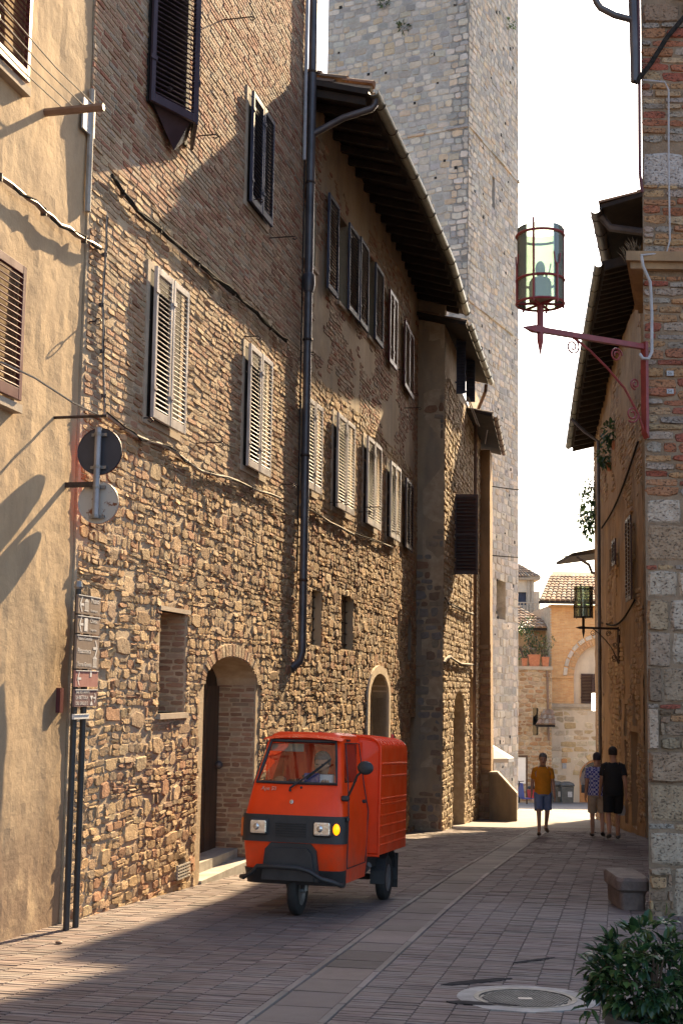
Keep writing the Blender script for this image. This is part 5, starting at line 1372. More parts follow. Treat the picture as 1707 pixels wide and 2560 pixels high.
# distant belvedere
YV = 108.0
WV = Wall(at(1225, 1500, YV)[0], YV, 90.0); sv = WV.hit(1333, 1500)[0]; sv2 = WV.hit(1349, 1500)[0]
V = thing('distant_belvedere', 'distant pale belvedere with balustrade and tiled roof above the rooftops', 'building', (WV.o[0]+1, YV, gh(YV)))
zv = WV.hit(1320, 1447)[1]; zbal = WV.hit(1320, 1532)[1]
vwin = H(WV, 1286, 1480, 1315, 1512, .3)
wall_skin(WV, 0, sv, -8, zv, [vwin], M['plaster_pale'], V, thick=.5)
MB().wbox(WV, 0, sv, -8, zv, -5, -.52).build('core', M['mortar'], V)
hole_back(WV, vwin, M['sh_shade_navy'], V, 'window')
MB().wbox(WV, sv, sv2, -8, WV.hit(1340, 1478)[1], -5, -.1).build('side_wing', M['plaster_pale'], V)
for x in (1320, 1330): a = WV.hit(x, 1470)[0]; MB().wbox(WV, a-.12, a+.12, zbal, zv, .0, .12).build('pilaster', M['surround'], V)
mb = MB(); mb.wbox(WV, -.3, sv+.5, zv-.1, zv+.06, -5, .5); mb.build('cornice', M['surround'], V)
mb = MB(); pk = WV.pt(sv*.5, zv+1.75, -2); q = [WV.pt(-.4, zv+.06, .6), WV.pt(sv+.6, zv+.06, .6), WV.pt(sv+.6, zv+.06, -5), WV.pt(-.4, zv+.06, -5)]
rg = [q, [tuple(np.array(a)*.25+np.array(pk)*.75) for a in q]]
mb.loft(rg); rV = mb.build('roof', M['mortar_grey'], V)
tiles(rV, q[0], q[1], rg[1][0], rg[1][1], zv+.12, rg[1][0][2]+.05, 16, 7, r=.14, own=False)
MB().lathe([(.12, 0), (.12, .5), (.2, .55), (.05, .9)], 8, Matrix.Translation(Vector(pk))).build('finial', M['surround'], V)
mb = MB(); mb.wbox(WV, -.2, sv+.35, zbal-.15, zbal, .0, .9); mb.wbox(WV, -.2, sv+.35, zbal+.75, zbal+.85, .75, .9); mb.build('balcony', M['surround'], V)
for k in range(14):
    a = .1+k*(sv+.1)/13; MB().lathe([(.05, 0), (.09, .25), (.04, .5), (.06, .75)], 8, Matrix.Translation(WV.pt(a, zbal, .82))).build('baluster', M['surround'], V)

# ------------------------------------------------------------------ steps parapet, parasol, scooter, board by the tower
p0, p1 = at(1226, 2040, 38.6), at(1291, 2046, 37.4)
PW = thing('stair_parapet', 'sloping plastered stair parapet at the foot of the tower', 'parapet', (p0[0], p0[1], gh(38)))
def pp(x, y, u): 
    P_ = p0+(p1-p0)*u; d_ = ray(x, y); return CAM+d_*(P_[1]/d_[1])
a, b, c = pp(1222, 1936, 0), pp(1242, 1936, .3), pp(1291, 1990, 1)
bot = -3.2
mb = MB(); off = np.array([.06, .28, 0])
fr = [(a[0], a[1], bot), (c[0], c[1], bot), tuple(c), tuple(b), tuple(a)]
bk = [tuple(np.array(v)+off) for v in fr]
mb.add(fr+bk, [(0, 1, 2, 3, 4), (9, 8, 7, 6, 5)]+[(k, k+5, (k+1) % 5+5, (k+1) % 5) for k in range(5)]); mb.build('wall', M['plasterC'], PW)
mb = MB()
for u, v in ((a, b), (b, c)):
    mb.add([tuple(np.array(w_)+np.array(o2)) for w_ in (u, v) for o2 in ((0, -.06, 0), (.08, .34, 0), (.08, .34, .08), (0, -.06, .08))], [(0, 1, 2, 3), (7, 6, 5, 4), (0, 4, 5, 1), (1, 5, 6, 2), (2, 6, 7, 3), (3, 7, 4, 0)])
mb.build('coping', M['surround'], PW)
pc = at(1214, 1893, 40.5)
PS = thing('parasol', 'white market parasol peeking out beside the tower', 'parasol', (pc[0], pc[1], gh(40.5)))
M['canvas'] = pmat('white_canvas', (.72, .72, .70), (.8, .8, .78), 4, .85, 60, .2, .003)
zt_, ap_ = pc[2], at(1214, 1852, 40.5)[2]; R_ = at(1284, 1888, 40.5)[0]-pc[0]
mb = MB(); n = 8
rim = [(pc[0]+R_*math.cos(2*math.pi*k/n), pc[1]+R_*math.sin(2*math.pi*k/n), zt_) for k in range(n)]
val = [(x, y, z-.12) for x, y, z in rim]
mb.add(rim+val+[(pc[0], pc[1], ap_)], [(k, (k+1) % n, 2*n) for k in range(n)]+[(k+n, (k+1) % n+n, (k+1) % n, k) for k in range(n)]); mb.build('canopy', M['canvas'], PS)
MB().tube([(pc[0], pc[1], gh(40.5)), (pc[0], pc[1], ap_-.02)], .03, 8).build('pole', M['wood'], PS)
for k in range(n): MB().tube([(pc[0], pc[1], ap_-.05), tuple(np.array(rim[k])+np.array([0, 0, -.02]))], .012, 5).build('rib', M['wood'], PS)
p = at(1303, 1950, 58); p[2] = gh(58)
t = thing('menu_board', 'pale framed notice board standing by the far wall', 'board', tuple(p))
MB().box(p[0]-.25, p[0]+.18, p[1], p[1]+.03, p[2]+.9, p[2]+2.05).build('panel', M['canvas'], t)
mb = MB()
for x in (-.29, .2): mb.box(p[0]+x, p[0]+x+.07, p[1]-.02, p[1]+.05, p[2], p[2]+2.15)
mb.box(p[0]-.22, p[0]+.2, p[1]-.019, p[1]+.049, p[2]+2.06, p[2]+2.14); mb.build('frame', M['wood'], t)
p = at(1318, 1968, 56); p[2] = gh(56)
SC = thing('scooter', 'parked red and blue motor scooter half hidden behind the walker', 'scooter', tuple(p), R(-70))
M['scooter_red'] = pmat('scooter_red', (.45, .02, .02), (.5, .03, .03), 4, .3, 20, 0)
M['scooter_blue'] = pmat('scooter_blue', (.04, .06, .25), (.05, .08, .3), 4, .3, 20, 0)
M['rubber'] = pmat('rubber', (.012, .012, .012), (.025, .024, .023), 12, .75, 60, .3, .003)
for y in (-.6, .6):
    mb = MB(); mb.lathe([(.14, -.05), (.22, -.05), (.235, 0), (.22, .05), (.14, .05)], 18, Matrix.Translation((0, y, .235)) @ Matrix.Rotation(R(90), 4, 'Y')); mb.build('wheel', M['rubber'], SC, local=True, smooth=True)
mb = MB(); mb.loft([[(-.16, .1, .3), (.16, .1, .3), (.16, .75, .35), (-.16, .75, .35)], [(-.17, .05, .65), (.17, .05, .65), (.15, .85, .68), (-.15, .85, .68)]]); mb.build('body', M['scooter_red'], SC, local=True)
mb = MB(); mb.bev(-.14, .14, .05, .8, .68, .8, .04); mb.build('seat', M['rubber'], SC, local=True)
mb = MB(); mb.loft([[(-.2, -.32, .3), (.2, -.32, .3), (.2, -.25, .3), (-.2, -.25, .3)], [(-.2, -.38, .95), (.2, -.38, .95), (.2, -.33, .95), (-.2, -.33, .95)]]); mb.box(-.16, .16, -.3, .2, .27, .31); mb.build('leg_shield', M['scooter_blue'], SC, local=True)
mb = MB(); mb.tube([(-.32, -.35, 1.05), (-.1, -.4, 1.02), (.1, -.4, 1.02), (.32, -.35, 1.05)], .018, 6); mb.tube([(0, -.4, 1.0), (0, -.58, .25)], .03, 8); mb.build('handlebar', M['rubber'], SC, local=True)
mb = MB(); mb.ellipsoid((0, .55, 1.02), (.16, .18, .15)); mb.build('top_box', M['scooter_red'], SC, local=True, smooth=True)

# ------------------------------------------------------------------ three-wheeled delivery van
def paint(name, c, rough=.28):
    m, nt, b = base(name, rough, 0, .3)
    f = noise_n(nt, 5, 5, .6, True); nt.links.new(ramp(nt, f, [(.3, tuple(x*.86 for x in c)), (.7, c)]), b.inputs['Base Color'])
    gz = nd(nt, 'ShaderNodeSeparateXYZ'); nt.links.new(nd(nt, 'ShaderNodeTexCoord').outputs['Object'], gz.inputs[0])
    gr = nd(nt, 'ShaderNodeMapRange'); gr.inputs[1].default_value = .95; gr.inputs[2].default_value = .35; gr.inputs[4].default_value = .45; nt.links.new(gz.outputs[2], gr.inputs[0])
    gm = nd(nt, 'ShaderNodeMath', operation='MULTIPLY'); nt.links.new(gr.outputs[0], gm.inputs[0]); nt.links.new(ramp(nt, noise_n(nt, 7, 6, .7, True), [(.35, 0.0), (.7, 1.0)]), gm.inputs[1])
    c0_ = b.inputs['Base Color'].links[0].from_socket; nt.links.new(mixc(nt, gm.outputs[0], c0_, (.20, .10, .06)), b.inputs['Base Color'])
    nt.links.new(ramp(nt, noise_n(nt, 3, 5, .6, True), [(.35, rough-.05), (.7, rough+.14)]), b.inputs['Roughness'])
    b.inputs['Coat Weight'].default_value = .1; b.inputs['Coat Roughness'].default_value = .12
    return m
M['ape'] = paint('orange_red_paint', (.92, .058, .003), .36)
M['ape_dark'] = pmat('black_plastic', (.018, .018, .019), (.03, .03, .031), 8, .55, 60, .2, .003, obj=True)
M['chrome'] = pmat('dull_chrome', (.45, .45, .46), (.6, .6, .6), 6, .25, 20, 0, metal=.9, obj=True)
M['steel'] = pmat('dull_steel', (.16, .16, .16), (.28, .27, .26), 6, .45, 40, .2, .003, metal=.6, obj=True)
M['windscreen'] = glass_mat('windscreen_glass', (.90, .94, .95), .06, .02)
M['lens'] = pmat('headlight_lens', (.62, .55, .44), (.95, .90, .80), 14, .16, 30, .5, .006, obj=True, metal=.55, spec=.9)
m, nt, b = base('amber_lens_lit', .2); b.inputs['Base Color'].default_value = (.9, .35, .02, 1); b.inputs['Emission Color'].default_value = (1, .22, .0, 1); b.inputs['Emission Strength'].default_value = .8; M['amber_on'] = m
M['amber'] = pmat('amber_lens', (.5, .09, .02), (.55, .12, .02), 10, .2, 30, 0)
M['cabin'] = pmat('cabin_trim', (.10, .035, .02), (.16, .06, .03), 5, .7, 40, .2, .003, obj=True)
gw = ground(742, 2288)
AP = thing('delivery_van', 'orange-red three-wheeled delivery van driving towards the viewer', 'van', (gw[0], gw[1], gh(gw[1])), -R(14.5))
# local axes: x to the picture's right, y backwards, z up; origin under the front wheel (0.27 behind the nose)
OY = -.27
SL = math.atan(.047)
AP.rotation_euler = (-SL, 0, -R(14.5))
def ring_cab(z, hw, uf, ub, rc=.10):
    """front centre split so the windscreen columns can be left open"""
    pts = [(-hw, ub), (-hw, uf+.62), (-hw, uf+rc+.06)]
    for k in range(5):
        q = math.pi+math.pi/2*k/4; pts.append((-hw+rc+rc*math.cos(q), uf+rc+rc*math.sin(q)))
    pts += [(-hw*.35, uf-.012), (hw*.35, uf-.012)]
    for k in range(5):
        q = 1.5*math.pi+math.pi/2*k/4; pts.append((hw-rc+rc*math.cos(q), uf+rc+rc*math.sin(q)))
    pts += [(hw, uf+rc+.06), (hw, uf+.62), (hw, ub)]
    return [(x, y+OY, z) for x, y in pts]
lv = [(.30, .50, .10), (.42, .515, .05), (.60, .53, .015), (.70, .535, .0), (.90, .53, .01), (1.05, .505, .06), (1.16, .482, .115), (1.20, .474, .135), (1.56, .405, .335), (1.60, .395, .375)]
rings = [ring_cab(z, hw, uf, 1.08, .11 if z < 1.1 else .07) for z, hw, uf in lv]
nring = len(rings[0])
def skip(i, k):
    if i == 7 and 7 <= k <= 9: return True                    # windscreen
    if i == 7 and (k in (1,) or k in (15,)): return True       # side windows
    return False
mb = MB(); mb.loft(rings, closed=True, cap=False, skip=skip)
top = [[(x*.97, y+.03 if y < .3 else y, 1.63) for x, y, z in rings[-1]], [(x*.8, (y-.45)*.8+.45, 1.655) for x, y, z in rings[-1]]]
mb.loft([rings[-1]]+top, closed=True, cap=False); mb.add(top[-1], [tuple(range(nring))])
mb.build('cab', M['ape'], AP, local=True, smooth=True)
def front_pt(u, v, off=.0):
    """point on the windscreen: u -1..1 across, v 0..1 up"""
    z = 1.20+.36*v; hw = (.474-.069*v)-.065; y = .135+.2*v-.012*(1-abs(u))-off
    return (u*hw, y+OY, z)
M_ = [front_pt(u, v, .004) for v in (0, 1) for u in (-1, -.35, .35, 1)]
mb = MB(); mb.add(M_, [(0, 1, 5, 4), (1, 2, 6, 5), (2, 3, 7, 6)]); mb.build('windscreen', M['windscreen'], AP, local=True)
mb = MB(); fr = [front_pt(u, v, .012) for u, v in ((-1.04, -.03), (-.35, -.03), (.35, -.03), (1.04, -.03), (1.04, .5), (1.04, 1.03), (.35, 1.03), (-.35, 1.03), (-1.04, 1.03), (-1.04, .5))]
mb.tube(fr, .016, 6, closed=True); mb.build('windscreen_seal', M['ape_dark'], AP, local=True, smooth=True)
mb = MB(); mb.box(-.43, .43, .30+OY, .50+OY, 1.575, 1.60)
rg = []
for k in range(9):
    x = -.43+.86*k/8; rg.append([(x, .28+OY, 1.575+.028*(1-(x/.43)**2)), (x, .36+OY, 1.60+.035*(1-(x/.43)**2)), (x, .40+OY, 1.59)])
mb2 = MB(); mb2.loft(rg, closed=True); mb2.build('roof_peak', M['ape'], AP, local=True, smooth=True)
# front panels
def band(z0, z1, off, x0=-1, x1=1, n=10, grow=.0):
    out = MB(); rg = []
    for z in (z0, z1):
        hw = float(np.interp(z, [l[0] for l in lv], [l[1] for l in lv])); uf = float(np.interp(z, [l[0] for l in lv], [l[2] for l in lv]))
        r_ = ring_cab(z, hw+grow, uf-off, 1.08, .11)[2:-2]
        rg.append(r_)
    rin = [[(x*.96, y+.03, z) for x, y, z in q] for q in rg]
    out.loft([rin[0], rg[0], rg[1], rin[1]], closed=False, cap=False); return out
band(.665, .905, .022, grow=.018).build('front_band', M['ape_dark'], AP, local=True, smooth=True)
band(.29, .425, .016, grow=.014).build('sill_band', M['ape_dark'], AP, local=True, smooth=True)
for k in range(6): MB().box(-.16, .16, -.036+OY, -.02+OY, .715+k*.022, .725+k*.022).build('grille_bar', M['rubber'], AP, local=True)
mb = MB(); pr = [(-.30, .33), (.30, .33), (.27, .60), (.21, .66), (-.21, .66), (-.27, .60)]
mb.prism(pr, -.02+OY, .12+OY); mb.prism([(x*.86, .36+(z-.36)*.86) for x, z in pr], -.045+OY, -.019+OY); mb.build('wheel_fairing', M['ape_dark'], AP, local=True)
for x, on in ((-.335, 0), (.335, 0)):
    h_ = MB(); h_.bev(x-.098, x+.098, -.052+OY, -.02+OY, .725, .868, .014); hl = h_.build('headlight', M['ape_dark'], AP, local=True)
    h_ = MB(); h_.bev(x-.083, x+.083, -.064+OY, -.05+OY, .74, .853, .012); h_.build('lens', M['lens'], hl, local=True, smooth=False)
    h_ = MB(); h_.ellipsoid((x-.02, -.066+OY, .797), (.03, .008, .03)); h_.build('reflector', M['chrome'], hl, local=True, smooth=True)
MB().ellipsoid((.474, -.025+OY+.012, .795), (.036, .02, .05)).build('indicator', M['amber_on'], AP, local=True, smooth=True)
MB().bev(-.555, -.515, .03+OY, .10+OY, .70, .87, .012).build('indicator', M['amber'], AP, local=True)
MB().bev(.55, .575, .06+OY, .12+OY, .86, .905, .01).build('side_marker', M['ape_dark'], AP, local=True)
for x in (0,):
    MB().lathe([(.0, .0), (.021, .0), (.021, .006), (.0, .008)], 16, Matrix.Translation((-.02, .058+OY-.02, 1.02)) @ Matrix.Rotation(R(90-25), 4, 'X'), cap=False).build('emblem', M['chrome'], AP, local=True)
Tm = Matrix.Translation((-.36, .066+OY, 1.118)) @ Matrix.Rotation(R(90-27), 4, 'X') @ Matrix.Shear('XY', 4, (.25, 0))
text_mb('Ape 50', .055, Tm, .002).build('badge', M['chrome'], AP, local=True)
# bumper bar
bp = [(-.52, .10+OY, .34), (-.52, .0+OY, .345), (-.46, -.09+OY, .35), (-.36, -.12+OY, .40), (-.31, -.13+OY, .455), (-.12, -.14+OY, .46), (.12, -.14+OY, .455), (.24, -.13+OY, .43), (.36, -.12+OY, .37), (.47, -.09+OY, .345), (.53, .0+OY, .31), (.53, .10+OY, .305)]
MB().tube(bp, .021, 10).build('bumper_bar', M['ape_dark'], AP, local=True, smooth=True)
# wipers, mirror
wb, wt = Vector((-.05, .10+OY, 1.135)), Vector((.325, .20+OY, 1.405))
mb = MB(); mb.tube([wb+Vector((0, -.03, -.02)), wb+Vector((0, -.035, .01)), wb.lerp(wt, .5)+Vector((0, -.03, 0)), wt+Vector((0, -.02, 0))], [.014, .012, .007, .005], 6); mb.tube([wb.lerp(wt, .38)+Vector((.01, -.018, -.01)), wt+Vector((.02, -.012, .01))], .009, 6); mb.build('wiper', M['ape_dark'], AP, local=True)
MB().ellipsoid((.06, .095+OY, 1.15), (.012, .012, .012)).build('washer_jet', M['ape_dark'], AP, local=True)
mb = MB(); mb.bev(.48, .56, .10+OY, .16+OY, 1.04, 1.09, .012); mb.tube([(.54, .13+OY, 1.07), (.60, .10+OY, 1.17), (.66, .05+OY, 1.275), (.70, .05+OY, 1.31)], .012, 8); ml = mb.build('mirror_arm', M['ape_dark'], AP, local=True, smooth=True)
mb = MB(); mb.ellipsoid((.745, .04+OY, 1.345), (.085, .032, .062)); mb.build('mirror_head', M['ape_dark'], ml, local=True, smooth=True)
# door lines, handle, vent
for sg in (-1, 1):
    lp = [(sg*.537, .20+OY, .44), (sg*.54, .20+OY, .92), (sg*.512, .26+OY, 1.17), (sg*.43, .42+OY, 1.56), (sg*.43, .97+OY, 1.56), (sg*.49, 1.0+OY, 1.17), (sg*.54, 1.02+OY, .92), (sg*.525, 1.0+OY, .44)]
    MB().tube(lp, .006, 5, closed=True).build('door_seam', M['ape_dark'], AP, local=True)
    MB().bev(sg*.52-.02, sg*.52+.02, .86+OY, .96+OY, 1.0, 1.03, .008).build('door_handle', M['ape_dark'], AP, local=True)
    P_ = [(sg*(.476-.069*v), u+OY, 1.20+.36*v) for v, u in ((0.02, .26), (.02, .74), (.98, .96), (.98, .46))]
    P_ = [(sg*.474, .24+OY, 1.20), (sg*.474, .755+OY, 1.20), (sg*.405, .955+OY, 1.56), (sg*.405, .47+OY, 1.56)]
    mb = MB(); mb.add(P_, [(0, 1, 2, 3)]); mb.build('side_window', M['windscreen'], AP, local=True)
MB().box(.415, .425, .5+OY, .62+OY, 1.575, 1.595).build('roof_vent', M['ape_dark'], AP, local=True)
# interior
mb = MB(); mb.box(-.45, .45, .2+OY, .42+OY, 1.08, 1.17); mb.build('dashboard', M['ape_dark'], AP, local=True)
mb = MB(); mb.box(-.44, .44, 1.03+OY, 1.06+OY, .4, 1.58); mb.build('cab_bulkhead', M['ape'], AP, local=True)
mb = MB(); mb.bev(-.4, .4, .62+OY, 1.0+OY, .62, .76, .03); mb.bev(-.38, .38, .93+OY, 1.02+OY, .76, 1.2, .03); mb.build('bench_seat', M['cabin'], AP, local=True)
mb = MB(); mb.tube([(-.02, .40+OY, 1.24), (.0, .42+OY, 1.26), (.32, .42+OY, 1.26), (.34, .40+OY, 1.24)], .014, 6); mb.tube([(.16, .42+OY, 1.26), (.16, .36+OY, .8)], .02, 6); mb.build('handlebar', M['ape_dark'], AP, local=True)
# cargo box
def box_ring(u, w=.645, z0=.50, z1=1.62, rc=.17, e=0.0):
    pts = [(-w+e, z0+e), (w-e, z0+e)]
    for k in range(6): q = math.pi/2*k/5; pts.append((w-e-rc+rc*math.cos(q), z1-e-rc*.62+rc*.62*math.sin(q)))
    pts += [(w*.35, z1-e+.022), (-w*.35, z1-e+.022)]
    for k in range(6): q = math.pi/2+math.pi/2*k/5; pts.append((-w+e+rc+rc*math.cos(q), z1-e-rc*.62+rc*.62*math.sin(q)))
    return [(x, u+OY, z) for x, z in pts]
U0, U1 = 1.09, 2.48
mb = MB(); mb.loft([box_ring(U0, e=.02), box_ring(U0+.02), box_ring(U1-.02), box_ring(U1, e=.02)]); bx_ = mb.build('cargo_box', M['ape'], AP, local=True, smooth=True)
for sg in (-1, 1):
    for z in (.58, .66, .76, .86, .97, 1.02, 1.24, 1.36):
        MB().bev(sg*.648-.008, sg*.648+.008, U0+.06+OY, U1-.06+OY, z, z+.022, .006).build('side_rib', M['ape'], bx_, local=True)
for k in range(9):
    u = U0+.12+k*.145; pts = [(x, u+OY, z+.004) for x, y, z in box_ring(u)[3:-1]]
    MB().tube(pts, .011, 6).build('roof_rib', M['ape'], bx_, local=True, smooth=True)
for x, u in ((-.2, U0+.5), (.5, U1-.2)): MB().lathe([(.02, 0), (.02, .04), (.0, .045)], 8, Matrix.Translation((x, u+OY, 1.63)), cap=False).build('roof_marker', M['scooter_red'], AP, local=True)
mb = MB()
pts = [(x, U0-.012+OY, z) for x, y, z in box_ring(U0, e=-.004)]; mb.tube(pts, .014, 6, closed=True); mb.build('box_rim', M['ape'], bx_, local=True, smooth=True)
MB().box(-.5, .5, .35+OY, 2.4+OY, .36, .50).build('chassis', M['ape_dark'], AP, local=True)
MB().box(-.40, .40, .30+OY, 1.06+OY, .28, .40).build('floor_pan', M['ape_dark'], AP, local=True)
mb = MB(); mb.ellipsoid((.50, 1.17+OY, .68), (.09, .08, .13)); mb.build('fuel_tank', M['steel'], AP, local=True, smooth=True)
mb = MB(); mb.tube([(.2, 1.5+OY, .3), (.45, 1.25+OY, .33), (.52, 1.2+OY, .4)], .03, 8); mb.build('exhaust', M['steel'], AP, local=True)
def wheel(x, y, w, r=.225):
    root = MB(); Mx = Matrix.Translation((x, y, r)) @ Matrix.Rotation(R(90), 4, 'Y')
    root.lathe([(r*.60, -w*.5), (r*.86, -w*.52), (r*.97, -w*.38), (r, -w*.15), (r, w*.15), (r*.97, w*.38), (r*.86, w*.52), (r*.60, w*.5)], 30, Mx, cap=False)
    o = root.build('wheel', M['rubber'], AP, local=True, smooth=True)
    mb = MB(); mb.lathe([(.0, -w*.30), (r*.25, -w*.36), (r*.45, -w*.22), (r*.62, -w*.46), (r*.62, w*.46), (r*.45, w*.22), (r*.25, w*.36), (.0, w*.30)], 20, Mx, cap=False); mb.build('rim', M['steel'], o, local=True, smooth=True)
    for k in range(34):
        q = 2*math.pi*k/34; mb = None
    return o
wheel(0, 0, .105)
for sg in (-1, 1):
    wheel(sg*.53, 1.59, .11)
    mb = MB(); rg = []
    for k in range(9):
        q = math.pi*(-.05+1.1*k/8); c = (math.cos(q)*.29, .225+math.sin(q)*.29)
        rg.append([(sg*.44, 1.59+c[0], c[1]), (sg*.61, 1.59+c[0], c[1]), (sg*.61, 1.59+c[0]*1.05, c[1]*1.03), (sg*.44, 1.59+c[0]*1.05, c[1]*1.03)])
    mb.loft(rg); mb.build('mudguard', M['ape_dark'], AP, local=True)
    MB().box(sg*.53-.09, sg*.53+.09, 1.90, 1.915, .10, .45).build('mud_flap', M['rubber'], AP, local=True)
mb = MB(); mb.tube([(.085, .0, .22), (.09, .02, .5), (.04, .04, .62)], .028, 8); mb.tube([(0, -.02, .22), (.09, -.0, .22)], .02, 8); mb.build('front_fork', M['steel'], AP, local=True, smooth=True)
MB().tube([(-.5, 1.59, .225), (.5, 1.59, .225)], .03, 8).build('rear_axle', M['ape_dark'], AP, local=True)
MB().bev(.05, .36, .22+OY, .30+OY, 1.17, 1.27, .012).build('dash_papers', M['canvas'], AP, local=True)
MB().bev(.05, .22, .20+OY, .219+OY, 1.17, 1.28, .008).build('blue_folder', M['scooter_blue'], AP, local=True)
MB().ellipsoid((-.22, .26+OY, 1.20), (.07, .05, .045)).build('dash_toy', M['terracotta'], AP, local=True, smooth=True)
MB().bev(-.40, -.02, .40+OY, .41+OY, 1.47, 1.545, .006).build('sun_visor', M['surround'], AP, local=True)
AP.scale = (.93, 1.0, 1.05)

# ------------------------------------------------------------------ people
def skin_mesh(V, Edges, Rad, root=0, sub=1):
    me = bpy.data.meshes.new('body'); me.from_pydata([tuple(v) for v in V], Edges, []); o = bpy.data.objects.new('body_tmp', me); col.objects.link(o)
    md = o.modifiers.new('skin', 'SKIN'); md.use_smooth_shade = True
    for i, r in enumerate(Rad):
        sv_ = me.skin_vertices[0].data[i]; sv_.radius = r if isinstance(r, tuple) else (r, r); sv_.use_root = (i == root)
    ss_ = o.modifiers.new('sub', 'SUBSURF'); ss_.levels = sub; ss_.render_levels = sub
    dg = bpy.context.evaluated_depsgraph_get(); out = bpy.data.meshes.new_from_object(o.evaluated_get(dg))
    bpy.data.objects.remove(o); return out
M['skin'] = pmat('skin', (.42, .22, .14), (.52, .29, .19), 6, .5, 60, .15, .002, obj=True)
M['hair_grey'] = pmat('grey_hair', (.10, .09, .085), (.2, .19, .18), 40, .8, 120, .6, .004, obj=True)
M['hair_dark'] = pmat('dark_hair', (.015, .011, .009), (.035, .026, .02), 40, .8, 120, .6, .004, obj=True)
def cloth(name, c, k=.8, rough=.85): return pmat(name, tuple(x*k for x in c), c, 9, rough, 30, .5, .006, obj=True)
def check_mat():
    m, nt, b = base('blue_white_check', .85, 0, .2)
    tc_ = nd(nt, 'ShaderNodeTexCoord'); ck = nd(nt, 'ShaderNodeTexChecker'); ck.inputs['Scale'].default_value = 22
    nt.links.new(tc_.outputs['Object'], ck.inputs['Vector']); ck.inputs['Color1'].default_value = (.05, .06, .26, 1); ck.inputs['Color2'].default_value = (.42, .42, .55, 1)
    nt.links.new(ck.outputs[0], b.inputs['Base Color']); bump(nt, b, noise_n(nt, 25, 3, .6, True), .4, .006); return m
def ell(c, rx, ry, n=14, ax=None):
    return [(c[0]+rx*math.cos(2*math.pi*k/n), c[1]+ry*math.sin(2*math.pi*k/n), c[2]) for k in range(n)]
def person(label, loc, rz, H_, pose, shirt, shorts, shoe, hair, cap=None, short_len=.5, seated=False, loose=1.0, cat='person'):
    """local: faces -y, x to its left hand in the picture when it faces the camera"""
    S = H_/1.75
    t = thing('person', label, cat, loc, rz)
    J = {k: Vector(v)*S for k, v in pose.items()}
    names = ['pelvis', 'belly', 'chest', 'neckb', 'neck', 'head1', 'head2', 'top', 'nose', 'earL', 'earR', 'chin']
    V = [J[n] for n in names[:8]]; rad = [(.145*S, .105*S), (.14*S, .105*S), (.155*S, .11*S), (.07*S, .06*S), (.054*S, .056*S), (.066*S, .08*S), (.076*S, .094*S), (.05*S, .06*S)]
    E = [(i, i+1) for i in range(7)]
    def add(p, r, par): V.append(Vector(p)); rad.append(r); E.append((par, len(V)-1)); return len(V)-1
    f = J['face']/S
    add(J['head1']+f*.105*S+Vector((0, 0, .02*S)), .012*S, 5); add(J['head1']+f*.07*S+Vector((0, 0, -.055*S)), .03*S, 5)
    side = Vector((f.y, -f.x, 0))
    for sg in (-1, 1): add(J['head1']+side*sg*.082*S+Vector((0, 0, .03*S)), .014*S, 5)
    for sd_ in ('L', 'R'):
        a = add(J['sh'+sd_], .062*S, 2); b = add(J['el'+sd_], .043*S, a); w = add(J['wr'+sd_], .028*S, b)
        d = (J['wr'+sd_]-J['el'+sd_]).normalized(); pl = add(J['wr'+sd_]+d*.055*S, (.036*S, .02*S), w)
        x = Vector((0, -1, 0)) if abs(d.y) < .7 else Vector((1, 0, 0)); x = (x-d*x.dot(d)).normalized(); yv = d.cross(x)
        for k, (o_, l) in enumerate(((-.03, .075), (-.01, .085), (.01, .08), (.028, .065))):
            q = add(J['wr'+sd_]+d*.085*S+x*o_*S, .0095*S, pl); q2 = add(J['wr'+sd_]+d*(.085+l*.5)*S+x*o_*1.15*S+yv*.008*S, .0085*S, q); add(J['wr'+sd_]+d*(.085+l*.9)*S+x*o_*1.1*S+yv*.028*S, .007*S, q2)
        q = add(J['wr'+sd_]+d*.05*S+x*.045*S, .011*S, pl); add(J['wr'+sd_]+d*.085*S+x*.062*S+yv*.012*S, .009*S, q)
        h = add(J['hip'+sd_], .082*S, 0); k_ = add(J['kn'+sd_], .056*S, h); an = add(J['an'+sd_], .036*S, k_)
        mid = J['kn'+sd_].lerp(J['an'+sd_], .35)
        add(J['to'+sd_], .032*S, an)
    me = skin_mesh(V, E, rad); me.materials.append(M['skin'])
    o = bpy.data.objects.new('body', me); col.objects.link(o); o.parent = t
    # shirt with sleeves
    L = loose
    def tor(z): 
        ks = ['pelvis', 'belly', 'chest', 'neckb']; zz = [J[k].z for k in ks]
        return Vector((np.interp(z, zz, [J[k].x for k in ks]), np.interp(z, zz, [J[k].y for k in ks]), z))
    z0, z1 = J['pelvis'].z-.06*S, J['neckb'].z+.02*S
    rg = []
    for u, rx, ry in ((0, .182, .142), (.12, .180, .142), (.35, .172, .138), (.6, .180, .135), (.78, .178, .126), (.90, .150, .108), (.97, .098, .085), (1.0, .072, .075)):
        z = z0+(z1-z0)*u; c = tor(z); rg.append([(x, y, zz+.006*S*math.sin(5*k_+u*9)) for k_, (x, y, zz) in enumerate(ell((c.x, c.y, z), rx*S*L, ry*S*L, 18))])
    mb = MB(); mb.loft(rg, cap=False)
    for sd_ in ('L', 'R'):
        a, b = J['sh'+sd_], J['el'+sd_]; e_ = a.lerp(b, .66); inn = a.lerp(J['neckb'], .45)
        mb.tube([inn, a, a.lerp(b, .4), e_], [.066*S, .068*S*L, .062*S*L, .064*S*L], 12, cap=False)
    mb.build('shirt', shirt, t, local=True, smooth=True)
    mb = MB(); c = J['pelvis']
    mb.loft([ell((c.x, c.y, c.z-.10*S), .168*S, .128*S, 16), ell((c.x, c.y, c.z+.03*S), .166*S, .126*S, 16)], cap=False)
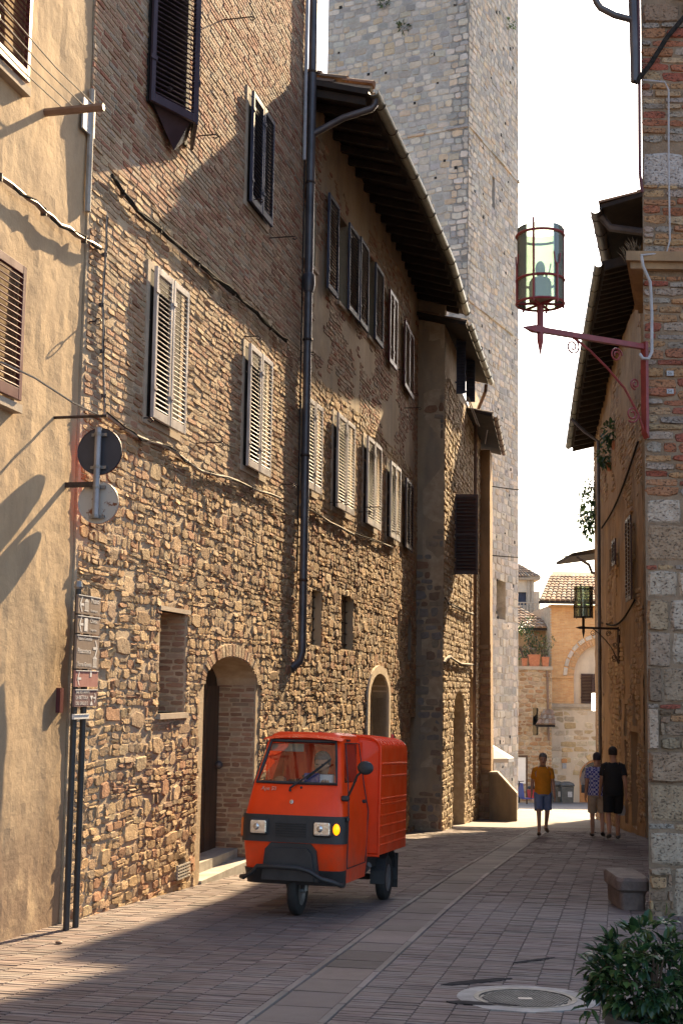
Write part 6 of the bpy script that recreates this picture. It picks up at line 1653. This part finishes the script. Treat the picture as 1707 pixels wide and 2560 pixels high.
    for sd_ in ('L', 'R'):
        a, b = J['hip'+sd_], J['kn'+sd_]; e_ = a.lerp(b, short_len*1.75)
        mb.tube([a+Vector((0, 0, .05*S)), a, a.lerp(e_, .5), e_], [.09*S, .108*S, .10*S, .096*S], 14, cap=False)
    mb.build('shorts', shorts, t, local=True, smooth=True)
    for sd_ in ('L', 'R'):
        a, b = J['an'+sd_], J['to'+sd_]; d = (b-a); d.z = min(d.z, 0); yaw = math.atan2(d.x, -d.y) if d.length > 0 else 0
        pit = math.atan2((b-a).z+.055*S, math.hypot(d.x, d.y))
        Mx = (Matrix.Rotation(yaw, 4, 'Z') @ Matrix.Rotation(-pit, 4, 'X')).to_3x3()
        ct = a.lerp(b, .48); mb = MB()
        mb.ellipsoid((ct.x, ct.y, ct.z-.012*S), (.048*S, .135*S, .042*S), 14, 8, Mx); mb.build('shoe', shoe, t, local=True, smooth=True)
    mb = MB(); hc = J['head2']-f*.016*S+Vector((0, 0, .012*S))
    n = 16; rg = []
    for i in range(7):
        th = math.pi*.5*i/6; z = .088*math.cos(th)-.0; r_ = math.sin(th)
        rg.append([tuple(hc+Vector((.086*S*r_*math.cos(q), .104*S*r_*math.sin(q), z*S))) for q in [2*math.pi*k/n for k in range(n)]])
    back = []
    for q in [2*math.pi*k/n for k in range(n)]:
        v = Vector((.082*S*math.cos(q), .100*S*math.sin(q), 0)); fr_ = v.normalized().dot(f)
        back.append(tuple(hc+v+Vector((0, 0, -.075*S if fr_ < .25 else .012*S))))
    rg.append(back); mb.loft(rg, cap=False); mb.build('cap' if cap else 'hair', cap or hair, t, local=True, smooth=True)
    if cap:
        mb = MB(); p = hc+f*.10*S+Vector((0, 0, .012*S)); mb.ellipsoid(p+f*.02*S, (.075*S, .075*S, .01*S)); mb.build('cap_peak', cap, t, local=True, smooth=True)
    for sg in (-1, 1):
        mb = MB(); mb.ellipsoid(J['head1']+f*.086*S+side*sg*.03*S+Vector((0, 0, .045*S)), (.012*S, .008*S, .007*S), 8, 5); mb.build('eye', M['dark'], t, local=True)
    mb = MB(); mb.ellipsoid(J['head1']+f*.092*S+Vector((0, 0, -.025*S)), (.024*S, .008*S, .006*S), 8, 5); mb.build('mouth', M['cabin'], t, local=True)
    return t
def walk(stride=.22, arm=.16, lean=.02, sgn=1):
    """left leg forward when sgn = 1"""
    P = dict(pelvis=(0, 0, .93), belly=(0, -lean*.4, 1.07), chest=(0, -lean, 1.28), neckb=(0, -lean*1.2, 1.43), neck=(0, -lean*1.6-.01, 1.50), head1=(0, -lean*2-.025, 1.575), head2=(0, -lean*2-.02, 1.655), top=(0, -lean*2-.01, 1.705), face=(0, -1, 0))
    for s, q in (('L', 1), ('R', -1)):
        k = sgn*q; x = .09*q
        P['hip'+s] = (x, 0, .87); P['kn'+s] = (x*1.05, -stride*(.55 if k > 0 else -.10)-.03, .49)
        P['an'+s] = (x*1.0, -stride*(1.0 if k > 0 else -1.15)+.02, .085 if k > 0 else .16)
        a = P['an'+s]; P['to'+s] = (x*1.25, a[1]-.15, .045 if k > 0 else .06)
        P['sh'+s] = (.165*q, -lean*1.0, 1.375); P['el'+s] = (.215*q, -lean+arm*(.5 if k > 0 else -.3)*1.0+.03, 1.11); P['wr'+s] = (.235*q, -lean+arm*(.55 if k > 0 else -1.1)-.04, .87)
    return P
g1 = ground(1356, 2088)
person('older man in a mustard shirt and denim shorts walking towards the viewer', (g1[0], g1[1], gh(g1[1])), R(-4), 1.80, walk(.20, .10, .02, -1), cloth('mustard_shirt', (.72, .27, .012)), cloth('denim', (.17, .23, .38)), pmat('sandal', (.06, .035, .02), (.1, .06, .035), 9, .6), M['hair_grey'], short_len=.50)
p = at(1492, 2000, 27.6)
person('man in a blue checked shirt, beige shorts and cap walking away', (p[0], p[1], gh(p[1])), R(180-8), 1.80, walk(.17, .10, .02, 1), check_mat(), cloth('beige_shorts', (.45, .35, .25)), pmat('dark_shoe', (.02, .015, .012), (.04, .03, .025), 9, .5), M['hair_grey'], cap=cloth('dark_cap', (.03, .03, .045)), short_len=.52, loose=1.12)
p2 = at(1532, 2000, 26.6)
person('man in black T-shirt and black shorts walking away beside the wall', (p2[0], p2[1], gh(p2[1])), R(180-8), 1.90, walk(.20, .14, .02, -1), cloth('black_shirt', (.012, .012, .013)), cloth('black_shorts', (.012, .012, .014)), pmat('grey_shoe', (.06, .06, .055), (.12, .12, .11), 9, .6), M['hair_dark'], short_len=.52, loose=1.08)
M['bag'] = glass_mat('thin_white_plastic', (.9, .9, .9), .06, .25, .55, (.8, .8, .8))
for x, y, Y, sc, lab in ((1464, 1942, 27.7, 1.0, 'white plastic bag carried by the man in the checked shirt'), (1552, 2022, 26.7, .8, 'thin plastic bag hanging by the man in black')):
    p = at(x, y, Y); t = thing('carrier_bag', lab, 'bag', tuple(p), group='carrier bags')
    mb = MB(); rg = []
    for z, r_ in ((-.17, .03), (-.16, .10), (-.05, .125), (.06, .09), (.13, .035), (.2, .02)):
        rg.append([(p[0]+r_*sc*math.cos(q)*(1+.15*math.sin(3*q+z*9)), p[1]+r_*.6*sc*math.sin(q)*(1+.2*math.cos(4*q)), p[2]+z*sc) for q in [2*math.pi*k/14 for k in range(14)]])
    mb.loft(rg); mb.build('bag', M['bag'], t, smooth=True)
    MB().tube([(p[0]-.02, p[1], p[2]+.19*sc), (p[0], p[1], p[2]+.30*sc), (p[0]+.02, p[1], p[2]+.19*sc)], .006, 5).build('handle', M['canvas'], t)
# driver
Ps = dict(pelvis=(0, .1, .80), belly=(0, .09, .92), chest=(0, .05, 1.10), neckb=(0, .02, 1.23), neck=(0, .0, 1.29), head1=(0, -.02, 1.36), head2=(0, -.015, 1.44), top=(0, 0, 1.48), face=(0, -1, 0))
for s, q in (('L', 1), ('R', -1)):
    Ps.update({'hip'+s: (.09*q, .08, .76), 'kn'+s: (.13*q, -.32, .80), 'an'+s: (.12*q, -.30, .42), 'to'+s: (.13*q, -.42, .40), 'sh'+s: (.17*q, .04, 1.18), 'el'+s: (.24*q, -.08, 1.0), 'wr'+s: (.17*q, -.30, 1.16)})
mw = Matrix.Translation(AP.location) @ Euler(AP.rotation_euler).to_matrix().to_4x4()
dl = mw @ Vector((.13, .36, .10))
person('driver in a pale shirt seen dimly behind the windscreen of the van', tuple(dl), -R(14.5), 1.66, Ps, cloth('pale_shirt', (.55, .58, .66)), cloth('navy_trousers', (.03, .03, .06)), M['rubber'], M['hair_grey'], short_len=.55)

# ------------------------------------------------------------------ road signs by the corner
sA, zA = WA.hit(165, 1212)
NP = .30
SP = thing('round_sign_post', 'two round road signs seen from behind on a short grey bracketed pole', 'road sign', WA.pt(sA, zA, NP))
M['sign_grey'] = pmat('dark_sign_back', (.028, .030, .040), (.042, .044, .056), 4, .6, 30, .1, .002)
M['sign_red'] = pmat('sign_rim_red', (.5, .06, .02), (.55, .08, .03), 4, .4, 20, 0)
def rusty():
    m, nt, b = base('rusty_white_enamel', .45, .0, .4)
    c = mixc(nt, ramp(nt, noise_n(nt, 11, 4, .6), [(.58, 0.0), (.63, 1.0)]), (.42, .40, .36), (.17, .055, .02)); nt.links.new(c, b.inputs['Base Color']); return m
M['rusty'] = rusty()
M['galv'] = pmat('galvanised_pole', (.20, .20, .22), (.30, .30, .32), 5, .45, 40, .15, .002, metal=.5)
pole = lambda z: Vector(WA.pt(sA, z, NP))
zt_ = WA.hit(240, 1066, NP)[1]; zb_ = WA.hit(226, 1290, NP)[1]
MB().tube([pole(zb_), pole(zt_)], .030, 12).build('pole', M['galv'], SP, smooth=True)
MB().wbox(WA, sA-.02, sA+.02, zA-.025, zA+.02, -.02, NP-.02).build('wall_bracket', M['iron'], SP)
for (x, y), r_, mt, off in (((239, 1124), .215, 'sign_grey', .0), ((229, 1250), .195, 'rusty', .012)):
    zc = WA.hit(x, y, NP)[1]
    Mx = WA.mat(sA+.045+off, zc, NP) @ Matrix.Rotation(R(90), 4, 'Y')
    mb = MB(); mb.lathe([(0, 0), (r_-.006, 0), (r_, -.008), (r_, .012), (r_-.01, .014), (0, .014)], 40, Mx, cap=False); d_ = mb.build('disc', M[mt], SP)
    mb = MB(); mb.lathe([(r_*.4, .016), (r_+.002, .0155)], 40, Mx, cap=False); mb.build('sign_face', M['sign_red'], d_)
    for dz in (-.15, .15):
        mb = MB(); q = Vector(WA.pt(sA, zc+dz*r_/.215, NP))
        mb.lathe([(.034, -.016), (.036, 0), (.034, .016)], 12, Matrix.Translation(q), cap=False); mb.wbox(WA, sA+.02, sA+.04, zc+dz*r_/.215-.014, zc+dz*r_/.215+.014, NP-.075, NP+.075); mb.build('clamp', M['steel'], SP)
# direction boards on twin posts
NB = .22
BS = thing('direction_signpost', 'brown tourist direction boards on twin dark posts at the house corner', 'signpost', WA.pt(WA.hit(165, 2300, NB)[0], gh(11.2), NB))
M['brown_sign'] = pmat('faded_brown_sign', (.17, .125, .095), (.25, .19, .15), 5, .55, 50, .2, .002, stretch=(1, 1, .3))
M['red_sign'] = pmat('faded_red_sign', (.27, .10, .085), (.38, .19, .16), 5, .55, 50, .2, .002, stretch=(1, 1, .3))
M['plum_sign'] = pmat('faded_plum_sign', (.13, .075, .075), (.19, .12, .115), 5, .55, 50, .2, .002)
M['sign_white'] = pmat('sign_white', (.55, .53, .50), (.66, .64, .6), 20, .6, 30, 0)
s0 = WA.hit(187, 1620, NB+.03)[0]; s1 = WA.hit(243, 1620, NB+.03)[0]; wS = s1-s0
def zb(y): return WA.hit(190, y, NB+.03)[1]
for u in (.22, .62):
    a = s0+wS*u; zlow = gh(WA.pt(a, 0)[1]); MB().tube([WA.pt(a, zlow-.1, NB), WA.pt(a, zb(1470) if u < .5 else zb(1500), NB)], .028, 10).build('post', M['ape_dark'], BS, smooth=True)
MB().lathe([(.03, 0), (.04, .02), (.03, .07), (0, .075)], 10, Matrix.Translation(WA.pt(s0+wS*.22, zb(1470), NB)), cap=False).build('post_cap', M['steel'], BS)
def arrow(mb, Mx, x, z, d, h):
    for sg in (-1, 1):
        mb.add([tuple(Mx @ Vector(v)) for v in ((x, -.001, z), (x+d*h*.6, -.001, z+sg*h*.95), (x+d*h*.85, -.001, z+sg*h*.95), (x+d*h*.3, -.001, z))], [(0, 1, 2, 3)])
    mb.add([tuple(Mx @ Vector(v)) for v in ((x+d*h*.12, -.001, z-h*.16), (x+d*h*1.3, -.001, z-h*.16), (x+d*h*1.3, -.001, z+h*.16), (x+d*h*.12, -.001, z+h*.16))], [(0, 1, 2, 3)])
for y0, y1, mt, lines, ar, icon in ((1484, 1534, 'brown_sign', ('Museo', 'Ornitologico'), -1, 'temple'), (1536, 1583, 'brown_sign', ('Chiesa', 'S. Agostino'), -1, 'church'), (1585, 1672, 'brown_sign', ('Palazzo Comunale', '', 'Pinacoteca', '', 'Torre Grossa'), 1, 'temple'),
                                    (1674, 1718, 'red_sign', (), -1, 'info'), (1722, 1768, 'plum_sign', ('BAR RISTORANTE', 'LA BETTOLA', 'DEL GRILLO 2'), 1, 'glass'), (1784, 1799, 'sign_white', (), 0, None)):
    z1, z0 = zb(y0), zb(y1); w = wS if ar else wS*.66
    mb = MB(); mb.wbox(WA, s0, s0+w, z0+.004, z1-.004, NB+.03, NB+.05); bd = mb.build('board', M[mt], BS)
    Mx = WA.mat(s0, z0, NB+.0515); h = z1-z0
    ed = MB(); ed.wbox(WA, s0, s0+w, z1-.012, z1-.0045, NB+.049, NB+.056); ed.build('board_edge', M['sign_white'], bd)
    mk = MB()
    if ar == -1: arrow(mk, Mx, .03, h*.5, 1, min(.07, h*.42)); tx = .26
    elif ar == 1: arrow(mk, Mx, w-.03, h*(.62 if h > .25 else .5), -1, .075 if h > .25 else .045); tx = .02
    if icon == 'temple':
        x0, zz = (.14, h*.18) if ar == -1 else (w-.12, h*.06); ih = h*.64 if ar == -1 else h*.34
        for k in range(4): mk.add([tuple(Mx @ Vector(v)) for v in ((x0+.02*k, -.0012, zz+ih*.1), (x0+.02*k+.009, -.0012, zz+ih*.1), (x0+.02*k+.009, -.0012, zz+ih*.7), (x0+.02*k, -.0012, zz+ih*.7))], [(0, 1, 2, 3)])
        for pz in (0, .72): mk.add([tuple(Mx @ Vector(v)) for v in ((x0-.008, -.0012, zz+ih*pz), (x0+.077, -.0012, zz+ih*pz), (x0+.077, -.0012, zz+ih*(pz+.08)), (x0-.008, -.0012, zz+ih*(pz+.08)))], [(0, 1, 2, 3)])
        mk.add([tuple(Mx @ Vector(v)) for v in ((x0-.008, -.0012, zz+ih*.82), (x0+.077, -.0012, zz+ih*.82), (x0+.034, -.0012, zz+ih))], [(0, 1, 2)])
    if icon == 'church': mk.add([tuple(Mx @ Vector(v)) for v in ((.14, -.0012, h*.15), (.21, -.0012, h*.15), (.21, -.0012, h*.85), (.14, -.0012, h*.85))], [(0, 1, 2, 3)])
    if icon == 'info': mk.add([tuple(Mx @ Vector(v)) for v in ((w*.62, -.0012, h*.6), (w*.70, -.0012, h*.6), (w*.70, -.0012, h*.92), (w*.62, -.0012, h*.92))], [(0, 1, 2, 3)])
    if icon == 'glass': mk.add([tuple(Mx @ Vector(v)) for v in ((w*.66, -.0012, h*.62), (w*.80, -.0012, h*.62), (w*.73, -.0012, h*.36), (w*.66, -.0012, h*.1), (w*.80, -.0012, h*.1))], [(0, 1, 2), (2, 4, 3)])
    if mk.v: mk.build('pictogram', M['sign_white'], bd)
    for k, tl_ in enumerate(lines):
        if not tl_: continue
        n_l = len(lines); zz = h-(k+.82)*h/(n_l+.25); sz = min(h/(n_l+.4)*.95, (w-tx-.02)/(len(tl_)*.56)) if ar == -1 or h < .25 else min(.075, (w-.14)/(len(tl_)*.52))
        if icon == 'glass': sz = min(h/3.6, w*.62/(len(tl_)*.60))
        text_mb(tl_, sz, Mx @ Matrix.Translation((tx, -.001, zz)) @ Matrix.Rotation(R(90), 4, 'X'), .0004).build('lettering', M['sign_white'], bd)
if True:
    a, z = WA.hit(160, 1748, .05); t = thing('wall_box', 'small dark red box on the wall behind the direction boards', 'box', WA.pt(a, z, 0))
    MB().wbox(WA, a-.03, a+.04, z-.12, z+.10, -.01, .03).build('box', M['sh_red'], t)

# ------------------------------------------------------------------ foreground: manhole, gully grating, stone bench, shrub
cast = pmat('cast_iron', (.06, .06, .062), (.13, .13, .13), 12, .5, 60, .3, .003, metal=.5)
mc = Vector((man_c[0], man_c[1], gh(man_c[1])))
tilt = Matrix.Translation(mc) @ Matrix.Rotation(-math.atan(.045), 4, 'X')
MH = thing('manhole_cover', 'round cast iron manhole cover set in a pale cracked collar', 'manhole', tuple(mc))
mb = MB(); n = 40
inn = [(.335*math.cos(2*math.pi*k/n), .335*math.sin(2*math.pi*k/n), .004) for k in range(n)]
out_ = [((.45+.05*noise.noise(Vector((math.cos(2*math.pi*k/n)*1.5, math.sin(2*math.pi*k/n)*1.5, 4))))*math.cos(2*math.pi*k/n), (.45+.07*noise.noise(Vector((math.cos(2*math.pi*k/n)*2, math.sin(2*math.pi*k/n)*2, 9))))*math.sin(2*math.pi*k/n), .003) for k in range(n)]
low = [(x, y, -.03) for x, y, z in out_]
mb.loft([[tuple(tilt @ Vector(v)) for v in r_] for r_ in (inn, out_, low)], cap=False); mb.build('collar', pmat('worn_concrete', (.20, .19, .18), (.32, .31, .29), 7, .7, 40, .5, .006), MH)
MB().lathe([(.30, -.02), (.30, .004), (.335, .006), (.335, -.02)], 40, tilt, cap=False).build('frame', cast, MH)
MB().lathe([(0, -.004), (.296, -.004), (.296, -.02)], 40, tilt, cap=False).build('lid', cast, MH)
mb = MB()
for i in range(-12, 13):
    for j_ in range(-12, 13):
        x, y = i*.0235+(j_ % 2)*.0117, j_*.0235
        if math.hypot(x, y) < .275 and not (abs(x) < .055 and abs(y) < .04): mb.box(x-.008, x+.008, y-.0065, y+.0065, -.004, .003, tilt)
mb.build('tread_studs', cast, MH, kind='stuff')
MB().box(-.045, .045, -.028, .028, -.004, .002, tilt).build('badge_plate', M['steel'], MH)
gc = Vector((grate_c[0], grate_c[1], gh(grate_c[1])))
GR = thing('gully_grating', 'dark iron gully grating at the bottom left corner of the street', 'grating', tuple(gc))
tg = Matrix.Translation(gc) @ Matrix.Rotation(-R(PH), 4, 'Z') @ Matrix.Rotation(-math.atan(.045), 4, 'X')
mb = MB(); mb.box(-.40, .40, -.24, -.21, -.03, .004, tg); mb.box(-.40, .40, .21, .24, -.03, .004, tg); mb.box(-.40, -.37, -.21, .21, -.03, .0035, tg); mb.box(.37, .40, -.21, .21, -.03, .0035, tg); mb.build('frame', M['steel'], GR)
for k in range(9):
    y = -.19+.38*k/8; MB().box(-.37, .37, y-.012, y+.012, -.03, .002, tg).build('bar', cast, GR)
MB().box(-.37, .37, -.21, .21, -.06, -.035, tg).build('pit', M['dark'], GR)
# worn patches of bitumen in the pavement
for x, y, rx, ry, ang, lab in ((1190, 2455, .30, .055, 30, 'dark bitumen patch above the left of the manhole'), (1200, 2510, .22, .05, -15, 'dark bitumen patch at the left rim of the manhole'), (1330, 2402, .22, .025, 40, 'thin dark crack repair running up from manhole to the shrub')):
    c = ground(x, y); mb = MB(); n = 22; pts = []
    for k in range(n):
        q = 2*math.pi*k/n; r_ = 1+.45*noise.noise(Vector((math.cos(q)*2+x, math.sin(q)*2, 1)))
        u, v = rx*r_*math.cos(q), ry*r_*math.sin(q); a_ = R(ang); X_, Y_ = c[0]+u*math.cos(a_)-v*math.sin(a_), c[1]+u*math.sin(a_)+v*math.cos(a_)
        pts.append((X_, Y_, gh(Y_)+.0055))
    mb.add(pts+[(p_[0], p_[1], p_[2]-.02) for p_ in pts], [tuple(range(n))]+[(k, k+n, (k+1) % n+n, (k+1) % n) for k in range(n)])
    mb.build('bitumen_patch', pmat('bitumen', (.02, .019, .02), (.045, .042, .042), 15, .95, 60, .4, .004, spec=.1), street)
# stone bench block at the corner
bc = ground(1572, 2278); SB = thing('stone_ledge', 'worn stone bench block at the foot of the corner house', 'bench', (bc[0], bc[1], gh(bc[1])))
mb = MB(); rg = []; zz = gh(bc[1])
for z, w, d_ in ((.0, .13, .36), (.17, .14, .36), (.20, .17, .40), (.29, .175, .41), (.32, .155, .38)):
    r_ = []
    for k in range(20):
        q = 2*math.pi*k/20; cx_, cy_ = math.cos(q), math.sin(q); e_ = .35
        r_.append((bc[0]+.06+w*math.copysign(abs(cx_)**e_, cx_)+.012*noise.noise(Vector((cx_*3, cy_*3, z*9))), bc[1]+.42+d_*math.copysign(abs(cy_)**e_, cy_), zz+z+.012*noise.noise(Vector((cx_*4, cy_*4, z*5)))))
    rg.append(r_)
mb.loft(rg); mb.build('block', pmat('worn_dark_stone', (.10, .08, .07), (.19, .155, .135), 6, .7, 30, .7, .012), SB, smooth=True)
# shrub in the corner
sc_ = at(1590, 2440, 6.6); SH = thing('leafy_shrub', 'glossy dark green shrub in the bottom right corner', 'shrub', (sc_[0]+.05, sc_[1], gh(6.6)))
SPAL = [(.022, .055, .022), (.03, .075, .028), (.018, .042, .018), (.055, .11, .035), (.026, .06, .03), (.08, .13, .04)]
cl = []
ctr = Vector((sc_[0]+.06, sc_[1], sc_[2]-.02))
for _ in range(120):
    v = rdir(); cl.append(ctr+Vector((v.x*.30, v.y*.30, v.z*.27))*rnd.uniform(.5, 1.0))
for dx, dz in ((-.28, .05), (-.26, -.06), (-.2, .18), (.1, .28), (.0, .27), (.2, .24), (-.3, -.15)): cl.append(ctr+Vector((dx, rnd.uniform(-.1, .1), dz)))
leaves = []
for c in cl:
    for k in range(13):
        v = rdir(); d = (v+(c-ctr).normalized()*.8+Vector((0, 0, -.15))).normalized()
        mb = MB(); leaf(mb, c+v*.02, d, Vector((0, 0, 1)) if abs(d.z) < .9 else Vector((1, 0, 0)), rnd.uniform(.035, .095), rnd.uniform(.02, .05), SPAL)
        leaves.append((mb.v, mb.f, mb.cc))
sc2 = sorted(range(len(leaves)), key=lambda i: leaves[i][0][0][1])[:280]; own = set(sc2); rest = MB()
M['gloss_leaf'] = leaf_mat('glossy_leaf', None, None, .22)
for i, (vs, fs, c) in enumerate(leaves):
    if i in own: mb = MB(); mb.cc = c; mb.add(vs, fs); mb.build('leaf', M['gloss_leaf'], SH)
    else: rest.cc = c; rest.add(vs, fs)
rest.build('foliage', M['gloss_leaf'], SH, kind='stuff')
for k in range(9):
    q = rnd.uniform(0, 6.28); r_ = rnd.uniform(.05, .24); MB().tube([(ctr.x+rnd.uniform(-.05, .05), ctr.y, gh(6.6)), (ctr.x+math.cos(q)*r_*.4, ctr.y+math.sin(q)*r_*.4, ctr.z-.15), (ctr.x+math.cos(q)*r_, ctr.y+math.sin(q)*r_, ctr.z+.12)], [.012, .008, .004], 6).build('stem', M['wood'], SH)
MB().lathe([(.15, 0), (.2, .28), (.22, .28), (.22, .33), (.19, .33), (.18, .26)], 20, Matrix.Translation((ctr.x, ctr.y, gh(6.6)-.02))).build('pot', M['bin'], SH, smooth=True)
c = ground(148, 2360); tag(MB().ellipsoid((c[0], c[1], c[2]+.012), (.03, .02, .012)).build('dry_leaf', M['pipe_brown'], None, loc=tuple(c)), 'single dry leaf lying on the sunlit bricks at left', 'leaf')
